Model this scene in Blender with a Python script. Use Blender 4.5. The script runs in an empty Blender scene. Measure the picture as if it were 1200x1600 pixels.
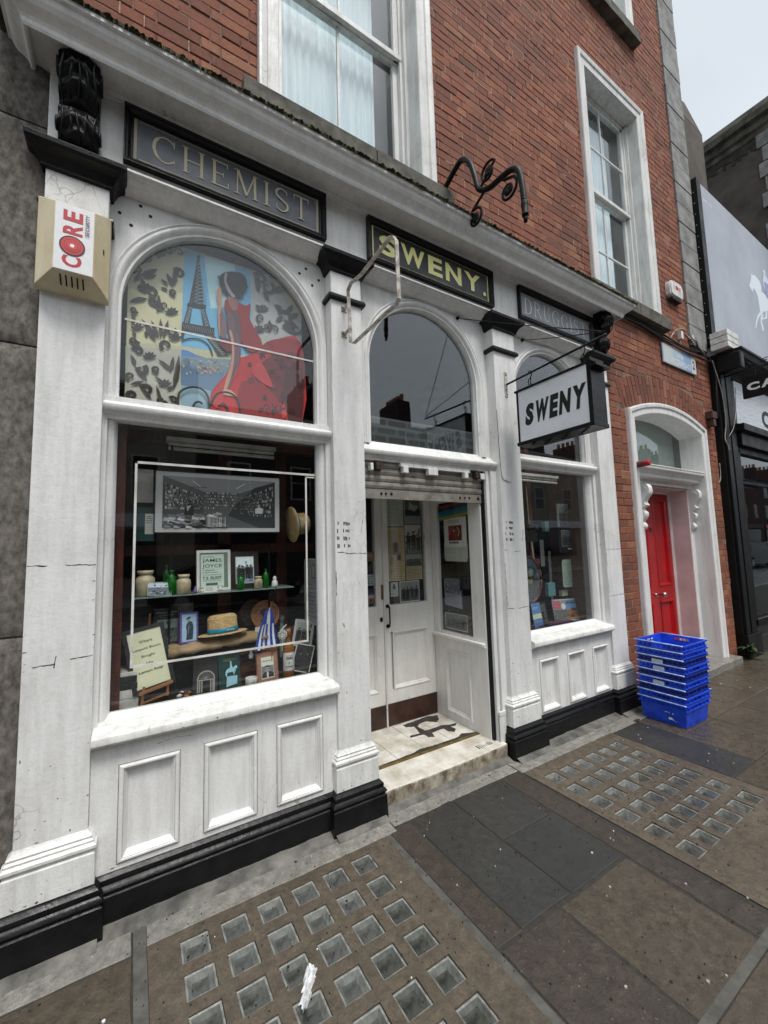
import bpy, math, random
from mathutils import Vector, Matrix
random.seed(11)
R = math.radians
S = bpy.context.scene
COL = S.collection

# ---------------------------------------------------------------- camera, sky, sun, exposure
cam_d = bpy.data.cameras.new('camera'); cam = bpy.data.objects.new('camera', cam_d); COL.objects.link(cam)
cam_d.sensor_fit = 'HORIZONTAL'; cam_d.sensor_width = 36.0; cam_d.lens = 19.162
cam_d.clip_start = 0.05; cam_d.clip_end = 500
_r = [0.852963, -0.521207, -0.028234]; _u = [-0.022287, -0.090408, 0.995655]; _f = [0.521495, 0.848628, 0.088731]
cam.matrix_world = Matrix(((_r[0], _u[0], -_f[0], 0.0), (_r[1], _u[1], -_f[1], -2.25), (_r[2], _u[2], -_f[2], 1.575), (0, 0, 0, 1)))
S.camera = cam
W = bpy.data.worlds.new('World'); S.world = W; W.use_nodes = True
nt = W.node_tree; nt.nodes.clear()
sky = nt.nodes.new('ShaderNodeTexSky'); sky.sky_type = 'NISHITA'; sky.sun_disc = False
SUN_EL, SUN_AZ = 63.0, 180.0
sky.sun_elevation = R(SUN_EL); sky.sun_rotation = R(SUN_AZ); sky.dust_density = 4.0; sky.air_density = 1.0; sky.ozone_density = 1.0
hsv = nt.nodes.new('ShaderNodeHueSaturation'); hsv.inputs['Saturation'].default_value = 0.30; hsv.inputs['Value'].default_value = 1.0
tc = nt.nodes.new('ShaderNodeTexCoord'); ns = nt.nodes.new('ShaderNodeTexNoise'); ns.inputs['Scale'].default_value = 2.2; ns.inputs['Detail'].default_value = 5
cr = nt.nodes.new('ShaderNodeMapRange'); cr.inputs[1].default_value = .3; cr.inputs[2].default_value = .7; cr.inputs[3].default_value = .90; cr.inputs[4].default_value = 1.08
mul = nt.nodes.new('ShaderNodeVectorMath'); mul.operation = 'SCALE'
bg = nt.nodes.new('ShaderNodeBackground'); bg.inputs['Strength'].default_value = 0.15
wo = nt.nodes.new('ShaderNodeOutputWorld')
L_ = nt.links.new
L_(sky.outputs[0], hsv.inputs['Color']); L_(tc.outputs['Generated'], ns.inputs['Vector']); L_(ns.outputs[0], cr.inputs[0])
ov = nt.nodes.new('ShaderNodeMix'); ov.data_type = 'RGBA'; ov.inputs[0].default_value = .72; ov.inputs[7].default_value = (2.75, 3.05, 3.25, 1)   # overcast veil
L_(hsv.outputs[0], ov.inputs[6]); L_(ov.outputs[2], mul.inputs[0]); L_(cr.outputs[0], mul.inputs['Scale']); L_(mul.outputs[0], bg.inputs['Color']); L_(bg.outputs[0], wo.inputs['Surface'])
sun_d = bpy.data.lights.new('sun', 'SUN'); sun = bpy.data.objects.new('sun', sun_d); COL.objects.link(sun)
sun_d.energy = 1.4; sun_d.angle = R(18); sun_d.color = (1.0, .97, .93)
_d = Vector((math.sin(R(SUN_AZ)) * math.cos(R(SUN_EL)), math.cos(R(SUN_AZ)) * math.cos(R(SUN_EL)), math.sin(R(SUN_EL))))
sun.rotation_euler = _d.to_track_quat('Z', 'Y').to_euler()
S.view_settings.view_transform = 'Standard'; S.view_settings.look = 'None'; S.view_settings.gamma = 1.0
S.view_settings.exposure = 0.9
S.view_settings.use_curve_mapping = False
S.cycles.max_bounces = 8; S.cycles.transparent_max_bounces = 12; S.cycles.glossy_bounces = 4; S.cycles.diffuse_bounces = 4

# ---------------------------------------------------------------- materials
def lin(c):
    return tuple((x / 12.92 if x <= .04045 else ((x + .055) / 1.055) ** 2.4) for x in c[:3]) + (1.0,)
def hx(h):
    return tuple(int(h[i:i + 2], 16) / 255 for i in (0, 2, 4))
class Mat:
    def __init__(s, name):
        s.m = bpy.data.materials.new(name); s.m.use_nodes = True; s.t = s.m.node_tree
        s.b = s.t.nodes['Principled BSDF']; s.out = s.t.nodes['Material Output']
        s.co = s.t.nodes.new('ShaderNodeTexCoord')
    def n(s, ty, **kw):
        nd = s.t.nodes.new(ty)
        for k, v in kw.items():
            if k.startswith('i_'): nd.inputs[k[2:].replace('_', ' ')].default_value = v
            else: setattr(nd, k, v)
        return nd
    def l(s, a, b): s.t.links.new(a, b)
    def noise(s, scale, detail=5, rough=.6, stretch=(1, 1, 1), coord='Object'):
        mp = s.n('ShaderNodeMapping'); mp.inputs['Scale'].default_value = stretch
        s.l(s.co.outputs[coord], mp.inputs['Vector'])
        t = s.n('ShaderNodeTexNoise'); t.inputs['Scale'].default_value = scale; t.inputs['Detail'].default_value = detail; t.inputs['Roughness'].default_value = rough
        s.l(mp.outputs[0], t.inputs['Vector']); return t.outputs[0]
    def ramp(s, fac, stops):
        r = s.n('ShaderNodeValToRGB'); e = r.color_ramp.elements
        while len(e) < len(stops): e.new(.5)
        for i, (p, c) in enumerate(stops):
            e[i].position = p; e[i].color = c if len(c) == 4 else tuple(c) + (1,)
        s.l(fac, r.inputs[0]); return r.outputs[0]
    def mr(s, v, a, b, c, d):
        m = s.n('ShaderNodeMapRange'); 
        for i, x in enumerate((a, b, c, d)): m.inputs[i + 1].default_value = x
        s.l(v, m.inputs[0]); return m.outputs[0]
    def mix(s, fac, a, b, bt='MIX'):
        m = s.n('ShaderNodeMix', data_type='RGBA', blend_type=bt)
        for sock, v in ((m.inputs[0], fac), (m.inputs[6], a), (m.inputs[7], b)):
            if isinstance(v, (int, float, tuple)): sock.default_value = v
            else: s.l(v, sock)
        return m.outputs[2]
    def math(s, op, a, b):
        m = s.n('ShaderNodeMath', operation=op)
        for i, v in enumerate((a, b)):
            if isinstance(v, (int, float)): m.inputs[i].default_value = v
            else: s.l(v, m.inputs[i])
        return m.outputs[0]
    def bump(s, h, strength=.3, dist=.01, prev=None):
        b = s.n('ShaderNodeBump'); b.inputs['Strength'].default_value = strength; b.inputs['Distance'].default_value = dist
        s.l(h, b.inputs['Height'])
        if prev is not None: s.l(prev, b.inputs['Normal'])
        s.l(b.outputs[0], s.b.inputs['Normal']); return b.outputs[0]
    def base(s, c):
        if isinstance(c, tuple): s.b.inputs['Base Color'].default_value = c
        else: s.l(c, s.b.inputs['Base Color'])
    def rough(s, r):
        if isinstance(r, (int, float)): s.b.inputs['Roughness'].default_value = r
        else: s.l(r, s.b.inputs['Roughness'])

def simple(name, c1, c2=None, rough=.5, scale=8, metal=0, bscale=60, bstr=.15, stretch=(1, 1, 1), rr=.1, lo=.35, hi=.65, spec=.5):
    M = Mat(name); c1 = lin(c1); c2 = lin(c2) if c2 else tuple(x * .7 for x in c1[:3]) + (1,)
    n1 = M.noise(scale, 6, .65, stretch)
    M.base(M.mix(M.mr(n1, lo, hi, 0, 1), c1, c2))
    n2 = M.noise(bscale, 3, .6, stretch)
    M.rough(M.mr(n1, .3, .7, max(0.03, rough - rr), min(1, rough + rr)))
    if bstr: M.bump(n2, bstr, .004)
    M.b.inputs['Metallic'].default_value = metal
    M.b.inputs['Specular IOR Level'].default_value = spec
    return M.m

def paint(name, base, dirt, amount=1.0, rough=.45, chips=True):
    M = Mat(name); b = lin(base); d = lin(dirt)
    streak = M.noise(7, 6, .65, (3.0, 3.0, .35)); blot = M.noise(2.3, 5, .6); fine = M.noise(85, 5, .7); mid = M.noise(22, 6, .7)
    c = M.mix(M.mr(streak, .42, .75, 0, .26 * amount), b, d)
    c = M.mix(M.mr(blot, .5, .8, 0, .24 * amount), c, d)
    c = M.mix(M.mr(fine, .5, .8, 0, .22 * amount), c, d)
    # hairline cracks
    v = M.n('ShaderNodeTexVoronoi', feature='DISTANCE_TO_EDGE'); v.inputs['Scale'].default_value = 5.0
    mp = M.n('ShaderNodeMapping'); mp.inputs['Scale'].default_value = (1.6, 1.6, .55)
    ad = M.n('ShaderNodeVectorMath', operation='ADD'); sc = M.n('ShaderNodeVectorMath', operation='SCALE'); sc.inputs['Scale'].default_value = .09
    nz = M.n('ShaderNodeTexNoise'); nz.inputs['Scale'].default_value = 9; M.l(M.co.outputs['Object'], nz.inputs['Vector'])
    M.l(nz.outputs[1], sc.inputs[0]); M.l(M.co.outputs['Object'], ad.inputs[0]); M.l(sc.outputs[0], ad.inputs[1]); M.l(ad.outputs[0], mp.inputs['Vector']); M.l(mp.outputs[0], v.inputs['Vector'])
    ck = M.math('MULTIPLY', M.mr(v.outputs[0], 0.0, .012, 1, 0), M.mr(blot, .56, .64, 0, .5 * amount))
    c = M.mix(ck, c, lin((.45, .43, .40)))
    if chips:
        chip = M.mr(mid, .76, .78, 0, .7)
        c = M.mix(chip, c, lin((.36, .33, .29)))
    M.base(c); M.rough(M.mr(mid, .3, .7, rough - .12, rough + .15))
    nb = M.bump(fine, .25, .003); M.bump(mid, .35, .006, nb)
    return M.m

M_WHITE = paint('white_paint', (.885, .885, .88), (.54, .52, .49), 1.25)
M_WHITE2 = paint('old_white_paint', (.87, .87, .86), (.47, .45, .41), 1.5)
M_GRIMESHADE = simple('grime_and_shade', (.40, .38, .35), (.60, .58, .55), .8, 25, bstr=0)  # dirt tone that also carries painted shading in the moulding grooves
M_CREAM = paint('door_white_paint', (.885, .88, .865), (.55, .52, .47), .9, chips=False)
M_BLACK = simple('black_gloss_paint', (.055, .057, .062), (.10, .10, .105), .34, 9, bscale=40, bstr=.5, rr=.12, spec=.22)
M_CBLACK = simple('carved_black_paint', (.06, .06, .065), (.10, .10, .105), .42, 30, bscale=24, bstr=1.0, spec=.25)
M_IRON = simple('black_iron', (.045, .045, .05), (.09, .085, .08), .5, 30, bscale=80, bstr=.5, spec=.2)
M_STONE = simple('grey_sill_stone', (.40, .385, .35), (.22, .22, .19), .85, 6, bscale=30, bstr=.9)
M_QUOIN = simple('grey_quoin_stone', (.58, .58, .57), (.42, .42, .41), .85, 5, bscale=45, bstr=.6)
M_MORTAR = simple('lime_mortar', (.56, .46, .40), (.38, .28, .23), .95, 9, bscale=70, bstr=.8)
M_GRANITE = simple('rough_granite', (.47, .45, .425), (.30, .28, .26), .9, 40, bscale=30, bstr=1.0, stretch=(1, 1, .6))
M_MOSS = simple('dark_moss', (.40, .40, .24), (.20, .18, .13), .95, 14, bscale=40, bstr=1.0)
M_LEAD = simple('lead_flashing', (.30, .28, .22), (.17, .16, .12), .9, 12, bstr=1.0)
M_SHUTTER = simple('shutter_metal', (.58, .56, .53), (.42, .40, .37), .5, 12, metal=.15, bscale=60, bstr=.3)
M_KICK = simple('brown_kick_board', (.26, .15, .11), (.13, .075, .055), .45, 9, bscale=60, bstr=.3)
M_MARBLE = simple('worn_marble', (.86, .85, .82), (.68, .65, .59), .4, 7, bscale=50, bstr=.3)
M_DIRTMARBLE = simple('dirty_marble_riser', (.70, .67, .60), (.36, .31, .25), .6, 16, stretch=(1.1, 1, .8), bstr=.5)
M_TILEBED = simple('exposed_tile_bed', (.25, .235, .22), (.14, .13, .12), .9, 20, bstr=.8)
M_BRASS = simple('brass_strip', (.55, .47, .24), (.33, .28, .14), .45, 15, metal=.6)
M_RED = simple('red_door_paint', (.68, .055, .085), (.58, .04, .065), .2, 3, bscale=20, bstr=.05, rr=.04)
M_PINK = simple('pinkish_jamb_paint', (.87, .79, .785), (.77, .69, .685), .5, 3)
M_BLUE = simple('blue_crate_plastic', (.10, .31, .86), (.07, .21, .68), .42, 14, bscale=90, bstr=.1)
M_BLUEW = simple('scuffed_crate_edge', (.74, .81, .95), (.45, .58, .90), .5, 25)
M_BEIGE = simple('aged_beige_plastic', (.86, .82, .71), (.76, .70, .56), .5, 6, stretch=(1, 1, .4), bstr=.1)
M_PLAST = simple('white_plastic', (.87, .87, .86), (.72, .71, .68), .4, 10, bstr=.05)
M_SIGNW = simple('sign_white_acrylic', (.93, .94, .96), (.87, .88, .90), .3, 3, bstr=.0)
M_WOOD = simple('light_wood', (.66, .45, .28), (.50, .31, .17), .55, 10, stretch=(1, 1, 6), bstr=.2)
M_DWOOD = simple('dark_red_wood', (.36, .17, .125), (.20, .095, .07), .4, 10, stretch=(6, 6, 1), bstr=.2)
M_CASK = simple('cask_wood', (.62, .42, .27), (.45, .28, .17), .55, 12, stretch=(1, 1, 5))
M_STRAW = simple('straw', (.86, .75, .54), (.62, .49, .30), .8, 60, bscale=120, bstr=1.0, stretch=(1, 1, 3))
M_KRAFT = simple('kraft_paper', (.68, .58, .44), (.50, .41, .29), .75, 9, bscale=14, bstr=1.0)
M_BAND = simple('blue_ribbon', (.10, .55, .68), (.07, .45, .58), .5, 20)
M_DARKIN = simple('dark_interior', (.13, .085, .07), (.07, .05, .045), .7, 4)
M_INFLOOR = simple('display_floor', (.20, .17, .15), (.10, .09, .08), .6, 6)
M_SILVER = simple('silver_frame', (.95, .95, .95), (.85, .85, .84), .25, 6, metal=.1)
M_STEEL = simple('brushed_metal', (.75, .75, .74), (.6, .6, .6), .3, 20, metal=.9)
M_FRAMEW = simple('weathered_white_bracket', (.80, .79, .76), (.50, .46, .42), .5, 25, bstr=.3)
M_CERAM = simple('stone_ceramic', (.80, .75, .64), (.62, .55, .43), .35, 14)
M_CURT = simple('net_curtain', (.86, .92, .945), (.78, .85, .88), .9, 5, stretch=(6, 1, .3), bstr=.0)
M_ASPH = simple('asphalt', (.34, .34, .34), (.25, .25, .25), .28, 2.5, bscale=120, bstr=.15)
M_CEMENT = simple('cement_fillet', (.44, .43, .405), (.25, .245, .23), .7, 7, bscale=50, bstr=.9)
M_JOINT = simple('grey_joint_cement', (.35, .345, .325), (.25, .245, .225), .7, 12, bscale=60, bstr=.6)
M_TAUPE = simple('taupe_render', (.355, .33, .30), (.27, .25, .23), .9, 2.2, bscale=50, bstr=.4)
M_NBLACK = simple('neighbour_black_paint', (.05, .05, .055), (.08, .08, .085), .45, 5, bstr=.15, spec=.2)
M_NGREY = simple('dark_grey_paint', (.16, .165, .165), (.11, .11, .115), .45, 4)
M_BILL = simple('billboard_vinyl', (.64, .665, .71), (.58, .605, .65), .4, .9, bstr=.0)
M_FASC2 = simple('brushed_fascia', (.80, .82, .85), (.70, .73, .76), .35, 4, stretch=(1, 1, 9), metal=.1, bstr=.1)
M_CABLE = simple('cable_black', (.07, .07, .07), (.13, .12, .12), .6, 10)
M_CABLEW = simple('cable_white', (.70, .69, .66), (.48, .46, .43), .6, 10)
M_LEAF = simple('weed_leaf', (.20, .28, .12), (.12, .19, .08), .5, 20)
M_CRACK = simple('paint_crack', (.12, .11, .10), (.20, .18, .16), .9, 30)
M_PBAG = simple('crumpled_plastic', (.88, .88, .88), (.72, .73, .74), .3, 18, bscale=30, bstr=1.0)
M_PANEL = simple('cast_frame', (.42, .36, .29), (.30, .25, .20), .6, 12)

def glass(name, tint=(.975, .985, .98), ior=1.5, extra=0.0):
    M = Mat(name); M.t.nodes.remove(M.b)
    tr = M.n('ShaderNodeBsdfTransparent'); tr.inputs[0].default_value = tint + (1,)
    gl = M.n('ShaderNodeBsdfGlossy'); gl.inputs['Roughness'].default_value = .012; gl.inputs['Color'].default_value = (.95, .97, 1, 1)
    fr = M.n('ShaderNodeFresnel'); geo = M.n('ShaderNodeNewGeometry'); M.l(M.mr(geo.outputs['Backfacing'], 0, 1, ior, 1 / ior), fr.inputs['IOR'])
    nz = M.noise(1.1, 2, .5); bp = M.n('ShaderNodeBump'); bp.inputs['Strength'].default_value = .05; bp.inputs['Distance'].default_value = .02
    M.l(nz, bp.inputs['Height']); M.l(bp.outputs[0], gl.inputs['Normal'])
    add = M.math('ADD', fr.outputs[0], extra); mx = M.n('ShaderNodeMixShader')
    M.l(add, mx.inputs[0]); M.l(tr.outputs[0], mx.inputs[1]); M.l(gl.outputs[0], mx.inputs[2]); M.l(mx.outputs[0], M.out.inputs[0])
    return M.m
M_GLASS = glass('window_glass', ior=1.62); M_GLASSC = glass('arch_window_glass', ior=1.42)
M_GLASSUP = glass('upper_window_glass', ior=1.5)
M_DGLASS = glass('dark_shop_glass', (.4, .42, .42), 1.5)
M_LENSTOP = glass('pavement_glass_face', (.80, .81, .80), 1.5)
def bottle(name, col, rough=.08):
    M = Mat(name); M.base(lin(col)); M.rough(rough); M.b.inputs['Transmission Weight'].default_value = .6; M.b.inputs['IOR'].default_value = 1.45
    M.l(M.mix(M.mr(M.noise(20), .3, .7, 0, .3), lin(col), lin(tuple(x * .7 for x in col))), M.b.inputs['Base Color'])
    return M.m
M_GREENG = bottle('green_bottle_glass', (.10, .50, .14))
M_AMBER = bottle('whiskey_glass', (.80, .52, .22))
M_CLEARG = bottle('clear_glass_shelf', (.75, .85, .82))
M_LENS = simple('pavement_lens_glass', (.55, .56, .545), (.36, .355, .335), .35, 30, bscale=25, bstr=.3, rr=.05)
M_LENSF = simple('pavement_lens_floor', (.40, .405, .39), (.22, .22, .21), .3, 28, bstr=.2)

def printmat(name, rough=.55, amt=.10):     # flat print: colour comes with the geometry
    M = Mat(name); a = M.n('ShaderNodeAttribute', attribute_name='Col')
    n1 = M.noise(35, 5, .7)
    M.base(M.mix(M.mr(n1, .35, .75, 0, amt), a.outputs[0], lin((.35, .33, .30)))); M.rough(rough)
    return M.m
M_PRINT = printmat('printed_surface'); M_PRINTG = printmat('painted_canvas', .6, .08); M_GOLD = printmat('sign_lettering', .4, .04)

def brickmat():
    M = Mat('red_brick')
    at = M.n('ShaderNodeAttribute', attribute_name='rnd'); oi = M.n('ShaderNodeObjectInfo')
    r = M.math('FRACT', M.math('ADD', at.outputs['Fac'], oi.outputs['Random']), 0)
    c = M.ramp(r, [(0, lin((.45, .265, .20))), (.2, lin((.51, .295, .22))), (.5, lin((.55, .32, .232))), (.85, lin((.585, .35, .248))), (.97, lin((.63, .43, .32))), (1, lin((.39, .26, .21)))])
    g = M.n('ShaderNodeNewGeometry')
    def wn(scale, d, ro=.65, st=(1, 1, 1)):
        mp = M.n('ShaderNodeMapping'); mp.inputs['Scale'].default_value = st; M.l(g.outputs['Position'], mp.inputs['Vector'])
        t = M.n('ShaderNodeTexNoise'); t.inputs['Scale'].default_value = scale; t.inputs['Detail'].default_value = d; t.inputs['Roughness'].default_value = ro
        M.l(mp.outputs[0], t.inputs['Vector']); return t.outputs[0]
    f = wn(38, 8, .8); b = wn(1.1, 5); s2 = wn(130, 3)
    c = M.mix(M.mr(f, .42, .75, 0, .65), c, lin((.33, .20, .16)))
    c = M.mix(M.mr(b, .46, .72, 0, .6), c, lin((.31, .215, .18)))
    c = M.mix(M.mr(wn(2.2, 6, .7, (2.5, 1, .25)), .55, .75, 0, .5), c, lin((.30, .22, .19)))
    c = M.mix(M.mr(wn(9, 6, .7), .62, .72, 0, .35), c, lin((.66, .50, .42)))
    M.base(c); M.rough(.88)
    nb = M.bump(f, .8, .006); M.bump(s2, .5, .002, nb)
    return M.m
M_BRICK = brickmat()

def slabmat(name, a, b, spots=(.62, .60, .56), rlo=.2, rhi=.62, grit=1.0):
    M = Mat(name); oi = M.n('ShaderNodeObjectInfo')
    g = M.n('ShaderNodeNewGeometry')
    def wn(scale, d, ro=.65):
        t = M.n('ShaderNodeTexNoise'); t.inputs['Scale'].default_value = scale; t.inputs['Detail'].default_value = d; t.inputs['Roughness'].default_value = ro
        M.l(g.outputs['Position'], t.inputs['Vector']); return t.outputs[0]
    big = wn(2.0, 6); mid = wn(20, 9, .8); fine = wn(75, 5, .8); wet = wn(1.2, 3)
    c = M.mix(M.mr(mid, .38, .62, 0, 1), lin(a), lin(tuple(x * .92 for x in b)))
    c = M.mix(M.mr(big, .42, .7, 0, .5), c, lin(tuple(x * .62 for x in a)))
    c = M.mix(M.mr(fine, .50, .68, 0, .6 * grit), c, lin(tuple(x * .45 for x in a)))
    c = M.mix(M.mr(wn(75, 2, .5), .68, .71, 0, .22 * grit), c, lin(spots))
    c = M.mix(M.mr(oi.outputs['Random'], 0, 1, 0, .22), c, lin(tuple(x * .55 for x in a)))
    M.base(c)
    M.rough(M.mr(wet, .35, .65, rlo, rhi))
    nb = M.bump(mid, .6, .006); M.bump(fine, .9, .003, nb)
    return M.m
M_SLAB = slabmat('wet_brown_slab', (.385, .345, .29), (.255, .23, .195), rlo=.09, rhi=.42, grit=1.3)
M_SLABD = slabmat('wet_dark_slab', (.255, .253, .245), (.20, .198, .19), (.42, .41, .40), .2, .5)
M_SLABR = slabmat('gravelly_concrete', (.31, .275, .24), (.20, .18, .16), (.66, .58, .50), .25, .6, 1.7)
M_SLABL = slabmat('pale_worn_stone', (.64, .63, .60), (.46, .45, .425), (.75, .72, .68), .3, .65)
M_SLABP = slabmat('pavement_light_concrete', (.43, .385, .325), (.30, .268, .225), (.66, .60, .52), .22, .6, 1.3)

# ---------------------------------------------------------------- mesh and object helpers
ORG = {}
def set_tags(o, label=None, cat=None, group=None, kind=None):
    if label: o['label'] = label
    if cat: o['category'] = cat
    if group: o['group'] = group
    if kind: o['kind'] = kind
    return o
def thing(name, label, cat, loc=(0, 0, 0), rot=None, group=None, local=False):
    o = bpy.data.objects.new(name, None); COL.objects.link(o); o.location = loc; o.empty_display_size = .05
    if rot: o.rotation_euler = rot
    ORG[o.name] = (0, 0, 0) if local else tuple(loc)
    return set_tags(o, label, cat, group)
def bez(pts, n=8):
    out = []
    for i in range(0, len(pts) - 3, 3):
        p = [Vector(q) for q in pts[i:i + 4]]
        for k in range(n):
            t = k / n; out.append(tuple((1 - t) ** 3 * p[0] + 3 * t * (1 - t) ** 2 * p[1] + 3 * t * t * (1 - t) * p[2] + t ** 3 * p[3]))
    out.append(tuple(pts[-1])); return out
def smoothpath(pts, n=6, closed=False):      # Catmull-Rom
    P = [Vector(p) for p in pts]; N = len(P); out = []
    rng = range(N) if closed else range(N - 1)
    for i in rng:
        a, b, c, d = (P[(i - 1) % N], P[i], P[(i + 1) % N], P[(i + 2) % N]) if closed else (P[max(i - 1, 0)], P[i], P[i + 1], P[min(i + 2, N - 1)])
        for k in range(n):
            t = k / n
            out.append(tuple(.5 * ((2 * b) + (c - a) * t + (2 * a - 5 * b + 4 * c - d) * t * t + (3 * b - a - 3 * c + d) * t ** 3)))
    if not closed: out.append(tuple(P[-1]))
    return out
def clp(p): return smoothpath(p, 3, True)
class MB:
    def __init__(s): s.v = []; s.f = []; s.mi = []; s.c = []; s.rn = []; s.cur = 0; s.col = (1, 1, 1); s.r = 0.0
    def add(s, vs, fs):
        o = len(s.v); s.v += [tuple(p) for p in vs]
        for f in fs: s.f.append(tuple(i + o for i in f)); s.mi.append(s.cur); s.c.append(s.col); s.rn.append(s.r)
        return s
    def box(s, x0, x1, y0, y1, z0, z1, M=None):
        vs = [Vector(p) for p in ((x0, y0, z0), (x1, y0, z0), (x1, y1, z0), (x0, y1, z0), (x0, y0, z1), (x1, y0, z1), (x1, y1, z1), (x0, y1, z1))]
        if M: vs = [M @ p for p in vs]
        return s.add(vs, [(0, 3, 2, 1), (4, 5, 6, 7), (0, 1, 5, 4), (1, 2, 6, 5), (2, 3, 7, 6), (3, 0, 4, 7)])
    def extx(s, prof, x0, x1):                # profile (y, z), counter-clockwise seen from +x, extruded along x
        n = len(prof)
        vs = [(x0, y, z) for y, z in prof] + [(x1, y, z) for y, z in prof]
        return s.add(vs, [(i, (i + 1) % n, n + (i + 1) % n, n + i)[::-1] for i in range(n)] + [tuple(range(n)), tuple(range(2 * n - 1, n - 1, -1))])
    def extz(s, prof, z0, z1):                # outline (x, y), extruded along z
        n = len(prof)
        vs = [(x, y, z0) for x, y in prof] + [(x, y, z1) for x, y in prof]
        return s.add(vs, [(i, (i + 1) % n, n + (i + 1) % n, n + i) for i in range(n)] + [tuple(range(n))[::-1], tuple(range(n, 2 * n))])
    def exty(s, prof, y0, y1):                # outline (x, z), counter-clockwise seen from -y, front at y0
        n = len(prof)
        vs = [(x, y0, z) for x, z in prof] + [(x, y1, z) for x, z in prof]
        return s.add(vs, [(i, n + i, n + (i + 1) % n, (i + 1) % n) for i in range(n)] + [tuple(range(n)), tuple(range(2 * n - 1, n - 1, -1))])
    def rings(s, x0, x1, yb, prof, sx=None):  # moulding round the front and both sides; prof = (out, z) going up
        sx = sx or (lambda o: o); vs = []; n = len(prof)
        for o, z in prof:
            q = sx(o); vs += [(x0 - q, yb, z), (x0 - q, -o, z), (x1 + q, -o, z), (x1 + q, yb, z)]
        fs = []
        for i in range(n - 1):
            for k in range(4): fs.append((4 * i + k, 4 * i + (k + 1) % 4, 4 * i + 4 + (k + 1) % 4, 4 * i + 4 + k))
        fs += [(3, 2, 1, 0), (4 * n - 4, 4 * n - 3, 4 * n - 2, 4 * n - 1)]
        return s.add(vs, fs)
    def sweep(s, path, prof, closed=False):   # path (x, z); profile (offset to the left of travel, y)
        P = [Vector(p) for p in path]; N = len(P); n = len(prof); vs = []
        for i, p in enumerate(P):
            a = P[i - 1] if (i > 0 or closed) else None; b = P[(i + 1) % N] if (i < N - 1 or closed) else None
            d1 = (p - a).normalized() if a is not None else (b - p).normalized(); d2 = (b - p).normalized() if b is not None else d1
            n1 = Vector((-d1.y, d1.x)); n2 = Vector((-d2.y, d2.x)); m = (n1 + n2)
            m = m / max(.3, m.dot(n1)) if m.length > 1e-6 else n1
            for o, y in prof: vs.append((p.x + m.x * o, y, p.y + m.y * o))
        fs = []
        for i in range(N if closed else N - 1):
            j = (i + 1) % N
            for k in range(n - 1): fs.append((i * n + k, j * n + k, j * n + k + 1, i * n + k + 1))
        return s.add(vs, fs)
    def tube(s, path, r, n=8, caps=True):
        P = [Vector(p) for p in path]; N = len(P); vs = []; up = Vector((0, 0, 1))
        rr = r if isinstance(r, (list, tuple)) else [r] * N; prev = None
        for i, p in enumerate(P):
            t = (P[min(i + 1, N - 1)] - P[max(i - 1, 0)]).normalized()
            if prev is None:
                a = t.cross(up); a = a.normalized() if a.length > .05 else t.cross(Vector((1, 0, 0))).normalized()
            else:
                a = prev - t * prev.dot(t); a = a.normalized() if a.length > 1e-5 else t.cross(up).normalized()
            prev = a; b = t.cross(a)
            for k in range(n):
                q = 2 * math.pi * k / n; vs.append(p + a * math.cos(q) * rr[i] + b * math.sin(q) * rr[i])
        fs = [(i * n + k, i * n + (k + 1) % n, (i + 1) * n + (k + 1) % n, (i + 1) * n + k) for i in range(N - 1) for k in range(n)]
        if caps: fs += [tuple(range(n))[::-1], tuple(range((N - 1) * n, N * n))]
        return s.add(vs, fs)
    def bar(s, a, b, w, h=None):              # square bar from a to b
        a = Vector(a); b = Vector(b); h = h or w; t = (b - a).normalized(); up = Vector((0, 0, 1)) if abs(t.z) < .9 else Vector((0, 1, 0))
        x = t.cross(up).normalized() * w / 2; y = t.cross(x).normalized() * h / 2
        vs = [a - x - y, a + x - y, a + x + y, a - x + y, b - x - y, b + x - y, b + x + y, b - x + y]
        return s.add(vs, [(0, 3, 2, 1), (4, 5, 6, 7), (0, 1, 5, 4), (1, 2, 6, 5), (2, 3, 7, 6), (3, 0, 4, 7)])
    def lathe(s, prof, c, n=20, M=None):      # prof (r, z)
        vs = []; N = len(prof)
        for r, z in prof:
            for k in range(n):
                q = 2 * math.pi * k / n; p = Vector((r * math.cos(q), r * math.sin(q), z))
                p = (M @ p) if M else p; vs.append(p + Vector(c))
        fs = [(i * n + k, i * n + (k + 1) % n, (i + 1) * n + (k + 1) % n, (i + 1) * n + k) for i in range(N - 1) for k in range(n)]
        fs += [tuple(range(n))[::-1], tuple(range((N - 1) * n, N * n))]
        return s.add(vs, fs)
    def build(s, name, mat, parent=None, smooth=False, bevel=0, seg=2, org=None, **tags):
        o3 = org or ((0, 0, 0) if parent is None else ORG[parent.name])
        me = bpy.data.meshes.new(name); me.from_pydata([(x - o3[0], y - o3[1], z - o3[2]) for x, y, z in s.v], [], s.f)
        for m in (mat if isinstance(mat, (list, tuple)) else [mat]): me.materials.append(m)
        me.polygons.foreach_set('material_index', s.mi)
        if smooth: me.polygons.foreach_set('use_smooth', [True] * len(s.f))
        if any(c != (1, 1, 1) for c in s.c):
            at = me.color_attributes.new('Col', 'FLOAT_COLOR', 'CORNER'); d = []
            for f, c in zip(s.f, s.c): d += list(lin(c)) * len(f)
            at.data.foreach_set('color', d)
        if any(s.rn):
            at = me.attributes.new('rnd', 'FLOAT', 'FACE'); at.data.foreach_set('value', s.rn)
        me.update()
        o = bpy.data.objects.new(name, me); COL.objects.link(o)
        if parent is not None: o.parent = parent; ORG[o.name] = o3
        else: ORG[o.name] = o3; o.location = o3
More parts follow.
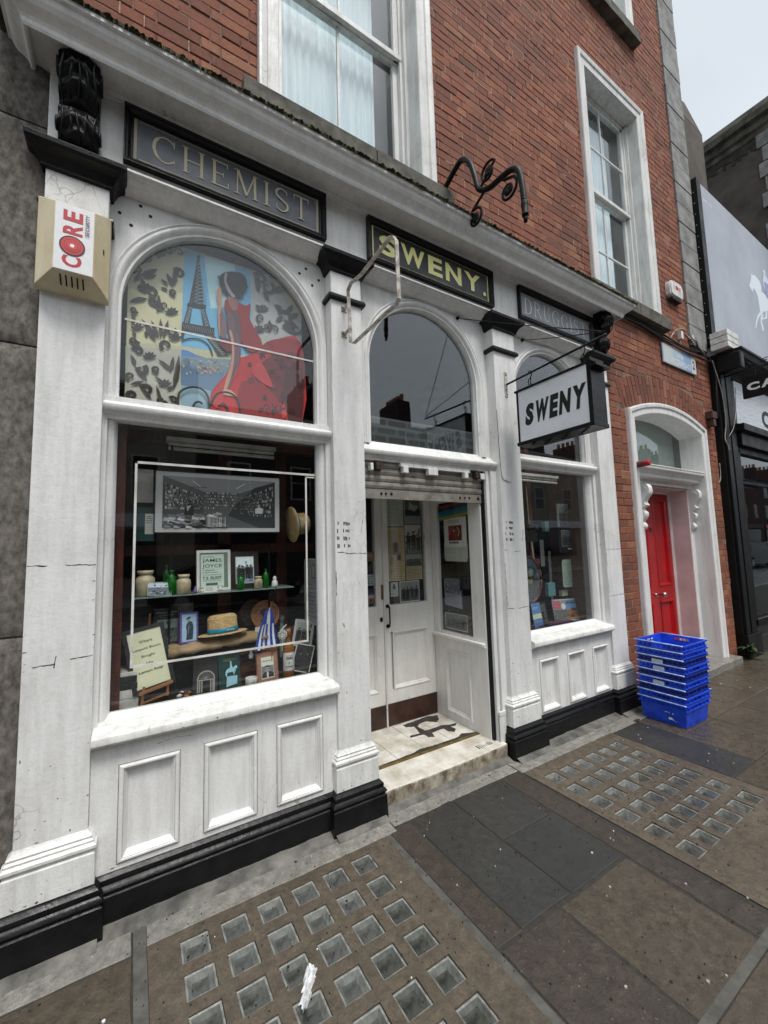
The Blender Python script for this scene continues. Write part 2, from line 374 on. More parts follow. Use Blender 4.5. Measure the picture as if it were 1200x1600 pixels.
        if bevel:
            b = o.modifiers.new('bevel', 'BEVEL'); b.width = bevel; b.segments = seg; b.limit_method = 'ANGLE'; b.angle_limit = R(35)
            if smooth is False:
                me.polygons.foreach_set('use_smooth', [True] * len(s.f)); b.harden_normals = True
        if smooth and not bevel:
            pass
        return set_tags(o, **tags) if tags else o
def kids(o): return [c for c in bpy.data.objects if c.parent == o]
def copy_tree(o, parent=None):
    c = o.copy(); COL.objects.link(c); c.parent = parent; ORG[c.name] = ORG.get(o.name, (0, 0, 0))
    for ch in kids(o): copy_tree(ch, c)
    return c

_tc = {}
def text_geo(txt, bold=0.0, sp=1.0):
    k = (txt, bold, sp)
    if k not in _tc:
        cu = bpy.data.curves.new('t', 'FONT'); cu.body = txt; cu.offset = bold; cu.resolution_u = 3; cu.space_character = sp
        ob = bpy.data.objects.new('t', cu); COL.objects.link(ob)
        bpy.context.view_layer.update()
        me = bpy.data.meshes.new_from_object(ob.evaluated_get(bpy.context.evaluated_depsgraph_get()))
        vs = [(v.co.x, v.co.y) for v in me.vertices]; fs = [tuple(p.vertices) for p in me.polygons]
        bpy.data.objects.remove(ob); bpy.data.curves.remove(cu); bpy.data.meshes.remove(me)
        x0 = min(v[0] for v in vs); x1 = max(v[0] for v in vs); y0 = min(v[1] for v in vs); y1 = max(v[1] for v in vs)
        _tc[k] = ([((x - x0) / (x1 - x0), (y - y0) / (y1 - y0)) for x, y in vs], fs)
    return _tc[k]
class Art:
    """flat print: polygons in (u, v) metres on a plane, stacked by a hair's breadth"""
    def __init__(s, M): s.M = M; s.mb = MB(); s.k = 0; s.step = .00035
    def P(s, c, pts, up=1):
        s.k += up; w = s.k * s.step; s.mb.col = hx(c) if isinstance(c, str) else tuple(c)
        s.mb.add([s.M @ Vector((u, v, w)) for u, v in pts], [tuple(range(len(pts)))]); return s
    def rect(s, c, u0, u1, v0, v1): return s.P(c, [(u0, v0), (u1, v0), (u1, v1), (u0, v1)])
    def many(s, items):
        for c, pts in items: s.P(c, pts, .03)
        s.k += 1
    def disc(s, c, u, v, r, r2=None, n=14, up=1):
        r2 = r2 or r; return s.P(c, [(u + r * math.cos(2 * math.pi * i / n), v + r2 * math.sin(2 * math.pi * i / n)) for i in range(n)], up)
    def stroke(s, c, w, pts, w1=None, up=1):
        s.k += up; z = s.k * s.step; s.mb.col = hx(c) if isinstance(c, str) else tuple(c); vs = []; N = len(pts); w1 = w if w1 is None else w1
        P = [Vector(p) for p in pts]
        for i, p in enumerate(P):
            t = (P[min(i + 1, N - 1)] - P[max(i - 1, 0)]); t = t.normalized() if t.length else Vector((1, 0)); h = (w + (w1 - w) * i / max(1, N - 1)) / 2
            vs += [(p.x - t.y * h, p.y + t.x * h), (p.x + t.y * h, p.y - t.x * h)]
        s.mb.add([s.M @ Vector((u, v, z)) for u, v in vs], [(2 * i, 2 * i + 1, 2 * i + 3, 2 * i + 2) for i in range(N - 1)]); return s
    def text(s, c, txt, u0, u1, v0, v1, bold=0.0, shear=0, sp=1.0):
        s.k += 1; z = s.k * s.step; s.mb.col = hx(c) if isinstance(c, str) else tuple(c); vs, fs = text_geo(txt, bold, sp)
        s.mb.add([s.M @ Vector((u0 + (u1 - u0) * x + shear * (v1 - v0) * y, v0 + (v1 - v0) * y, z)) for x, y in vs], fs); return s
    def lines(s, c, u0, u1, v0, v1, n, fill=.5, seed=1):   # rows of small print
        rg = random.Random(seed); h = (v1 - v0) / n; it = []
        for i in range(n):
            u = u0; e = u0 + (u1 - u0) * rg.uniform(.7, 1)
            while u < e:
                w = rg.uniform(.03, .12) * (u1 - u0); it.append((c, [(u, v1 - (i + 1) * h + h * (1 - fill) / 2), (min(u + w, e), v1 - (i + 1) * h + h * (1 - fill) / 2), (min(u + w, e), v1 - i * h - h * (1 - fill) / 2), (u, v1 - i * h - h * (1 - fill) / 2)])); u += w + .02 * (u1 - u0)
        s.many(it); return s
    def photo(s, u0, u1, v0, v1, seed=1, n=60, figs=0, tone=(.45, .45, .45), sky=True):   # a black-and-white photograph
        rg = random.Random(seed); W_, H_ = u1 - u0, v1 - v0
        s.rect(tone, u0, u1, v0, v1)
        if sky: s.rect(tuple(min(1, t * 1.7) for t in tone), u0, u1, v0 + H_ * .62, v1)
        it = []
        for i in range(n):
            g = rg.uniform(.05, .85); cu = rg.uniform(u0, u1 - W_ * .05); cv = v0 + H_ * min(.8, abs(rg.gauss(.3, .22))); w = W_ * rg.uniform(.02, .12); h = H_ * rg.uniform(.02, .15)
            s.P((g * tone[0] * 1.9, g * tone[1] * 1.9, g * tone[2] * 1.9), [(cu, cv), (min(cu + w, u1), cv + h * .2), (min(cu + w * .9, u1), min(cv + h, v1)), (cu + w * .1, min(cv + h * .8, v1))], .12)
        for i in range(figs):
            x = u0 + W_ * (i + .7) / (figs + .4) + rg.uniform(-.02, .02) * W_; hh = H_ * rg.uniform(.5, .62); b = v0 + H_ * rg.uniform(.08, .16); g = rg.choice((.06, .1, .16)); w = hh * .16
            s.P((g, g, g), [(x - w * .8, b), (x - w * .15, b), (x, b + hh * .4), (x + w * .2, b), (x + w * .8, b), (x + w * .9, b + hh * .55), (x + w, b + hh * .8), (x + w * .3, b + hh * .85), (x - w * .3, b + hh * .85), (x - w, b + hh * .78), (x - w * .8, b + hh * .5)])
            s.disc((.5, .48, .45), x, b + hh * .92, w * .42, w * .5, 8); s.P((g, g, g), [(x - w * .6, b + hh * .95), (x + w * .6, b + hh * .95), (x + w * .35, b + hh * 1.04), (x - w * .35, b + hh * 1.04)])
        return s
    def build(s, name, parent=None, mat=None, **kw): return s.mb.build(name, mat or M_PRINT, parent, **kw)
def wallM(x=0, y=0, z=0):                     # print on a wall facing the street: u = +x, v = +z, layers towards the viewer
    return Matrix(((1, 0, 0, x), (0, 0, -1, y), (0, 1, 0, z), (0, 0, 0, 1)))
def tiltM(x, y, z, roll=0, lean=0, turn=0):   # origin on the bottom centre; lean back, turn about z, roll in plane
    return Matrix.Translation((x, y, z)) @ Matrix.Rotation(R(turn), 4, 'Z') @ Matrix.Rotation(R(-lean), 4, 'X') @ Matrix.Rotation(R(-roll), 4, 'Y') @ wallM()

# ================================================================ SETTING: pavement, road, far side
def slab(name, mat, x0, x1, y0, y1, top=0.0, gap=.0022, parent=None, seed=0, poly=None):
    rg = random.Random(int((x0 * 31 + y0 * 17 + seed) * 100)); b = MB(); g = gap
    if poly is None:
        poly = [(x0 + g, y0 + g), (x1 - g, y0 + g), (x1 - g, y1 - g), (x0 + g, y1 - g)]
    # worn irregular outline: extra points along each edge
    out = []
    for i, p in enumerate(poly):
        q = poly[(i + 1) % len(poly)]; L = math.dist(p, q); n = max(1, int(L / .09)); nx, ny = -(q[1] - p[1]) / L, (q[0] - p[0]) / L
        for k in range(n):
            j = rg.uniform(0, .0045) if k else .002; out.append((p[0] + (q[0] - p[0]) * k / n + nx * j, p[1] + (q[1] - p[1]) * k / n + ny * j))
    dz = rg.uniform(-.0008, .0008)
    b.extz(out, top - .05 + dz, top + dz)
    return b.build(name, mat, parent, bevel=.004, seg=2)
pav = MB()
for a, c, d, e in ((-6, .084, -2.9, 3), (.084, 1.211, -2.9, -1.5), (.084, 1.211, -.192, 3), (1.211, 2.34, -2.9, 3), (2.34, 3.41, -2.9, -1.55), (2.34, 3.41, -.192, 3), (3.41, 22, -2.9, 3)): pav.add([(a, d, -.0035), (c, d, -.0035), (c, e, -.0035), (a, e, -.0035)], [(0, 1, 2, 3)])
pav.add([(.05, -1.6, -.07), (3.45, -1.6, -.07), (3.45, -.1, -.07), (.05, -.1, -.07)], [(0, 1, 2, 3)])
pavement = pav.build('pavement', simple('joint_grit', (.22, .205, .185), (.15, .14, .125), .7, 30, bstr=.6), kind='structure', label='wet stone flag pavement in front of the shopfront')
# pale worn band along the foot of the shopfront
xs = [-3.0, -1.2, .035, 1.28, 2.34, 3.40, 4.5]
slab('kerb_stone', M_SLABL, -3.0, .034, -.20, .10, .001, parent=pavement)
slab('kerb_stone', M_SLABL, .08, 1.30, -.19, .10, .001, parent=pavement, seed=1)
slab('kerb_stone', M_SLABL, 1.30, 2.335, -.15, .10, .001, parent=pavement, seed=2)
slab('kerb_stone', M_SLABL, 2.335, 3.42, -.19, .10, .002, parent=pavement, seed=3)
slab('kerb_stone', M_SLABL, 3.42, 4.45, -.20, .10, .001, parent=pavement, seed=4)
# flags
for a in [(-3.0, -1.3, -1.5, -.2), (-1.3, .034, -1.5, -.2), (-1.3, .034, -2.9, -1.5), (-3, -1.3, -2.9, -1.5)]: slab('paving_slab', M_SLAB, *a, parent=pavement)
slab('paving_slab', M_SLABR, 1.25, 1.40, -.97, -.16, parent=pavement)
slab('paving_slab', M_SLABD, 0, 0, 0, 0, parent=pavement, poly=[(1.40, -.965), (1.72, -.965), (1.72, -.11), (1.60, -.16), (1.40, -.30)])
slab('paving_slab', M_SLABD, 1.725, 2.115, -.563, -.155, parent=pavement)
slab('paving_slab', M_SLABD, 1.725, 2.145, -.975, -.567, parent=pavement)
slab('paving_slab', M_SLABR, 2.15, 2.31, -1.52, -.155, parent=pavement)
slab('paving_slab', M_SLABR, 1.255, 1.61, -1.52, -.98, parent=pavement)
slab('paving_slab', M_SLAB, 1.62, 2.14, -1.52, -.985, parent=pavement)
slab('paving_slab', M_SLAB, .09, 1.2, -2.15, -1.53, parent=pavement); slab('paving_slab', M_SLAB, 1.2, 2.3, -2.15, -1.53, parent=pavement, seed=5)
slab('paving_slab', M_SLABD, 3.42, 3.81, -1.0, -.205, .0015, parent=pavement)
slab('paving_slab', M_SLAB, 3.42, 4.40, -1.55, -1.005, parent=pavement)
for x0, x1 in ((3.815, 4.40), (4.40, 4.93), (4.93, 5.45), (5.45, 6.05), (6.05, 6.7), (6.7, 7.4), (7.4, 8.2), (8.2, 9.0)):
    for y0, y1 in ((-.54, .12 if x0 > 4.3 else -.205), (-1.0, -.54), (-1.55, -1.0)):
        if x0 < 4.3 and y0 < -1.01: continue
        slab('paving_slab', M_SLAB, x0, x1, y0, y1, parent=pavement, seed=7)
for x0 in (2.3, 3.4, 4.5, 5.6, 6.7, 7.8):
    slab('paving_slab', M_SLAB, x0, x0 + 1.1, -2.2, -1.56, parent=pavement, seed=9)
b = MB()
for x0 in range(-3, 9):
    b.box(x0 + .01, x0 + .99, -2.86, -2.21, -.05, 0)
b.build('outer_flags', M_SLAB, pavement, bevel=.004)
b = MB(); b.box(.036, .082, -1.5, -.05, -.05, -.001); b.build('cement_joint', M_JOINT, pavement)
b = MB(); b.box(1.213, 1.249, -1.5, -.19, -.05, -.001); b.build('cement_joint', M_JOINT, pavement)
b = MB(); b.box(.08, 2.30, -1.532, -1.50, -.05, .001); b.build('cement_joint', M_JOINT, pavement)
# sloping cement fillet where the plinth meets the pavement
def fillet(x0, x1, yf, w=.06):
    b = MB(); n = max(2, int((x1 - x0) / .05)); rg = random.Random(int(x0 * 100)); vs = []
    for i in range(n + 1):
        x = x0 + (x1 - x0) * i / n; j = rg.uniform(-.004, .004); vs += [(x, yf + .02, .03 + rg.uniform(-.004, .004)), (x, yf - .02, .018 + rg.uniform(-.003, .003)), (x, yf - w + j, .0035), (x, yf - w - .006 + j, -.01)]
    b.add(vs, [(4 * i + k, 4 * i + k + 1, 4 * i + 5 + k, 4 * i + 4 + k) for i in range(n) for k in range(3)]); return b.build('cement_fillet', M_CEMENT, pavement, smooth=True)
fillet(-.42, -.09, -.06, .05); fillet(-.09, 1.0, -.01, .07); fillet(.98, 1.30, -.06, .04); fillet(2.42, 2.78, -.06, .05); fillet(2.76, 3.83, -.01, .08); fillet(3.82, 4.16, -.06, .05)
fillet(1.29, 2.40, -.0, .05)
# pavement lights: concrete frame with square glass lenses over a dark cellar
def pavement_light(x0, x1, y0, y1, lx, ly, nx, ny, mat):
    b = MB(); sz, pt = .108, .155; z = .001
    xe = sorted({x0, x1} | {lx + pt * i for i in range(nx)} | {lx + pt * i + sz for i in range(nx)}); ye = sorted({y0, y1} | {ly - pt * 1.02 * j for j in range(ny)} | {ly - pt * 1.02 * j - sz for j in range(ny)})
    holes = [(lx + pt * i, ly - pt * 1.02 * j - sz) for i in range(nx) for j in range(ny)]
    for a, c in zip(xe, xe[1:]):
        for d, e in zip(ye, ye[1:]):
            mx, my = (a + c) / 2, (d + e) / 2
            if any(hx_ < mx < hx_ + sz and hy < my < hy + sz for hx_, hy in holes): continue
            b.add([(a, d, z), (c, d, z), (c, e, z), (a, e, z)], [(0, 1, 2, 3)])
    for hx_, hy in holes:                         # rims of the openings
        v = [(hx_, hy), (hx_ + sz, hy), (hx_ + sz, hy + sz), (hx_, hy + sz)]
        for i in range(4):
            p, q = v[i], v[(i + 1) % 4]; b.add([(p[0], p[1], z), (q[0], q[1], z), (q[0], q[1], z - .012), (p[0], p[1], z - .012)], [(0, 1, 2, 3)])
    o = b.build('pavement_light', mat, pavement)
    rg = random.Random(int(x0 * 10)); vmesh = []
    for v in range(4):
        b = MB(); s2 = sz / 2 - .0015; t = s2 - .015 - .003 * v; dz = -.026; dirt = rg.uniform(-.003, .003)
        top = [(-s2, -s2, -.006), (s2, -s2, -.006), (s2, s2, -.006), (-s2, s2, -.006)]; rim = [(x * .86, y * .86, -.0075) for x, y, _ in top]; low = [(x / s2 * t, y / s2 * t + .004, dz) for x, y, _ in top]
        b.add(top + rim + low, []); 
        for i in range(4):
            j = (i + 1) % 4; b.cur = 0; b.f.append((i, j, 4 + j, 4 + i)); b.mi.append(0); b.c.append(b.col); b.rn.append(0); b.f.append((4 + i, 4 + j, 8 + j, 8 + i)); b.mi.append(0); b.c.append(b.col); b.rn.append(0)
        b.f.append((8, 9, 10, 11)); b.mi.append(1); b.c.append(b.col); b.rn.append(0)
        b.cur = 2; b.add([(-s2 * .87, -s2 * .87, -.0072), (s2 * .87, -s2 * .87, -.0072), (s2 * .87, s2 * .87, -.0072), (-s2 * .87, s2 * .87, -.0072)], [(0, 1, 2, 3)])
        me_o = b.build('glass_lens', [M_LENS, M_LENSF, M_LENSTOP]); vmesh.append(me_o.data); bpy.data.objects.remove(me_o)
    for hx_, hy in holes:
        g = bpy.data.objects.new('glass_lens', rg.choice(vmesh)); COL.objects.link(g); g.parent = o; g.location = (hx_ + sz / 2 + rg.uniform(-.0012, .0012), hy + sz / 2, rg.uniform(-.001, .004)); g.rotation_euler = (0, 0, rg.uniform(-.02, .02))
    return o
pavement_light(.084, 1.211, -1.50, -.192, .197, -.245, 6, 6, M_SLABP)
pavement_light(2.34, 3.41, -1.55, -.192, 2.42, -.293, 6, 6, M_SLABP)
# litter, gum spots, damp grit
def scatter(name, mat, n, area, r0, r1, seed, label, kind='stuff'):
    rg = random.Random(seed); b = MB()
    for i in range(n):
        x = rg.uniform(area[0], area[1]); y = rg.uniform(area[2], area[3]); r = rg.uniform(r0, r1) * (1 if rg.random() < .9 else 2); k = rg.randint(5, 8); ph = rg.random()
        pts = [(x + r * rg.uniform(.6, 1.1) * math.cos(6.283 * (j + ph) / k), y + r * rg.uniform(.5, 1) * math.sin(6.283 * (j + ph) / k)) for j in range(k)]
        b.extz(pts, .0, .0045 + r * .12)
    return b.build(name, mat, kind=kind, label=label)
M_GUM = simple('pale_gum', (.70, .68, .63), (.52, .50, .46), .7, 30); M_GRIT = simple('dark_grit', (.10, .095, .085), (.19, .17, .15), .8, 30)
scatter('gum_spots', M_GUM, 46, (1.2, 6.0, -1.55, -.15), .003, .008, 4, 'pale specks of gum and petals scattered on the wet paving')
scatter('white_crumbs', M_PBAG, 26, (-.2, 3.6, -.9, -.1), .0015, .004, 8, 'tiny white crumbs scattered near the shopfront plinth')
scatter('grit', M_GRIT, 900, (-.4, 4.3, -1.5, -.06), .0012, .0035, 6, 'dark grit and dirt specks lying on the pavement')
b = MB(); b.add([(-40, -12.5, -.13), (60, -12.5, -.13), (60, -3.02, -.13), (-40, -3.02, -.13)], [(0, 1, 2, 3)]); b.build('road', M_ASPH, kind='structure', label='wet asphalt road in front of the shops')
b = MB()
for x in range(-6, 22): b.box(x + .004, x + .996, -3.02, -2.88, -.2, -.004)
b.build('granite_kerb', M_QUOIN, kind='structure', label='granite kerb along the road', bevel=.008)
b = MB(); b.add([(-40, -16.2, 0), (60, -16.2, 0), (60, -12.5, 0), (-40, -12.5, 0), (-40, -12.5, -.13), (60, -12.5, -.13)], [(0, 1, 2, 3), (3, 2, 5, 4)]); b.build('far_pavement', M_SLABL, kind='structure', label='pavement on the far side of the road')
b = MB(); b.add([(-300, -300, -.2), (300, -300, -.2), (300, 300, -.2), (-300, 300, -.2)], [(0, 1, 2, 3)]); b.build('ground', M_ASPH, kind='structure', label='dark ground beyond the street')

# ================================================================ SHOPFRONT
shop = thing('shopfront', 'old white painted timber shopfront with three arched bays and black trim', 'shopfront', (1.87,.1,0))
PIL = [(-.38,-.137), (1.033,1.25), (2.475,2.73), (3.866,4.125)]
BAY = [(-.137,1.033), (1.25,2.475), (2.73,3.866)]
def crackline(parent, pts, w=.003, y=-.0008):
    b = MB(); rg = random.Random(int(pts[0][0] * 1000)); P = []
    for (a, c) in zip(pts, pts[1:]):
        n = max(2, int(math.dist(a, c) / .012))
        P += [(a[0] + (c[0] - a[0]) * i / n + rg.uniform(-.0015,.0015), a[1] + (c[1] - a[1]) * i / n + rg.uniform(-.002,.002)) for i in range(n)]
    P.append(pts[-1]); vs = []
    for i, (x, z) in enumerate(P):
        h = w * rg.uniform(.1,1.0) / 2; q = P[min(i + 1, len(P) - 1)]; p = P[max(i - 1,0)]; t = Vector((q[0] - p[0], q[1] - p[1])).normalized(); vs += [(x - t.y * h, y, z + t.x * h), (x + t.y * h, y, z - t.x * h)]
    b.add(vs, [(2 * i,2 * i + 1,2 * i + 3,2 * i + 2) for i in range(len(P) - 1)])
    return b.build('paint_crack', M_CRACK, parent)
for i, (x0, x1) in enumerate(PIL):
    b = MB()
    if i == 0: cuts = [.42,1.541,1.125,3.16]; 
    b.box(x0, x1,0,.13,.40,3.165); b.box(x0, x1,0,.13,3.19,3.37)
    p = b.build('pilaster', M_WHITE, shop, bevel=.004)
    b = MB(); b.rings(x0, x1,.12, [(.030,.214), (.028,.335), (.022,.342), (.026,.350), (.034,.358), (.034,.370), (.022,.378), (.024,.386), (.016,.394), (.018,.402), (.006,.414), (.001,.425)]); b.build('pilaster_base', M_WHITE2, p, bevel=.0015, seg=1)
    b = MB(); b.rings(x0, x1,.12, [(.066,0), (.062,.130), (.052,.137), (.058,.145), (.064,.152), (.058,.164), (.046,.172), (.050,.182), (.048,.194), (.034,.206), (.030,.216)]); b.build('plinth_block', M_BLACK, p, bevel=.0015, seg=1)
    b = MB(); b.rings(x0, x1,.12, [(.0,3.160), (.020,3.164), (.024,3.178), (.018,3.196), (.001,3.200)]); b.build('neck_band', M_BLACK, p, bevel=.002)
    b = MB(); b.rings(x0, x1,.12, [(.002,3.350), (.016,3.354), (.018,3.372), (.024,3.380), (.030,3.398), (.044,3.414), (.062,3.424), (.064,3.430), (.070,3.434), (.072,3.456), (.060,3.462)]); b.build('capital', M_BLACK, p, bevel=.002)
P = [o for o in bpy.data.objects if o.parent == shop and o.name.startswith('pilaster')]
P.sort(key=lambda o: min(v.co.x for v in o.data.vertices))
for k, seg_ in [(0, [(-.377,1.545), (-.31,1.541)]), (0, [(-.25,1.542), (-.14,1.539)]), (0, [(-.345,1.126), (-.27,1.128)]), (0, [(-.22,1.14), (-.14,1.145)]), (0, [(-.275,1.11), (-.268,1.16)]),
                (1, [(1.05,1.56), (1.10,1.556)]), (1, [(1.10,1.552), (1.245,1.548)]), (1, [(1.07,1.14), (1.085,1.115), (1.08,1.14)]), (1, [(1.21,1.68), (1.225,1.76)]), (1, [(1.036,1.30), (1.036,1.45)]), (2, [(2.478,1.535), (2.52,1.532)]),
                (2, [(2.59,1.52), (2.66,1.524)]), (2, [(2.478,1.085), (2.56,1.08)]), (2, [(2.60,1.075), (2.725,1.083)]), (2, [(2.478,1.1), (2.477,1.44)]), (2, [(2.69,1.60), (2.705,1.67), (2.71,1.70)]), (3, [(3.87,1.507), (4.12,1.504)]),
                (3, [(3.87,1.064), (4.12,1.066)]), (3, [(3.87,1.10), (3.872,1.22)]), (3, [(3.869,1.32), (3.870,1.47)])]:
    crackline(P[k], seg_,.0055)
# remains of stick-on lettering on two pilasters
M_LET = simple('old_sticker', (.16,.155,.15), (.40,.39,.37),.7,40)
for k, x0, z0 in ((1,1.045,1.735), (2,2.50,1.755)):
    b = MB(); rg = random.Random(k)
    for r_ in range(4):
        for c_ in range(2):
            x = x0 + c_ * .045 - r_ * .0 + rg.uniform(-.004,.004); z = z0 - r_ * .045
            for q in range(5 if c_ else 2):
                if rg.random() < .8: b.box(x + q * .009, x + q * .009 + .007,-.0009,.0, z - .006 - rg.uniform(0,.01), z + .010 - q * .0015)
    b.build('faded_lettering', M_LET, P[k], kind='stuff')
# lines of thin wire stapled to the third pilaster
b = MB(); b.tube(smoothpath([(2.472,-0.004,2.662), (2.477,-0.004,2.348), (2.485,-0.004,2.167), (2.502,-0.004,2.101), (2.588,-0.004,2.076)]),.0022,5); b.build('thin_wire', M_CABLE, P[2])

# ---- frieze, ledge, cornice
b = MB(); b.box(-.38,4.125,0,.16,3.462,3.872); fr = b.build('frieze', M_WHITE, shop, bevel=.003)
for x0, x1 in BAY:
    b = MB(); b.extx([(.10,3.49), (-.0015,3.492), (-.010,3.490), (-.024,3.486), (-.026,3.474), (-.012,3.470), (-.010,3.462), (0,3.458), (.02,3.442), (.05,3.428), (.10,3.422)][::-1], x0 - .002, x1 + .002); b.build('frieze_ledge', M_WHITE, fr)
sxf = lambda o: max(0.0, o - .10)
b = MB(); b.rings(-.38,4.125,.12, [(.0,3.8725), (.155,3.8725), (.155,3.846), (.160,3.838), (.168,3.836), (.174,3.846), (.177,3.862), (.184,3.874), (.198,3.884), (.218,3.896), (.232,3.912), (.240,3.930), (.243,3.938), (.256,3.940), (.258,3.958)], sxf)
co = b.build('cornice', M_WHITE, shop)
b = MB(); b.box(-.37,4.11,-.02,0,3.845,3.872); b.box(-.37,4.11,-.012,0,3.832,3.846); b.build('bed_moulding', M_WHITE, co, bevel=.002)
b = MB(); b.rings(-.40,4.145,.078, [(.262,3.9585), (.266,3.972), (.10,3.998), (-.06,4.020)], sxf); b.build('lead_flashing', M_LEAD, co)
b = MB(); rg = random.Random(5)
for i in range(5200):
    x = rg.uniform(-.56,4.28); t = rg.random() ** 1.6; y = -.272 + t * .30 + rg.uniform(-.006,.006); z = 3.962 + t * .055; r = rg.uniform(.004,.013) * (1.0 if rg.random() < .85 else 1.5)
    h = r * rg.uniform(.6,1.4); a = rg.uniform(0,6)
    if rg.random() < .06: h = -rg.uniform(.008,.045); r *= .35; y = -.268; z = 3.966
    b.add([(x + r * math.cos(a + k * 1.571), y + r * math.sin(a + k * 1.571), z) for k in range(4)] + [(x + rg.uniform(-.4,.4) * r, y + rg.uniform(-.4,.4) * r, z + h)], [(0,1,4), (1,2,4), (2,3,4), (3,0,4)])
b.build('cornice_moss', M_MOSS, co, kind='stuff')
# carved corbels under the cornice
def corbel(x0, x1):
    side = smoothpath([(-.005,3.470), (-.045,3.485), (-.080,3.520), (-.098,3.565), (-.092,3.610), (-.070,3.640), (-.062,3.655), (-.085,3.675), (-.118,3.705), (-.140,3.750), (-.148,3.800), (-.140,3.845), (-.130,3.870)],4)
    b = MB(); n = 15; vs = []; m = len(side) + 2
    for k in range(n):
        u = k / (n - 1); x = x0 + (x1 - x0) * u
        rib = 1.0 - .10 * abs(math.sin(u * math.pi * 3)) - .20 * (abs(2 * u - 1) ** 6)
        vs.append((x,.0,3.470))
        for i, (y, z) in enumerate(side):
            leaf = 1 + .10 * math.sin(i * .95 + abs(u - .5) * 9); vs.append((x, y * rib * leaf, z))
        vs.append((x,.0,3.872))
    b.add(vs, [(k * m + i, k * m + i + 1, (k + 1) * m + i + 1, (k + 1) * m + i) for k in range(n - 1) for i in range(m - 1)] + [tuple(range(m)), tuple(range(n * m - 1, (n - 1) * m - 1,-1))])
    for s_ in (-1,1):                            # scroll eyes on both sides
        xx = x0 - .004 if s_ < 0 else x1 + .004
        for cy_, cz_, rr_ in ((-.075,3.80,.05), (-.05,3.545,.035)):
            sp_ = [(xx, cy_ + rr_ * (1 - t / 22) * math.cos(t * .6), cz_ + rr_ * (1 - t / 22) * math.sin(t * .6)) for t in range(20)]
            b.tube(sp_,.006,5)
    # acanthus leaf ribs on the face
    for k in range(5):
        u = (k + .5) / 5; x = x0 + (x1 - x0) * u
        b.tube([(x + .006 * math.sin(z * 30 + k), y + .002, z) for y, z in side[24:46:2]], [.002 + .003 * math.sin(math.pi * i / 11) for i in range(11)],6)
        b.tube([(x + .006 * math.cos(z * 30 + k), y + .002, z) for y, z in side[4:20:2]], [.002 + .003 * math.sin(math.pi * i / 8) for i in range(8)],6)
    return b.build('corbel', M_CBLACK, shop, smooth=True)
corbel(-.335,-.182); corbel(3.918,4.072)

# ---- bays
def arch_pts(cx, zs, r, n=24, a0=180, a1=0): return [(cx + r * math.cos(R(a0 + (a1 - a0) * i / n)), zs + r * math.sin(R(a0 + (a1 - a0) * i / n))) for i in range(n + 1)]
def pane_box(x0, x1, y, z0, z1, name, mat, parent, t=.004): return MB().box(x0, x1, y, y + t, z0, z1).build(name, mat, parent)
def bay(i, gx0, gx1, zb_up, z_tr, apex, lower=True):
    x0, x1 = BAY[i]; cx = (gx0 + gx1) / 2; r = (gx1 - gx0) / 2; zs = apex - r
    w = MB(); arc = arch_pts(cx, zs, r,32)
    # spandrel board with the arched opening cut out
    top = 3.43; vs = []; fs = []
    for (ax, az) in arc:
        vs += [(ax,.088, az), (min(max(ax + (ax - cx) * .6, x0), x1),.088, top)]
    vs[1] = (x0,.088, top); vs[-1] = (x1,.088, top)
    m = len(vs); fs = [(2 * k,2 * k + 2,2 * k + 3,2 * k + 1) for k in range(len(arc) - 1)]
    vs += [(x0,.088, zs), (x1,.088, zs), (x0,.088, zb_up - .08), (gx0,.088, zb_up - .08), (x1,.088, zb_up - .08), (gx1,.088, zb_up - .08)]
    fs += [(m,0,1), (m - 2, m + 1, m - 1), (m + 2, m + 3,0, m), (m + 5, m + 4, m + 1, m - 2)]
    w.add(vs, fs); sp = w.build('arch_spandrel', M_WHITE, shop)
    path = [(gx0, zb_up - .03)] + arc + [(gx1, zb_up - .03)]
    MB().sweep(path, [(-.001,.150), (-.001,.118), (.004,.110), (.010,.092), (.018,.078), (.028,.068), (.038,.066), (.046,.072), (.050,.080), (.054,.072), (.060,.070), (.066,.078), (.068,.090)]).build('arch_moulding', M_WHITE, sp, smooth=True)
    a2 = arch_pts(cx, zs, r + .004,32); g = MB(); g.exty([(gx0 - .004, zb_up - .02)] + [p for p in a2] + [(gx1 + .004, zb_up - .02)],.122,.127)
    g.build('arched_pane', M_GLASSC if i == 0 else M_GLASS, sp)
    # transom
    dz = z_tr - 2.31
    MB().extx([(.14,2.235 + dz), (.062,2.235 + dz), (.058,2.250 + dz), (.048,2.256 + dz), (.044,2.264 + dz), (.028,2.270 + dz), (.020,2.282 + dz), (.020,2.298 + dz), (.028,2.304 + dz), (.032,2.312 + dz), (.060,2.322 + dz), (.100, zb_up - .01), (.14, zb_up + .002)][::-1], x0 - .0, x1 + .0).build('transom', M_WHITE, sp, bevel=.001, seg=1)
    return sp
GX = [(-.078,.966), (1.352,2.347), (2.80,3.797)]
sp1 = bay(0, *GX[0],2.36,2.31,3.366); sp2 = bay(1, *GX[1],2.31,2.237,3.362); sp3 = bay(2, *GX[2],2.36,2.31,3.352)
b = MB()
for x, z in [(-0.097,3.321), (-0.046,3.273), (-0.006,3.397), (0.039,3.358), (0.859,3.323), (0.902,3.369), (0.944,3.27), (0.989,3.32)]: b.exty([(x + .009 * math.cos(k * .785), z + .009 * math.sin(k * .785)) for k in range(8)][::1],.0865,.09)
b.build('screw_hole', M_CRACK, sp1)
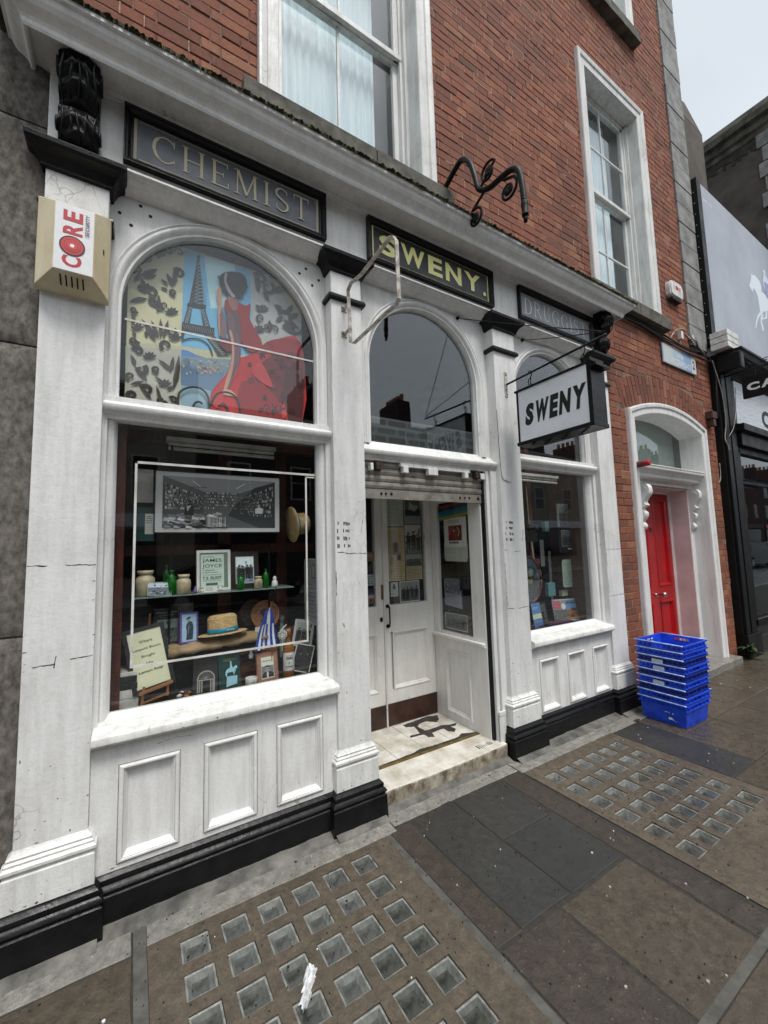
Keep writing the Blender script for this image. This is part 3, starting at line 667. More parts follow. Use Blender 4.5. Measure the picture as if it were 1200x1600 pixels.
def lower_window(i, px0, px1, panels, gz0=.845, gz1=2.255):
    x0, x1 = BAY[i]; gx0, gx1 = px0, px1
    wn = MB().sweep([(gx0, gz0), (gx1, gz0), (gx1, gz1), (gx0, gz1)][::-1], [(0,.145), (0,.118), (.006,.108), (.012,.090), (.022,.078), (.034,.074), (.040,.080), (.044,.066), (.052,.056), (.058,.052), (.090,.052), (.090,.14)], True).build('shop_window', M_WHITE, shop, smooth=False, bevel=.001, seg=1)
    for (a, c) in ((x0 + .001, gx0 - .04), (gx1 + .04, x1 - .001)): MB().box(a, c,.058,.14,.80,2.24).build('window_stile', M_WHITE, wn, bevel=.003)
    pane_box(gx0 - .002, gx1 + .002,.122, gz0 - .002, gz1 + .002, 'window_pane', M_GLASS, wn)
    MB().extx([(.14, gz0 - .012), (.095, gz0 - .012), (.060, gz0 - .026), (.058,.812), (-.016,.802), (-.028,.797), (-.034,.788), (-.034,.762), (-.026,.752), (-.012,.750), (-.008,.742), (.016,.738), (.14,.738)], x0 + .001, x1 - .001).build('window_sill', M_WHITE2, wn, bevel=.0015, seg=1)
    # stallriser
    st = MB(); zt = .738; zb = .205; pz0, pz1 = panels[0][2], panels[0][3]
    st.box(x0 + .001, x1 - .001,.02,.06, pz1, zt); st.box(x0 + .001, x1 - .001,.02,.06, zb, pz0)
    ed = [x0 + .001] + [v for p in panels for v in p[:2]] + [x1 - .001]
    for k in range(0, len(ed),2): st.box(ed[k], ed[k + 1],.02,.06, pz0, pz1)
    so = st.build('stallriser', M_WHITE, shop)
    for (a, c, d, e) in panels:
        pn = MB().box(a, c,.042,.055, d, e).build('riser_panel', M_WHITE, so)
        MB().sweep([(a + .028, d + .028), (c - .028, d + .028), (c - .028, e - .028), (a + .028, e - .028)][::-1], [(-.004,.045), (.0,.036), (.006,.030), (.008,.022), (.014,.014), (.020,.010), (.026,.010), (.032,.014), (.034,.022)], True).build('panel_moulding', M_WHITE, so)
    MB().extx([(.06,0), (-.012,0), (-.010,.125), (-.004,.132), (-.010,.142), (-.014,.150), (-.008,.160), (.004,.168), (.0,.180), (.002,.192), (.014,.204), (.03,.214), (.06,.216)][::-1], x0 + .001, x1 - .001).build('black_plinth', M_BLACK, so, bevel=.001, seg=1)
    return wn, so
w1, s1 = lower_window(0, *GX[0], [(-.025,.207,.238,.637), (.327,.570,.238,.637), (.687,.937,.238,.637)])
w3, s3 = lower_window(2, *GX[2], [(2.840,3.070,.228,.627), (3.205,3.437,.228,.627), (3.568,3.795,.228,.627)])
crackline(s3, [(3.66,.30), (3.665,.45), (3.66,.60)],.003,.0415); crackline(s1, [(.12,.697), (.2,.706), (.26,.70)],.002,.0195); crackline(s3, [(2.92,.30), (2.95,.36), (2.98,.30)],.002,.0415)
# thin strips along the mouldings: dirt plus recess shading painted in as colour
def grime_shade(parent, x0, x1, z0, z1, y, w=.0022):
    MB().sweep([(x0, z0), (x1, z0), (x1, z1), (x0, z1)][::-1], [(0, y), (w, y)], True).build('grime_shade_line', M_GRIMESHADE, parent)
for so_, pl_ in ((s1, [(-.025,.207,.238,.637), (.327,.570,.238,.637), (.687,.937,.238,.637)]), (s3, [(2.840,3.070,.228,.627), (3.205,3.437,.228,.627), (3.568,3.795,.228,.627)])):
    for a, c, d, e in pl_: grime_shade(so_, a - .006, c + .006, d - .006, e + .006,.0195,.003); grime_shade(so_, a + .030, c - .030, d + .030, e - .030,.0415,.0025); grime_shade(so_, a + .014, c - .014, d + .014, e - .014,.0128,.0016)
for w_, g_ in ((w1, GX[0]), (w3, GX[2])): grime_shade(w_, g_[0] - .040, g_[1] + .040,.805,2.295,.0505 + .012,.002); grime_shade(w_, g_[0] - .001, g_[1] + .001,.844,2.256,.1175,.003)
def chips(name, mat, spots, n, seed, smin=.0015, smax=.007, horiz=1.0):
    rg = random.Random(seed); b = MB()
    for k in range(n):
        x0, x1, z0, z1, y = rg.choice(spots); x = rg.uniform(x0, x1); z = rg.uniform(z0, z1); r = smin + (smax - smin) * rg.random() ** 3; m = rg.randint(6,10); el = rg.uniform(.5,2.2)
        b.add([(x + r * el * rg.uniform(.3,1.3) * math.cos(6.283 * j / m), y, z + r / el * rg.uniform(.3,1.3) * math.sin(6.283 * j / m)) for j in range(m)], [tuple(range(m))])
    return b.build(name, mat, shop, kind='stuff')
sp_ = []
for x0, x1 in PIL: sp_ += [(x0, x0 + .012,.45,1.8,-.0007), (x1 - .012, x1,.45,1.8,-.0007), (x0, x1,.43,.50,-.0007), (x0, x1,.43,.75,-.0007), (x0 - .02, x1 + .02,.225,.33,-.0305), (x0 - .02, x1 + .02,.222,.235,-.0312)]
for x0, x1 in (BAY[0], BAY[2]): sp_ += [(x0, x1,.755,.768,-.0345), (x0, x1,.762,.79,-.0345), (x0, x1,.215,.235,.0193), (x0, x1,.65,.735,.0193), (x0 + .04, x1 - .04,.81,.815,.0575)]
chips('paint_chips', simple('exposed_old_paint', (.50,.47,.42), (.34,.30,.26),.8,40, bstr=0), sp_,330,3,.001,.006)
chips('dark_chips', M_CRACK, sp_,45,9,.0008,.0028)
# white foil alarm tape stuck on the panes
TZ = 2.048
b = MB(); b.box(-.001,.955,.1185,.1215, TZ - .012, TZ); b.box(.893,.903,.1185,.1215,1.045,2.028); b.box(-.001,.010,.1185,.1215,1.045, TZ); b.box(-.001,.903,.1185,.1215,1.036,1.047); b.box(.893,.953,.1185,.1215,2.022,2.030)
b.build('alarm_tape', M_PLAST, w1)
b = MB(); b.box(-.062,.957,.1175,.1212,2.773,2.783); b.build('alarm_tape', M_PLAST, sp1)

# ---- entrance lobby in the middle bay
LX0, LX1 = 1.262,2.335
lob = MB()
lob.box(LX1, LX1 + .04,.10,.24,.10,2.2)        # front post of the lobby side
lob.box(LX1, LX1 + .04,.24,.66,.10,.185); lob.box(LX1, LX1 + .04,.24,.66,.69,.845); lob.box(LX1, LX1 + .04,.24,.66,1.965,2.2)
lob.box(LX1, LX1 + .04,.66,.80,.10,2.2); lob.box(LX1, LX1 + .04,.24,.30,.185,.69); lob.box(LX1, LX1 + .04,.585,.66,.185,.69)
lside = lob.build('lobby_side', M_CREAM, shop)
b = MB(); b.box(LX1 + .018, LX1 + .03,.30,.585,.185,.69); b.build('riser_panel', M_CREAM, lside)
b = MB()
yy0, yy1, zz0, zz1 = .318,.567,.205,.672
fp = [(-.006,.016), (.0,.008), (.008,.004), (.010,-.004), (.016,-.008), (.024,-.008), (.028,.001)]
P4 = [(yy0, zz0), (yy1, zz0), (yy1, zz1), (yy0, zz1)]
t_ = MB(); t_.sweep(P4[::-1], fp, True); b.add([(LX1 + y, x, z) for x, y, z in t_.v], t_.f); b.build('panel_moulding', M_CREAM, lside)
b = MB(); b.box(LX1 - .035, LX1 + .001,.105,.75,.800,.822); b.box(LX1 - .018, LX1 + .001,.105,.75,.785,.80); b.build('lobby_sill', M_CREAM, lside, bevel=.003)
MB().box(LX1 + .012, LX1 + .017,.24,.66,.845,1.965).build('lobby_pane', M_GLASS, lside)
b = MB(); b.box(LX0 - .02, LX0,.15,.80,.10,2.2); b.build('lobby_side', M_CREAM, shop)
b = MB(); b.box(LX0 - .04, LX1 + .04,.10,.80,2.17,2.20); b.build('lobby_ceiling', M_CREAM, shop)
# jambs
def jamb(x0, x1, side):
    b = MB(); b.box(x0, x1,.062,.15,.105,2.166); b.build('door_jamb', M_WHITE, shop, bevel=.003)
    for (a, c, y) in ((x0, x0 + (x1 - x0) * .30,.050), (x0 + (x1 - x0) * .42, x1,.040)):
        MB().box(a, c, y,.0621,.105,2.166).build('jamb_moulding', M_WHITE, shop, bevel=.004)
jamb(2.366,2.474,1); MB().box(1.251,1.262,.062,.15,.105,2.166).build('door_jamb', M_WHITE, shop, bevel=.003)
MB().box(2.345,2.366,.075,.11,.11,2.166).build('shutter_guide', M_BLACK, shop)
b = MB(); b.box(2.366,2.43,.030,.0395,.105,.30); b.box(2.364,2.434,.026,.04,.30,.33); b.build('jamb_shoe', M_WHITE2, shop, bevel=.002)
# step
b = MB(); rg = random.Random(2); n = 30; vs = []
for i in range(n + 1):
    x = 1.252 + (2.392 - 1.252) * i / n; wv = .010 * math.sin(math.pi * i / n) ; y = -.005 - .010 * math.sin(math.pi * i / n) + rg.uniform(-.0015,.0015); t = .113 - wv * .5
    vs += [(x, y + .006,-.01), (x, y, t - .012), (x, y + .003, t - .004), (x, y + .012, t), (x,.10,.115), (x,.215,.116), (x,.215,-.01)]
b.add(vs, [(7 * i + k,7 * i + 7 + k,7 * i + 8 + k,7 * i + 1 + k) for i in range(n) for k in range(6)] + [tuple(range(7)), tuple(range(7 * n + 6,7 * n - 1,-1))])
b.mi = [1 if (q % 6) in (0,1) and q < 6 * n else 0 for q in range(len(b.f))]; b.build('doorstep', [M_MARBLE, M_DIRTMARBLE], shop, smooth=False)
b = MB()
for i in range(8): b.box(2.17 + i * .018 + rg.uniform(-.004,.004),2.175 + i * .018,.045 + rg.uniform(0,.01),.085 + rg.uniform(-.01,.01),.1135,.1162)
b.build('worn_letters', M_TILEBED, shop)
b = MB(); b.box(1.255,2.362,.216,.246,.09,.1190); b.build('brass_strip', M_BRASS, shop, bevel=.002)
b = MB(); b.box(1.25,2.36,.246,.80,.05,.1100); b.build('lobby_floor', M_TILEBED, shop)
tx = [1.372,1.60,1.845,2.09,2.333]; ty = [.262,.43,.585,.74]
rg = random.Random(9)
def tile(poly):
    out = []
    for i, p in enumerate(poly):
        q = poly[(i + 1) % len(poly)]; L = math.dist(p, q); n_ = max(1, int(L / .022)); nx, ny = -(q[1] - p[1]) / L, (q[0] - p[0]) / L
        rough_ = .0012 if abs(p[0] - q[0]) < 1e-6 or abs(p[1] - q[1]) < 1e-6 else .008
        for k in range(n_): out.append((p[0] + (q[0] - p[0]) * k / n_ + nx * rg.uniform(0, rough_), p[1] + (q[1] - p[1]) * k / n_ + ny * rg.uniform(0, rough_)))
    MB().extz(out,.105,.1165 + rg.uniform(-.0006,.0006)).build('marble_tile', M_MARBLE, shop)
g_ = .0015
tx = [1.264] + tx
for i in range(5):
    for j in range(3): a, c, d, e = tx[i] + g_, tx[i + 1] - g_, ty[j] + g_, ty[j + 1] - g_; tile([(a, d), (c, d), (c, e), (a, e)])
def ragged(poly, rr, step=.012):
    out = []
    for i, p in enumerate(poly):
        q = poly[(i + 1) % len(poly)]; n_ = max(1, int(math.dist(p, q) / step))
        for k in range(n_): out.append((p[0] + (q[0] - p[0]) * k / n_ + rg.uniform(-rr, rr), p[1] + (q[1] - p[1]) * k / n_ + rg.uniform(-rr, rr)))
    return out
for poly in [[(1.936,0.693), (2.052,0.703), (2.198,0.718), (2.289,0.686), (2.245,0.608), (2.194,0.581), (2.139,0.641), (2.068,0.64), (2.016,0.602), (2.018,0.51), (2.097,0.501), (2.185,0.507), (2.248,0.482), (2.323,0.469), (2.28,0.439), (2.232,0.444), (2.242,0.389), (2.196,0.356), (2.165,0.396), (2.167,0.452), (2.101,0.451), (2.043,0.446), (2.019,0.381), (1.977,0.402), (1.974,0.458), (1.857,0.474), (1.869,0.5), (1.96,0.495), (1.992,0.614), (1.928,0.65)], [(1.731,0.268), (1.812,0.288), (1.957,0.273), (2.068,0.27), (2.169,0.276), (2.217,0.305), (2.313,0.264), (2.367,0.235), (2.327,0.218), (2.013,0.218), (1.706,0.22), (1.435,0.232), (1.44,0.254)]]:
    MB().extz(ragged(poly,.003),.110,.1182).build('worn_patch', M_TILEBED, shop)
# doors
DYF = .735
def door(x0, x1, gx, px, hinge):
    b = MB(); y0, y1 = DYF, DYF + .045
    b.box(x0, gx[0], y0, y1,.118,2.16); b.box(gx[1], x1, y0, y1,.118,2.16); b.box(gx[0], gx[1], y0, y1,2.06,2.16); b.box(gx[0], gx[1], y0, y1,.873,1.095); b.box(gx[0], gx[1], y0, y1,.118,.400)
    d = b.build('entrance_door', M_CREAM, shop)
    MB().box(px[0] - .03, px[1] + .03, y0 + .018, y1 - .01,.38,.89).build('door_panel', M_CREAM, d)
    MB().sweep([(px[0] + .024,.424), (px[1] - .024,.424), (px[1] - .024,.850), (px[0] + .024,.850)][::-1], [(-.006, y0 + .018), (.0, y0 + .008), (.008, y0 + .004), (.012, y0 - .004), (.020, y0 - .006), (.026, y0 - .001)], True).build('panel_moulding', M_CREAM, d)
    MB().box(gx[0], gx[1], y0 + .02, y0 + .024,1.095,2.06).build('door_glass', M_GLASS, d)
    MB().box(gx[0] - .01, gx[1] + .01, y0 + .06, y0 + .064,1.08,2.07).build('door_backing', M_DARKIN, d)
    MB().box(x0 + .004, x1 - .003, y0 - .008, y0 - .001,.122,.296).build('kick_plate', M_KICK, d, bevel=.002)
    return d
dr = door(1.812,2.332, (1.864,2.263), (1.887,2.267),1); dl = door(1.266,1.800, (1.345,1.735), (1.35,1.737),0)
b = MB(); b.box(1.800,1.814, DYF - .014, DYF + .02,.118,2.15); b.build('door_astragal', M_WHITE2, dr, bevel=.004)
b = MB(); b.tube([(1.838,.727,.925), (1.838,.70,.925), (1.838,.695,.95), (1.838,.695,1.07), (1.838,.70,1.09), (1.838,.727,1.09)],.0065,8)
for z in (.925,1.09): b.lathe([(.016,-.004), (.016,.004)], (1.838,.728, z),12, Matrix.Rotation(R(90),4, 'X'))
b.build('pull_handle', M_IRON, dr, smooth=True)
b = MB(); b.exty([(1.777 + .013 * math.cos(k * .6),.985 + .02 * math.sin(k * .6)) for k in range(10)],.728,.734); b.build('keyhole', M_IRON, dl)
b = MB(); b.box(1.783,1.795,.722,.735,1.15,1.27); b.tube([(1.789,.715,1.15), (1.789,.715,1.27)],.004,6); b.build('door_bolt', simple('rusty_brass', (.52,.40,.24), (.30,.22,.14),.5,20), dl)
# shutter
sh = MB().box(1.263,2.345,.088,.096,1.908,1.972).build('roller_shutter', M_SHUTTER, shop, bevel=.002)
for k in range(5):
    z = 1.976 + k * .047
    MB().extx([(.100, z), (.088, z), (.084, z + .006), (.080, z + .022), (.084, z + .040), (.088, z + .0455), (.100, z + .0455)][::-1],1.263,2.345).build('shutter_slat', M_SHUTTER, sh)
rg = random.Random(4)
for x in (1.42,1.455,1.50,2.12,2.17,2.215,2.31):
    MB().lathe([(.008 + rg.uniform(0,.005),0), (.006,.006)], (x,.086,1.945),10, Matrix.Rotation(R(90),4, 'X')).build('shutter_bolt', M_IRON, sh)
b = MB(); b.box(1.56,2.20,.050,.085,2.135,2.160)
hd = b.build('shutter_box_trim', M_WHITE2, sh)
for (a, c) in ((1.573,1.615), (1.79,1.875), (2.135,2.17), (1.312,1.335), (2.30,2.345)): MB().box(a, c,.035,.075,2.090,2.137).build('stop_block', M_WHITE2, sh, bevel=.003)
for x in (1.36,2.255):
    b = MB(); b.box(x, x + .055,.045,.08,2.10,2.15, Matrix.Rotation(.0,4, 'Z')); b.tube([(x + .01,.045,2.15), (x + .0,.03,2.10), (x + .03,.03,2.09), (x + .05,.045,2.13)],.004,6); b.build('shutter_padlock', simple('rusty_iron', (.25,.18,.14), (.12,.09,.08),.7,30), sh)

# ---- shop interior, dark
b = MB()
X0, X1, Y0, Y1, Z0, Z1 = -.36,4.10,.15,3.2,.02,3.44
vs = [(X0, Y0, Z0), (X1, Y0, Z0), (X1, Y1, Z0), (X0, Y1, Z0), (X0, Y0, Z1), (X1, Y0, Z1), (X1, Y1, Z1), (X0, Y1, Z1)]
b.add(vs, [(4,5,6,7), (2,3,7,6), (1,2,6,5), (0,4,7,3), (0,3,2,1)]); b.build('shop_room', M_DARKIN, shop)
for x0, x1, nm in ((-.13,1.20, 'a'), (2.42,3.90, 'b')):
    MB().box(x0, x1,.13,.72,.78,.815 if x0 < 0 else .80).build('display_floor', M_INFLOOR, shop)
b = MB(); b.box(.455,.535,.50,.56,.81,3.3); b.box(-.135,-.04,.17,.24,.81,2.25); b.box(.86,.93,.60,.66,.81,3.3); b.box(-.13,1.1,.50,.55,1.57,1.63); b.box(-.13,1.1,.50,.55,2.26,2.36); b.build('display_posts', M_DWOOD, shop)
b = MB(); b.box(-.13,1.02,.70,.72,.81,1.15); b.box(-.13,.16,.56,.58,1.63,2.3); b.build('display_back', M_DARKIN, shop)
b = MB(); b.box(3.40,3.46,.50,.56,.80,3.2); b.box(2.75,3.9,.55,.60,2.26,2.36); b.box(3.86,3.90,.17,.6,.8,2.3); b.build('display_posts', simple('orange_brown_wood', (.36,.20,.12), (.24,.12,.08),.45,12, stretch=(6,6,1)), shop)
b = MB(); b.box(-.10,1.0,.16,.18,2.24,2.36); b.build('blind_box', M_DARKIN, shop)

# ================================================================ RED BRICK BUILDING
bld = thing('brick_building', 'red brick town house with white framed sash windows and grey quoins above the shopfront', 'building', (3.2,.2,0))
BY = .078
WA = (.594,2.003,4.37,6.95); WB = (4.12,5.555,4.30,7.13); WC = (4.12,5.51,8.20,10.4); WD = (.594,2.003,8.20,10.4)
DX0, DX1, DCX = 4.575,6.49,5.53
def darc(x, half, ze, rise): # segmental arch height at x
    Rr = (half * half + rise * rise) / (2 * rise); return ze - (Rr - rise) + math.sqrt(max(0, Rr * Rr - (x - DCX) ** 2))
def door_top(x): return darc(x,.957,3.035,.165)
ARCH_O = lambda x: darc(x,1.02,3.395,.165)
def blocked(xa, xb, za, zb):
    """True where no brick belongs"""
    for x0, x1, z0, z1 in (WA, WB, WC, WD):
        if xb > x0 + .01 and xa < x1 - .01 and zb > z0 - .12 and za < z1 - .005: return True
    if xb > DX0 + .005 and xa < DX1 - .005 and za < door_top(max(min((xa + xb) / 2, DX1), DX0)) - .01: return True
    if DX0 - .04 < (xa + xb) / 2 < DX1 + .02 and (za + zb) / 2 < ARCH_O((xa + xb) / 2) and zb > 2.98: return True
    return False
course, jt = .0752,.0072
cand = []; rg = random.Random(21)
zc = 0.0; row = 0
while zc < 10.3:
    xmax = 6.872 if zc < 4.185 else (6.335 if (row // 4) % 2 == 9 else 6.335)
    xmin = 4.128 if zc < 3.86 else -.55
    if zc < 3.86: x = 4.128 - (0 if row % 2 else .06)
    else: x = -.62 - (.17 if row % 2 else 0)
    k = row % 2
    while x < xmax:
        L = .2165 if k % 2 == 0 else .1035
        if rg.random() < .06: L = .2165
        a, c = max(x, xmin), min(x + L, xmax); x += L + jt; k += 1
        if c - a < .03: continue
        # clip against openings
        for x0, x1, z0, z1 in (WA, WB, WC, WD, (DX0, DX1,0,3.0)):
            if zc + course > z0 - .12 and zc < z1 - .02:
                if a < x0 < c: c = x0
                elif a < x1 < c: a = x1
        if c - a < .03: continue
        if blocked(a, c, zc, zc + course - jt): continue
        cand.append((a, c, zc + .0, zc + course - jt))
    zc += course; row += 1
# which bricks show largest: nearest the street corner camera height and inside the picture
def inview(q):
    v_ = Vector(q) - Vector((0,-2.25,1.575)); d = v_.dot(Vector(_f))
    if d <= 0: return 0
    u = 638.7 * v_.dot(Vector(_r)) / d; w = 638.7 * v_.dot(Vector(_u)) / d
    if abs(u) > 600 or abs(w) > 800: return 0
    if q[2] < 4.04 and q[0] < 4.2: return 0
    return (2.25 / v_.length ** 3)
cand.sort(key=lambda t: -inview(((t[0] + t[1]) / 2, BY, (t[2] + t[3]) / 2)) * (t[1] - t[0]))
def brick_geo(b, a, c, z0, z1, y=BY, rr=None, dep=.012):
    rr = rr if rr is not None else rg.random(); b.r = rr + .0001; j = lambda s=.0016: rg.uniform(-s, s); yy = y + rg.uniform(-.0025,.0022); e = .0035
    f = [(a + j(), yy + .003, z0 + j()), (c + j(), yy + .003, z0 + j()), (c + j(), yy + .003, z1 + j()), (a + j(), yy + .003, z1 + j())]
    m = ((a + c) / 2, (z0 + z1) / 2)
    g = [(p[0] + (e if p[0] < m[0] else -e), yy, p[2] + (e if p[2] < m[1] else -e)) for p in f]; h = [(p[0], y + dep, p[2]) for p in f]
    b.add(f + g + h, [(4,5,6,7)] + [(i, (i + 1) % 4,4 + (i + 1) % 4,4 + i) for i in range(4)] + [(8 + i,8 + (i + 1) % 4, (i + 1) % 4, i) for i in range(4)])
NB_ = 280
wallm = MB()
# mortar bed behind the bricks, with the openings left out
def wall_cells(b, xs, zs, y, skip):
    for a, c in zip(xs, xs[1:]):
        for d, e in zip(zs, zs[1:]):
            if skip((a + c) / 2, (d + e) / 2): continue
            b.add([(a, y, d), (c, y, d), (c, y, e), (a, y, e)], [(0,1,2,3)])
def skipw(x, z):
    for x0, x1, z0, z1 in (WA, WB, WC, WD):
        if x0 + .10 < x < x1 - .10 and z0 - .0 < z < z1 - .13: return True
    if DX0 + .1 < x < DX1 - .1 and z < door_top(x) - .02: return True
    if z < 3.86 and x < 4.12: return True
    return False
xsw = sorted({-.62,4.12,6.88} | {v for w in (WA, WB, WC) for v in (w[0] + .10, w[1] - .10)} | {DX0 + .1 + (DX1 - DX0 - .2) * i / 16 for i in range(17)}); zsw = sorted({0,2.9,3.86,10.4,11.2} | {v for w in (WA, WB, WC) for v in (w[2], w[3] - .13)} | {2.98 + .02 * i for i in range(14)})
wall_cells(wallm, xsw, zsw, BY + .0045, skipw)
wall = wallm.build('wall', M_MORTAR, bld)
# shared brick meshes of a few lengths and chips
shared = {}
for a, c, z0, z1 in cand[:NB_]:
    L = round(c - a,2); v = rg.randint(0,3)
    if (L, v) not in shared:
        b = MB(); brick_geo(b,0, c - a,0, z1 - z0,0,0); o = b.build('brick', M_BRICK); shared[(L, v)] = o.data; bpy.data.objects.remove(o)
    o = bpy.data.objects.new('brick', shared[(L, v)]); COL.objects.link(o); o.parent = wall; o.location = (a - 3.2, BY - .2 + rg.uniform(-.0015,.0015), z0); o.scale = ((c - a) / max(.001, shared[(L, v)].vertices[9].co.x - shared[(L, v)].vertices[8].co.x),1,1)
b = MB()
for a, c, z0, z1 in cand[NB_:]: brick_geo(b, a, c, z0, z1)
b.build('brickwork', M_BRICK, wall, kind='stuff')
b = MB(); rg3 = random.Random(77); near = [t for t in cand if t[2] < 8.5]      # brighter lime pointing left round some bricks
for a, c, z0, z1 in rg3.sample(near,520):
    full = rg3.random() < .07; g = .0042; yy = BY - .0012
    for q, (p0, p1, p2, p3) in enumerate(((a - g, c + g, z0 - g, z0), (a - g, c + g, z1, z1 + g), (a - g, a, z0, z1), (c, c + g, z0, z1))):
        if full or rg3.random() < (.14 if q < 2 else .45):
            k0, k1 = (p0, p1) if full else sorted((rg3.uniform(p0, p1), rg3.uniform(p0, p1)))
            b.box(k0 if q < 2 else p0, k1 if q < 2 else p1, yy, BY + .006, p2 - .0006, p3 + .0006)
b.build('lime_pointing', simple('pale_pointing', (.80,.68,.60), (.64,.50,.42),.9,40), wall, kind='stuff')
# brick arch over the red door: voussoirs in two rings
Rr = (.957 ** 2 + .165 ** 2) / (2 * .165); cz = 3.035 + .165 - Rr; ang = math.asin(1.0 / Rr); n = 27; b = MB()
for i in range(n):
    t0 = -ang + 2 * ang * i / n; t1 = -ang + 2 * ang * (i + 1) / n
    off = 0 if i % 2 else .105
    for r0, r1 in (((0.012,.105 if i % 2 else .215)), ((.115 if i % 2 else .225),.335)):
        ra, rb = Rr + r0, Rr + r1; g = .0016; b.r = rg.random() * .6 + .35; yy = BY + rg.uniform(-.002,.001)
        q = [(ra, t0 + g), (ra, t1 - g), (rb, t1 - g), (rb, t0 + g)]; p = [(DCX + r * math.sin(t), cz + r * math.cos(t)) for r, t in q]
        vb = MB(); vb.r = b.r; vb.exty(p, yy, BY + .02); vb.build('brick', M_BRICK, wall, bevel=.002, seg=1)
# quoin stones
for i in range(21):
    z = 4.19 + (i - .03) * .2985; o = MB().box(6.335,6.835,.052 + (.004 if i % 2 else 0),.30, z + .006, z + .292).build('quoin_stone', M_QUOIN, bld, bevel=.004)
b = MB(); b.box(6.34,6.83,.068,.3,4.15,10.5); b.build('quoin_bed', M_CRACK, bld)
b = MB(); b.box(6.40,6.875,.10,6,0,10.6); b.box(-.6,6.85,.45,6,4.0,10.6); b.build('house_body', M_DARKIN, bld)
# ---- sash windows
def sash_window(x0, x1, zs, z1, ix0, ix1, iz1, sash_y, bars, rail, dark_l=False, hb=None):
    w = MB(); path = [(ix0, zs), (ix0, iz1), (ix1, iz1), (ix1, zs)]
    fw = ix0 - x0
    win = MB().sweep(path, [(0, sash_y + .06), (0,.085), (.001,.062), (.006,.055), (fw * .55,.052), (fw * .58,.046), (fw * .62,.040), (fw * .88,.034), (fw * .97,.036), (fw,.046), (fw,.10)]).build('window', M_WHITE2, bld, smooth=False)
    # box frame
    y = sash_y; b = MB(); b.box(ix0 + .0, ix0 + .045, y, y + .08, zs, iz1); b.box(ix1 - .050, ix1, y, y + .08, zs, iz1); b.box(ix0, ix1, y, y + .08, iz1 - .045, iz1); b.box(ix1 - .028, ix1 - .0, y - .035, y, zs, iz1 - .02)
    b.build('box_frame', M_WHITE2, win, bevel=.003)
    sx0, sx1 = ix0 + .045, ix1 - .050
    up = MB(); up.box(sx0, sx0 + .045, y + .015, y + .05, rail, iz1 - .045); up.box(sx1 - .045, sx1, y + .015, y + .05, rail, iz1 - .045); up.box(sx0, sx1, y + .015, y + .05, iz1 - .09, iz1 - .045); up.box(sx0 - .02, sx1 + .02, y - .005, y + .05, rail, rail + .045); up.build('upper_sash', M_WHITE2, win, bevel=.003)
    lo = MB(); lo.box(sx0, sx0 + .045, y + .045, y + .08, zs + .01, rail); lo.box(sx1 - .045, sx1, y + .045, y + .08, zs + .01, rail); lo.box(sx0, sx1, y + .045, y + .08, zs + .01, zs + .08); lo.box(sx0, sx1, y + .03, y + .08, rail - .01, rail + .0); lo.build('lower_sash', M_WHITE2, win, bevel=.003)
    g = MB()
    for bx in bars: g.box(bx - .009, bx + .009, y + .022, y + .042, rail, iz1 - .09); g.box(bx - .009, bx + .009, y + .052, y + .072, zs + .08, rail)
    for z in (hb or []):
        yy = y + (.023 if z > rail else .053); g.box(sx0 + .04, sx1 - .04, yy, yy + .018, z - .009, z + .009)
    g.build('glazing_bar', M_WHITE2, win)
    ed = [sx0 + .045] + [v for bx in bars for v in (bx - .009, bx + .009)] + [sx1 - .045]
    for k in range(0, len(ed),2):
        MB().box(ed[k], ed[k + 1], y + .030, y + .033, rail + .045, iz1 - .09).build('window_pane', M_GLASSUP, win)
        MB().box(ed[k], ed[k + 1], y + .060, y + .063, zs + .08, rail - .01).build('window_pane', M_GLASSUP, win)
    c = MB(); N = 60; vs = []
    for i in range(N + 1):
        x = sx0 + .03 + (sx1 - sx0 - .06) * .86 * i / N; yy = y + .16 + .012 * math.sin(i * 1.3) + .006 * math.sin(i * 2.9); vs += [(x, yy, zs), (x, yy, rail - .06 if 0 else iz1)]
    c.add(vs, [(2 * i,2 * i + 2,2 * i + 3,2 * i + 1) for i in range(N)]); c.build('net_curtain', M_CURT, win, smooth=True)
    return win
sash_window(WA[0], WA[1],4.372, WA[3],.729,1.855, WA[3] - .15,.235, [1.262],5.62)
sash_window(WB[0], WB[1],4.30, WB[3],4.262,5.392, WB[3] - .135,.215, [4.84],5.70, hb=[6.34,5.04])
sash_window(WC[0], WC[1],8.20, WC[3],4.25,5.37, WC[3] - .135,.215, [4.81],9.4, hb=[9.9,8.8])
sash_window(WD[0], WD[1],8.20, WD[3],.729,1.855, WD[3] - .135,.215, [1.29],9.4, hb=[9.9,8.8])
for x0, x1, z0, z1 in ((.492,2.105,4.245,4.372), (3.985,5.615,4.150,4.302), (3.99,5.525,8.055,8.20), (.49,2.1,8.055,8.2)):
    m_ = (x0 + x1) / 2 + .1
    for a, c in ((x0, m_ - .003), (m_ + .003, x1)): MB().box(a, c,-.022,.30, z0 + rg.uniform(-.004,.004), z1).build('window_sill', M_STONE, bld, bevel=.007, seg=3)
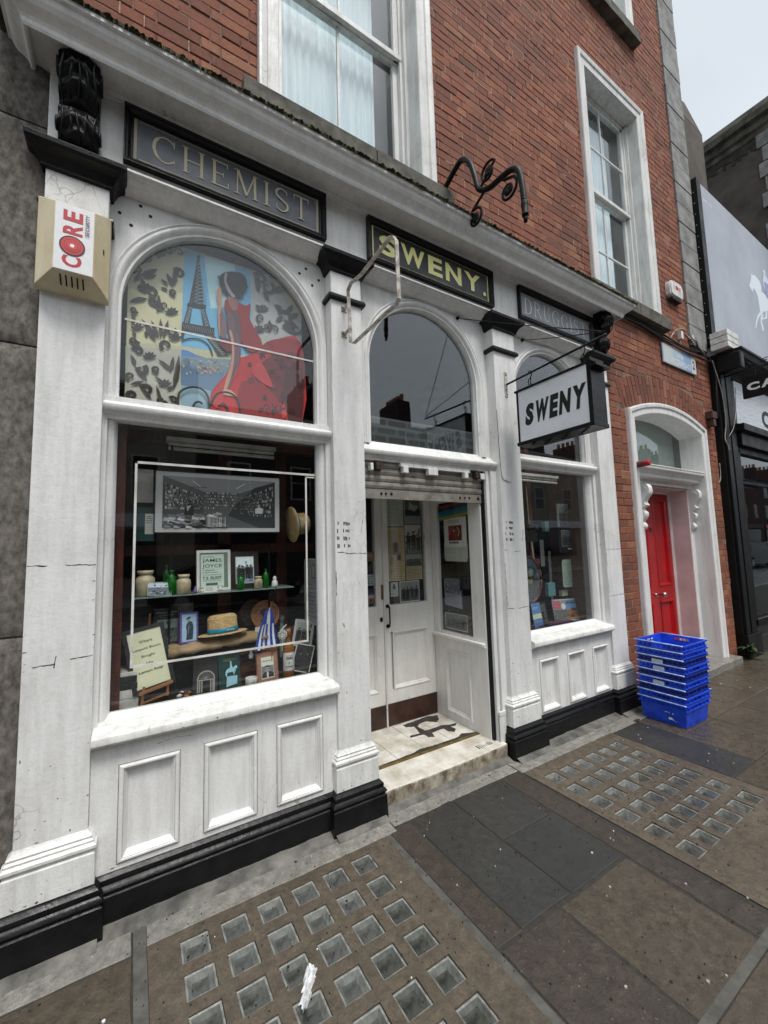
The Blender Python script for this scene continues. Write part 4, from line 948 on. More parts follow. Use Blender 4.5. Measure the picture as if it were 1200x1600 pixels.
# ---- doorway
dsur = None
def dpath(x0, x1, ze, rise, n=18):
    h = (x1 - x0) / 2; r = (h * h + rise * rise) / (2 * rise); c = (x0 + x1) / 2; z = ze + rise - r; a = math.asin(h / r)
    return [(x0,0.02)] + [(c + r * math.sin(-a + 2 * a * i / n), z + r * math.cos(-a + 2 * a * i / n)) for i in range(n + 1)] + [(x1,0.02)]
pth = dpath(4.705,6.365,2.935,.145)
dsur = MB().sweep(pth, [(0,.32), (0,.062), (.003,.050), (.012,.046), (.070,.046), (.074,.038), (.082,.032), (.110,.030), (.122,.034), (.128,.046), (.130,.10)]).build('door_surround', M_WHITE, bld)
crackline(dsur, [(6.37,1.62), (6.49,1.63)],.003,.029)
b = MB(); b.extx([(.34,2.245), (.205,2.245), (.205,2.300), (.195,2.305), (.125,2.310), (.118,2.322), (.118,2.345), (.108,2.352), (.098,2.372), (.080,2.388), (.066,2.396), (.062,2.404), (.062,2.428), (.055,2.434), (.055,2.446), (.34,2.470)][::-1],4.706,6.364)
b.build('door_cornice', M_WHITE, dsur, bevel=.0015, seg=1)
fl = MB(); pf = dpath(4.706,6.364,2.935,.145)[1:-1]; fl.exty([(4.706,2.46)] + pf + [(6.364,2.46)],.318,.323); fl.build('fanlight', M_GLASSUP, dsur)
b = MB(); b.box(4.7,6.37,.40,.41,2.4,3.15); b.build('fanlight_blind', simple('green_grey_blind', (.62,.69,.66), (.54,.61,.58),.8,3), dsur)
b = MB(); b.sweep([(4.72,2.475), (6.35,2.475), (6.35,2.93), (4.72,2.93)][::-1][:2] + [], [(0,.3), (.02,.3)]) if False else None
MB().box(4.706,6.364,.29,.33,2.455,2.49).build('fanlight_rail', M_WHITE, dsur, bevel=.003)
for x0, x1 in ((4.706,5.10), (6.262,6.364)):
    MB().box(x0, x1,.235,.47,.02,2.245).build('door_pilaster', M_WHITE, dsur, bevel=.004)
# scroll consoles
def console(x0, x1):
    side = smoothpath([(.235,1.70), (.205,1.715), (.190,1.745), (.200,1.775), (.215,1.80), (.195,1.825), (.175,1.86), (.170,1.90), (.195,1.93), (.200,1.955), (.165,1.975), (.150,1.99), (.165,2.005), (.172,2.03), (.150,2.07), (.118,2.11), (.108,2.15), (.116,2.20), (.150,2.235), (.235,2.245)],4)
    b = MB(); vs = []; n = 9; m = len(side)
    for k in range(n):
        x = x0 + (x1 - x0) * k / (n - 1); rib = 1 - .05 * (k % 2)
        vs += [(x,.235 - (.235 - y) * rib, z) for y, z in side]
    b.add(vs, [(k * m + i, k * m + i + 1, (k + 1) * m + i + 1, (k + 1) * m + i) for k in range(n - 1) for i in range(m - 1)] + [tuple(range(m)), tuple(range(n * m - 1, (n - 1) * m - 1,-1))])
    for xx in (x0 - .003, x1 + .003): b.tube([(xx,.165 + .035 * (1 - t / 16) * math.cos(t * .7),2.17 + .035 * (1 - t / 16) * math.sin(t * .7)) for t in range(14)],.004,5); b.tube([(xx,.21 + .012 * math.cos(t * .7),1.745 + .012 * math.sin(t * .7)) for t in range(9)],.004,5)
    return b.build('console', M_WHITE, dsur, smooth=False)
console(6.272,6.356); console(5.00,5.085)
MB().box(6.250,6.263,.24,.50,.10,2.23).build('door_reveal', M_PINK, dsur); MB().box(5.10,5.112,.24,.50,.10,2.23).build('door_reveal', M_PINK, dsur); MB().box(5.11,6.25,.24,.50,2.225,2.24).build('door_reveal', M_PINK, dsur)
b = MB(); b.sweep([(5.150,.10), (5.150,2.195), (6.215,2.195), (6.215,.10)], [(0,.50), (0,.455), (.012,.448), (.022,.452), (.035,.44), (.036,.50)]); b.build('door_frame', M_PINK, dsur)
# red door
rd = MB(); Yd = .462; z0d, z1d = .12,2.19; st = [5.153,5.262,5.600,5.800,6.145,6.212]
for a, c in ((st[0], st[1]), (st[2], st[3]), (st[4], st[5])): rd.box(a, c, Yd, Yd + .045, z0d, z1d)
for a, c in ((st[1], st[2]), (st[3], st[4])): rd.box(a, c, Yd, Yd + .045, z0d,.33); rd.box(a, c, Yd, Yd + .045,.795,.985); rd.box(a, c, Yd, Yd + .045,2.11, z1d)
rdo = rd.build('front_door', M_RED, bld, bevel=.002)
for a, c in ((st[1], st[2]), (st[3], st[4])):
    for d, e in ((.33,.795), (.985,2.11)):
        MB().box(a, c, Yd + .020, Yd + .03, d, e).build('door_panel', M_RED, rdo)
        MB().sweep([(a + .03, d + .03), (c - .03, d + .03), (c - .03, e - .03), (a + .03, e - .03)][::-1], [(-.012, Yd + .021), (0, Yd + .012), (.008, Yd + .004), (.014, Yd - .008), (.024, Yd - .010), (.030, Yd + .001)], True).build('panel_moulding', M_RED, rdo, bevel=0)
MB().lathe([(.010,0), (.010,.035), (.028,.040), (.034,.055), (.030,.072), (.012,.082)], (5.80, Yd,.885),18, Matrix.Rotation(R(90),4, 'X')).build('door_knob', M_STEEL, rdo, smooth=True)
MB().lathe([(.026,0), (.024,.012), (.012,.016)], (5.70, Yd,.885),18, Matrix.Rotation(R(90),4, 'X')).build('door_lock', M_STEEL, rdo, smooth=True)
b = MB(); b.box(5.685,5.735, Yd - .012, Yd,1.70,1.745); b.build('knocker', simple('dull_bronze', (.35,.22,.18), None,.5), rdo, bevel=.004)
MB().box(5.15,6.21,.40,.52,.10,.12).build('door_sill', M_STONE, dsur)
b = MB(); rg2 = random.Random(8); n = 26
pts = [(4.5 + 2.12 * i / n,-.06 + rg2.uniform(-.010,.010)) for i in range(n + 1)] + [(6.62,.5), (4.5,.5)]
b.extz(pts,-.02,.085); b.build('worn_threshold', M_SLABL, bld, bevel=.012, seg=2)

# ================================================================ THINGS FIXED TO THE FRONT
# ---- serif lettering drawn with strokes
def arcp(cx, cy, rx, ry, a0, a1, n=14): return [(cx + rx * math.cos(R(a0 + (a1 - a0) * i / n)), cy + ry * math.sin(R(a0 + (a1 - a0) * i / n))) for i in range(n + 1)]
def serif(ch):   # strokes in a unit box: (thick, points)
    T, t, s = .15,.075,.05; S_ = lambda x, y, w=.26: (s, [(x - w / 2, y), (x + w / 2, y)])
    G = {'C': (.85, [(T, arcp(.46,.5,.38,.47,130,230)), (t, arcp(.46,.5,.38,.47,45,130)), (t, arcp(.46,.5,.38,.47,230,318)), (.05, [(.76,.70), (.76,.97)]), (.05, [(.77,.10), (.77,.24)])]),
         'H': (.9, [(T, [(.16,0), (.16,1)]), (T, [(.74,0), (.74,1)]), (t, [(.16,.5), (.74,.5)]), S_(.16,.02), S_(.16,.98), S_(.74,.02), S_(.74,.98)]),
         'E': (.75, [(T, [(.16,0), (.16,1)]), (t, [(.05,.97), (.66,.97)]), (t, [(.05,.03), (.70,.03)]), (t, [(.16,.5), (.5,.5)]), (.05, [(.66,.80), (.66,.99)]), (.05, [(.70,.01), (.70,.22)]), (.05, [(.5,.40), (.5,.60)])]),
         'M': (1.05, [(t, [(.14,0), (.16,1)]), (T, [(.18,.98), (.52,.05)]), (t, [(.52,.05), (.86,.98)]), (T, [(.88,0), (.86,1)]), S_(.14,.02), S_(.12,.98,.2), S_(.90,.98,.2), S_(.88,.02)]),
         'I': (.34, [(T, [(.16,0), (.16,1)]), S_(.16,.02), S_(.16,.98)]),
         'S': (.68, [(t, arcp(.33,.74,.25,.23,40,110)), (T * .85, arcp(.33,.74,.25,.23,110,200) + [(.2,.58), (.46,.44)] + arcp(.34,.26,.25,.23,40,-60)), (t, arcp(.34,.26,.25,.24,-60,-140)), (.05, [(.55,.76), (.55,.95)]), (.05, [(.10,.06), (.10,.26)])]),
         'T': (.8, [(T, [(.38,0), (.38,.98)]), (t, [(.04,.97), (.72,.97)]), (.05, [(.05,.80), (.04,.98)]), (.05, [(.71,.80), (.72,.98)]), S_(.38,.02,.3)]),
         'D': (.85, [(T, [(.16,0), (.16,1)]), (t, [(.04,.97), (.36,.97)]), (t, [(.04,.03), (.36,.03)]), (t, arcp(.36,.5,.38,.47,90,60)), (T, arcp(.36,.5,.38,.47,60,-60)), (t, arcp(.36,.5,.38,.47,-60,-90))]),
         'R': (.85, [(T, [(.16,0), (.16,1)]), (t, [(.04,.97), (.38,.97)]), (T * .9, arcp(.38,.74,.24,.22,85,-85)), (t, [(.16,.5), (.40,.5)]), (T, [(.40,.5), (.74,.02)]), S_(.16,.02), S_(.74,.02,.2)]),
         'U': (.85, [(T, [(.16,.98), (.16,.3)] + arcp(.42,.3,.26,.28,180,250)), (t, arcp(.42,.3,.26,.28,250,360) + [(.70,.98)]), S_(.16,.98), S_(.70,.98,.22)]),
         'G': (.88, [(T, arcp(.46,.5,.38,.47,130,230)), (t, arcp(.46,.5,.38,.47,45,130)), (t, arcp(.46,.5,.38,.47,230,300)), (.05, [(.74,.72), (.74,.96)]), (T * .9, [(.70,.04), (.70,.42)]), S_(.70,.43)])}
    return G[ch]
def serif_word(A, col, word, u0, u1, v0, v1, thin=1.0):
    tot = sum(serif(c)[0] + .16 for c in word) - .16; k = (u1 - u0) / tot; h = v1 - v0; u = u0
    for c in word:
        w, st = serif(c)
        for th, pts in st: A.stroke(col, th * k * thin, [(u + x * k, v0 + y * h) for x, y in pts], up=.3)
        u += (w + .16) * k
def fascia_sign(name, label, x0, x1, z0, z1, face, frame_mat, art):
    t = thing(name, label, 'sign', ((x0 + x1) / 2,0, z0))
    MB().sweep([(x0 + .03, z0 + .03), (x1 - .03, z0 + .03), (x1 - .03, z1 - .03), (x0 + .03, z1 - .03)][::-1], [(-.012,-.006), (-.010,-.012), (.0,-.014), (.004,-.022), (.012,-.030), (.020,-.028), (.024,-.034), (.030,-.034), (.031,-.001)], True).build('sign_frame', frame_mat, t)
    MB().box(x0 + .015, x1 - .015,-.006,-.001, z0 + .015, z1 - .015).build('sign_board', face, t)
    A = Art(wallM(0,-.0065,0)); art(A); A.build('sign_lettering', t, M_GOLD)
    return t
M_SLATEB = simple('slate_blue_board', (.40,.415,.45), (.33,.345,.375),.3,6, bstr=.05); M_SLATEG = simple('faded_grey_board', (.60,.61,.63), (.52,.53,.55),.35,5, bstr=.05); M_NAVY = simple('charcoal_board', (.20,.21,.235), (.10,.11,.13),.35,6, bstr=.05)
def a1(A):
    g = (.66,.63,.53); g2 = (.62,.59,.49)
    for q in ((-.045,-.030), (.938,.953)): A.rect(g, q[0], q[1],3.565,3.79)
    A.rect(g2,-.02,.93,3.778,3.784); A.rect(g2,-.02,.93,3.567,3.575)
    serif_word(A, (.78,.74,.62), 'CHEMIST',.035,.895,3.607,3.755,.72)
fascia_sign('chemist_sign', 'slate board in black frame with faded gold serif lettering CHEMIST',-.085,.997,3.524,3.834, M_SLATEB, M_BLACK, a1)
def a2(A):
    y = (1.0,.98,.66)
    for r_ in ((1.345,2.445,3.782,3.792), (1.345,2.445,3.556,3.566), (1.345,1.355,3.556,3.792), (2.435,2.445,3.556,3.792)): A.rect(y, *r_)
    u = 1.40
    for ch, w in (('S',.15), ('W',.21), ('E',.135), ('N',.16), ('Y',.17)):
        A.text(y, ch, u, u + w,3.602,3.748,.035); u += w + .032
    A.rect(y,2.385,2.412,3.602,3.63)
fascia_sign('sweny_fascia_sign', 'charcoal board with bold pale yellow lettering SWENY over the entrance',1.303,2.484,3.520,3.826, M_NAVY, M_BLACK, a2)
def a3(A):
    c = (.92,.92,.92); serif_word(A, c, 'DRUGGIST',2.885,3.80,3.60,3.745,.55)
    for r_ in ((2.845,2.848,3.575,3.785), (2.845,3.85,3.783,3.786)): A.rect((.52,.52,.53), *r_)
    for i in range(18): A.rect((.60,.60,.58),3.78 + i * .004,3.783 + i * .004,3.765 - .01 * (i % 3) ,3.775)
fascia_sign('druggist_sign', 'grey board in black frame with thin faded lettering DRUGGIST',2.802,3.892,3.530,3.822, M_SLATEG, M_BLACK, a3)

# ---- hanging sign box
hs = thing('hanging_sign', 'white box sign with black frame and bold black lettering SWENY hanging over the pavement', 'sign', (2.6,-.47,2.355))
b = MB(); X0, X1, Y0, Y1, Z0, Z1 = 2.523,2.683,-.770,-.160,2.352,2.762
fr_ = .022
b.box(X0, X1, Y0, Y0 + .03, Z0, Z1 + .03); b.box(X0, X1, Y1 - .016, Y1, Z0, Z1 + .006); b.box(X0 - .006, X1 + .006, Y0 - .004, Y1 + .01, Z0 - .022, Z0 + .006); b.box(X0 - .008, X1 + .008, Y0 + .03, Y1 + .012, Z1 - .010, Z1 + .006)
b.build('sign_box', M_BLACK, hs, bevel=.003)
b = MB(); b.add([(X0, Y0 + .02, Z1 + .03), (X1, Y0 + .02, Z1 + .03), (X1 + .004, Y0 - .042, Z1 - .028), (X0 - .004, Y0 - .042, Z1 - .028), (X0 + .02, Y0 + .03, Z1 + .034), (X1 - .02, Y0 + .03, Z1 + .034), (X1 + .004, Y0 - .042, Z1 - .040), (X0 - .004, Y0 - .042, Z1 - .040), (X1, Y0, Z1 - .040), (X0, Y0, Z1 - .040)],
      [(3,2,1,0), (0,1,5,4), (2,3,7,6), (7,9,8,6), (0,3,7,9), (1,2,6,8)]); b.build('sign_cap', M_BLACK, hs)
b = MB()
for k in range(14): b.box(X0 + .015 + .03 * (k % 4), X0 + .030 + .03 * (k % 4), Y0 + .05 + .035 * k, Y0 + .075 + .035 * k, Z0 - .026, Z0 - .02)
b.build('sign_underside_bolt', M_IRON, hs)
MB().box(X0 + .006, X1 - .006, Y0 + .03, Y1 - .016, Z0 + .006, Z1 - .010).build('sign_face', M_SIGNW, hs)
A = Art(Matrix(((0,0,-1, X0 + .0055), (-1,0,0,0), (0,1,0,0), (0,0,0,1))))     # u runs towards the street
u = .225
for ch, w in (('S',.075), ('W',.112), ('E',.066), ('N',.085), ('Y',.095)):
    A.text((.05,.05,.055), ch, u, u + w,2.470,2.636,.062, shear=.13); u += w + .013
A.build('sign_letters', hs, M_PRINT)
A = Art(Matrix(((0,0,1, X1 - .0055), (1,0,0,0), (0,1,0,0), (0,0,0,1)))); u = -.70
for ch, w in (('S',.075), ('W',.112), ('E',.066), ('N',.085), ('Y',.095)): A.text((.05,.05,.055), ch, u, u + w,2.470,2.636,.062, shear=.13); u += w + .013
A.build('sign_letters', hs, M_PRINT)
br = thing('sign_bracket', 'thin black iron bar and stay rods carrying the hanging box sign', 'bracket', (2.6,0,2.9))
b = MB(); b.tube([(2.6,-.012,2.893), (2.6,-.85,2.925)],.0085,8); b.build('sign_rail', M_IRON, br, smooth=True)
b = MB(); b.box(2.582,2.618,-.006,0,2.79,3.00); pl = b.build('wall_plate', M_FRAMEW, br, bevel=.002)
for z in (2.81,2.85,2.975): MB().lathe([(.006,0), (.004,.006)], (2.6,-.006, z),8, Matrix.Rotation(R(90),4, 'X')).build('screw', M_IRON, pl)
for end in ((2.175,.085,3.395), (2.945,.085,3.405)):
    e2 = (2.6,-.845,2.945)
    b = MB(); m_ = [end, tuple(end[i] + (e2[i] - end[i]) * .5 + (0,0,-.006)[i] for i in range(3)), e2]; b.tube(smoothpath(m_,5),.0032,6)
    b.lathe([(.014,0), (.014,.008), (.006,.014), (.006,.028)], (end[0],.088, end[2]),10, Matrix.Rotation(R(90),4, 'X')); b.build('stay_rod', M_IRON, br, smooth=True)
for y in (-.245,-.685):
    b = MB(); b.tube([(2.6, y,2.768), (2.6, y,2.86), (2.6, y - .012,2.885), (2.6, y - .01,2.915), (2.6, y + .012,2.92), (2.6, y + .016,2.90)],.0042,6); b.tube([(2.6, y + .02,2.768), (2.6, y + .02,2.85), (2.6, y,2.865)],.0035,6); b.box(2.59,2.61, y - .012, y + .03,2.762,2.772); b.build('hook', M_IRON, br)
# ---- empty white frame bracket on the second pilaster
fb = thing('empty_frame_bracket', 'empty off white metal frame bracket sticking out beside the entrance arch', 'bracket', (1.12,0,3.0))
pts = [(1.122,-0.066,3.205), (1.122,-0.107,3.229), (1.122,-0.241,3.201), (1.122,-0.563,3.211), (1.122,-0.597,3.192), (1.122,-0.622,3.149), (1.122,-0.627,2.834), (1.122,-0.604,2.821), (1.122,-0.13,2.827), (1.122,-0.089,2.854)]
b = MB()
for p, q in zip(pts, pts[1:] + pts[:1]): b.bar(p, q,.012,.024) if False else b.bar(p, q,.022,.008)
b.build('frame_bar', M_FRAMEW, fb, bevel=.001)
for z in (3.115,2.945):
    y1 = pts[0][1]; b = MB(); b.bar((1.122,0, z), (1.122, y1, z),.014); b.box(1.102,1.142,-.006,0, z - .018, z + .018); b.lathe([(.009,0), (.006,.012)], (1.110,-.006, z + .008),8, Matrix.Rotation(R(90),4, 'X')); b.build('bracket_foot', M_FRAMEW, fb, bevel=.001)
# ---- ornate lamp bracket
lb = thing('lamp_bracket', 'wavy black iron lamp bracket with leafy scrolls above the cornice', 'bracket', (2.03,.08,4.40))
b = MB(); X_ = 2.05
def yx(y, z): return (X_, y, z)
main = smoothpath([yx(.12,4.36), yx(-.02,4.43), yx(-.14,4.478), yx(-.20,4.462), yx(-.262,4.37), yx(-.30,4.24), yx(-.325,4.13), yx(-.37,4.075), yx(-.44,4.04), yx(-.53,4.03), yx(-.615,4.015), yx(-.665,3.975), yx(-.69,3.90), yx(-.700,3.80), yx(-.705,3.72)],5)
b.tube(main, [.0195] * len(main),10); b.build('bracket_arm', M_IRON, lb, smooth=True)
b = MB(); b.lathe([(.021,-.10), (.021,-.085), (.017,-.08), (.023,-.03), (.023,-.01), (.018,.0)], (X_,-.706,3.725),12); b.lathe([(.012,-.14), (.015,-.10)], (X_,-.706,3.725),10); b.build('lamp_coupling', M_IRON, lb, smooth=True)
def scroll(c, r, a0, turns, lead, flip=1):
    p = []; n = 36
    for i in range(n):
        t = i / (n - 1); a = R(a0) + flip * t * turns * 6.283; q = r * (1 - .72 * t); p.append(yx(c[0] + q * math.cos(a), c[1] + q * math.sin(a)))
    b = MB(); b.tube(smoothpath([yx(*v) for v in lead] + p[:1],4)[:-1] + p,.0095,7)
    s_ = b.build('scroll', M_IRON, lb, smooth=True)
    b = MB(); rg = random.Random(int(a0))
    for k in range(7):
        a = k * .9; q = r * .38; cc = yx(c[0] + q * .55 * math.cos(a), c[1] + q * .55 * math.sin(a)); M_ = Matrix.Rotation(a,4, 'X') @ Matrix.Scale(.5,4, (1,0,0))
        b.lathe([(.001,-.026), (.015,-.014), (.021,.002), (.012,.018), (.001,.026)], (cc[0] + rg.uniform(-.006,.006), cc[1], cc[2]),7, M_)
    b.build('leaf_boss', M_IRON, s_, smooth=True)
scroll((-.425,4.165),.075,150,1.35, [(-.335,4.10), (-.36,4.09), (-.46,4.06), (-.50,4.11)][::1][:1],-1)
scroll((-.588,3.895),.078,100,1.35, [(-.60,4.02), (-.55,4.00)],1)
scroll((-.285,3.925),.075,60,1.35, [(-.40,4.06), (-.33,4.03)],1)
# ---- alarm boxes
al = thing('alarm_box', 'yellowed plastic alarm box with red CORE SECURITY sticker on the left pilaster', 'alarm box', (-.258,0,2.77))
b = MB(); o4 = [(-.392,0,2.762), (-.124,0,2.762), (-.124,0,3.172), (-.392,0,3.172)]; m4 = [(-.392,-.045,2.762), (-.124,-.045,2.762), (-.124,-.045,3.172), (-.392,-.045,3.172)]; f4 = [(-.322,-.122,2.812), (-.180,-.122,2.812), (-.180,-.122,3.122), (-.322,-.122,3.122)]
b.add(o4 + m4 + f4, [(i, (i + 1) % 4,4 + (i + 1) % 4,4 + i) for i in range(4)] + [(4 + i,4 + (i + 1) % 4,8 + (i + 1) % 4,8 + i) for i in range(4)] + [(8,9,10,11)]); bx_ = b.build('box_cover', M_BEIGE, al, bevel=.003)
A = Art(wallM(0,-.1225,0)); A.rect((.90,.90,.91),-.320,-.182,2.815,3.120)
# the sticker is mounted sideways, reading upwards
Ms = Matrix(((0,-1,0,0), (0,0,-1,-.1232), (1,0,0,0), (0,0,0,1)))
A2 = Art(Ms); cr_ = (.72,.16,.19)
for ch, u0, u1 in (('C',2.835,2.885), ('R',2.985,3.035), ('E',3.047,3.095)): A2.text(cr_, ch, u0, u1,.222,.292,.03)
A2.disc((.17,.12,.12),2.932,.257,.046,.046,24); A2.disc((.76,.20,.22),2.932,.257,.040,.040,24)
for r_ in (.030,.022): A2.disc((.62,.10,.13),2.932,.257, r_, r_,20); A2.disc((.80,.26,.27),2.932,.257, r_ - .003, r_ - .003,20)
A2.disc((.95,.93,.93),2.932,.257,.008,.008,10); A2.text((.12,.12,.13), 'SECURITY',2.995,3.095,.198,.213,.015)
A.build('sticker', al); A2.build('sticker_print', al)
b = MB()
for k in range(5): b.add([(-.30 + k * .020,-.108 + .0,2.8015), (-.294 + k * .020,-.108,2.8015), (-.294 + k * .020,-.066,2.7740), (-.30 + k * .020,-.066,2.7740)], [(0,1,2,3)])
for v_ in range(len(b.v)): x, y, z = b.v[v_]; b.v[v_] = (x, y - .0010, z - .0016)
b.add([(-.1495,-.0800,2.99), (-.1440,-.0735,2.985), (-.1440,-.0735,2.955), (-.1495,-.0800,2.965)], [(0,1,2,3)]); b.build('vent_slot', M_CRACK, al, kind='stuff')
a2_ = thing('alarm_box', 'small white rounded alarm box with red print on the brick wall by the quoins', 'alarm box', (5.95,.08,4.7))
b = MB(); x0, x1, z0, z1 = 5.76,6.17,4.70,4.90
pr = [(5.775,4.71), (5.83,4.69), (6.11,4.69), (6.155,4.71), (6.165,4.76), (6.165,4.85), (6.14,4.90), (6.08,4.925), (5.85,4.925), (5.79,4.90), (5.768,4.85), (5.768,4.76)]
pr = [(5.95 + (x - 5.966) * .86,4.81 + (z - 4.8075) * .92) for x, z in pr]
b.exty(pr,.02,.078); b.exty([(5.95 + (x - 5.95) * .9,4.81 + (z - 4.81) * .9) for x, z in pr],.006,.021); b.build('box_cover', M_PLAST, a2_, bevel=.006, seg=3)
A = Art(wallM(0,.0055,0)); A.text((.74,.30,.32), 'C',5.845,5.885,4.80,4.85,.02); A.disc((.70,.22,.25),5.93,4.825,.034); A.text((.74,.30,.32), 'RE',5.965,6.04,4.80,4.85,.02); A.text((.4,.35,.35), 'SECURITY',5.965,6.045,4.775,4.788); A.build('sticker', a2_)
MB().box(5.83,6.07,.02,.075,4.665,4.695).build('strobe', M_CRACK, a2_, bevel=.004)
# ---- street sign
ss = thing('street_sign', 'pale enamel street name plate LINCOLN PLACE with a 2 on the brick wall', 'street sign', (5.95,.08,3.77))
MB().box(5.500,6.400,.052,.066,3.765,4.012).build('sign_plate', simple('pale_blue_enamel', (.66,.72,.76), (.52,.60,.66),.35,6, bstr=.05), ss, bevel=.003)
A = Art(wallM(0,.0515,0)); A.rect((.74,.77,.77),5.52,6.25,3.775,4.002); A.P((.54,.64,.80), [(5.98,4.002), (6.25,4.002), (6.25,3.775), (6.10,3.775), (6.04,3.86), (6.02,3.93)]); A.P((.66,.73,.80), [(5.72,3.96), (6.0,3.98), (6.06,3.86), (6.1,3.775), (5.9,3.79), (5.8,3.86)]); A.rect((.80,.82,.82),6.262,6.392,3.775,4.002)
A.text((.86,.89,.91), 'LINCOLN PLACE',5.70,6.235,3.80,3.872,.015); A.text((.86,.89,.90), 'ANA',5.88,6.06,3.90,3.955,.005); A.text((.22,.25,.28), '2',6.295,6.36,3.83,3.95,.03); A.build('sign_print', ss)
# ---- red sounder tube on the bricks
rs = thing('alarm_sounder', 'faded red plastic tube sticking out of the bricks left of the red door', 'sounder', (4.53,.07,2.38))
M_TUBE = simple('faded_red_plastic', (.42,.22,.22), (.33,.19,.19),.5,9); M_TUBER = simple('red_lens', (.72,.13,.17), (.6,.1,.13),.35,9)
b = MB(); b.lathe([(.034,0), (.034,.11)], (4.66,.078,2.405),16, Matrix.Rotation(R(90),4, 'X')); b.build('tube_body', M_TUBE, rs, smooth=False, bevel=.004)
b = MB(); b.lathe([(.034,.11), (.034,.15), (.026,.165)], (4.66,.078,2.405),16, Matrix.Rotation(R(90),4, 'X')); b.build('tube_cap', M_TUBER, rs, bevel=.003)
# ---- cables along the wall
rg = random.Random(31)
cpts = [(4.16,.05,4.165), (4.68,.05,4.13), (5.03,.05,4.12), (5.55,.045,4.075), (6.04,.04,4.04), (6.5,.03,4.06), (6.78,.02,4.05), (6.86,.01,3.84), (6.87,.02,3.55), (6.87,.03,3.2)]
cb = thing('cable_bundle', 'bundle of drooping black cables running under the window sill to the corner', 'cables', (5.5,.05,4.05))
for k in range(5):
    dz = rg.uniform(-.035,.035); b = MB(); b.tube(smoothpath([(x + rg.uniform(-.01,.01), y - abs(rg.uniform(0,.012)), z + dz + rg.uniform(-.012,.012)) for x, y, z in cpts[:7 + (k % 4)]],5), rg.choice((.006,.008,.010)),6); b.build('cable', M_CABLE, cb, smooth=True)
b = MB(); b.tube(smoothpath([(5.70,.04,4.10), (5.82,.03,4.22), (5.98,.03,4.30), (6.14,.03,4.31), (6.30,.02,4.24), (6.42,.01,4.16), (6.58,.0,4.08)],5),.006,6); b.build('cable', M_CABLEW, cb, smooth=True)
for s_ in range(4):
    b = MB(); b.tube(smoothpath([(6.10 + s_ * .03,.03,4.26 - s_ * .01), (6.20 + s_ * .04,.0,4.17 - .02 * s_), (6.32,-.005,4.21 - s_ * .02), (6.42 + s_ * .02,.0,4.12 - s_ * .02), (6.60,.0,4.08)],5),.005,5); b.build('cable', M_CABLE, cb, smooth=True)
MB().box(6.0,6.06,.03,.075,4.18,4.28).build('cable_clip', M_PLAST, cb); MB().box(6.30,6.34,.02,.07,4.25,4.30).build('cable_clip', M_PLAST, cb)
wc = thing('white_cable', 'loose off white cable hanging down beside the black shopfront', 'cable', (6.86,.0,3.2))
b = MB(); b.tube(smoothpath([(6.80,.0,4.04), (6.86,-.02,3.80), (6.93,-.03,3.55), (6.95,-.03,3.2), (6.90,-.02,2.95), (6.93,-.03,2.86), (6.96,-.03,2.78)],6),.006,6)
b.tube(smoothpath([(7.36,-.05,3.75), (7.30,-.05,3.45), (7.16,-.05,3.15), (6.98,-.04,2.98)],6),.005,5)
b.tube(smoothpath([(6.90,-.02,2.95), (6.99,-.03,2.82), (7.02,-.03,2.80)],4),.004,5); b.tube(smoothpath([(6.52,.05,2.44), (6.60,.03,2.36), (6.70,.03,2.33), (6.77,.03,2.42), (6.78,.03,2.60)],5),.0045,5)
b.build('cable', M_CABLEW, wc, smooth=True)
jb = thing('junction_box', 'small rusty brown junction box on the bricks above the doorway corner', 'junction box', (6.67,.05,3.2)); b = MB(); b.box(6.60,6.745,-.01,.08,3.20,3.30); b.box(6.64,6.72,.0,.08,3.10,3.20); b.build('box', simple('rust_brown_box', (.33,.20,.16), (.22,.14,.12),.6,20), jb, bevel=.006)

# ================================================================ WINDOW DISPLAYS (each thing on its own)
FZ = .8155
def framed(name, label, cat, Mx, w, h, fw, fmat, art, depth=.018, back=True, group=None):
    loc = Mx.to_translation(); t = thing(name, label, cat, tuple(loc), group=group)
    b = MB(); hw = w / 2
    def T(l): return [Mx @ Vector(p) for p in l]
    o = [(-hw,0), (hw,0), (hw, h), (-hw, h)]; i_ = [(-hw + fw, fw), (hw - fw, fw), (hw - fw, h - fw), (-hw + fw, h - fw)]
    vs = T([(x, z,0) for x, z in o]) + T([(x, z,.004) for x, z in [(a + math.copysign(.001,-a), c + (.001 if c < h / 2 else -.001)) for a, c in o]]) + T([(x, z,.004) for x, z in i_]) + T([(x, z,0) for x, z in i_]) + T([(x, z,-depth) for x, z in o])
    fs = []
    for k in range(4):
        j = (k + 1) % 4; fs += [(k, j,4 + j,4 + k), (4 + k,4 + j,8 + j,8 + k), (8 + k,8 + j,12 + j,12 + k), (16 + k,16 + j, j, k)]
    fs.append((16,17,18,19)); b.add(vs, fs); b.build('frame', fmat, t)
    A = Art(Mx @ Matrix.Translation((0,0,.0006))); A.step = .0003; art(A,-hw + fw, hw - fw, fw, h - fw); A.build('print', t)
    return t
def booklet(name, label, cat, Mx, w, h, d, cover, art, group=None):
    t = thing(name, label, cat, tuple(Mx.to_translation()), group=group); b = MB(); hw = w / 2
    for (x0, x1, z0, z1, a, c) in ((-hw, hw,0, h,-.002,0), (-hw, hw,0, h,-d,-d + .002), (-hw,-hw + .002,0, h,-d,0)): b.box(x0, x1, z0, z1, a, c, Mx)
    b.build('cover', cover, t); p = MB(); p.box(-hw + .002, hw - .003,.003, h - .003,-d + .002,-.002, Mx); p.build('pages', M_CERAM, t)
    if art: A = Art(Mx @ Matrix.Translation((0,0,.0005))); A.step = .00015; art(A,-hw, hw,0, h); A.build('print', t)
    return t
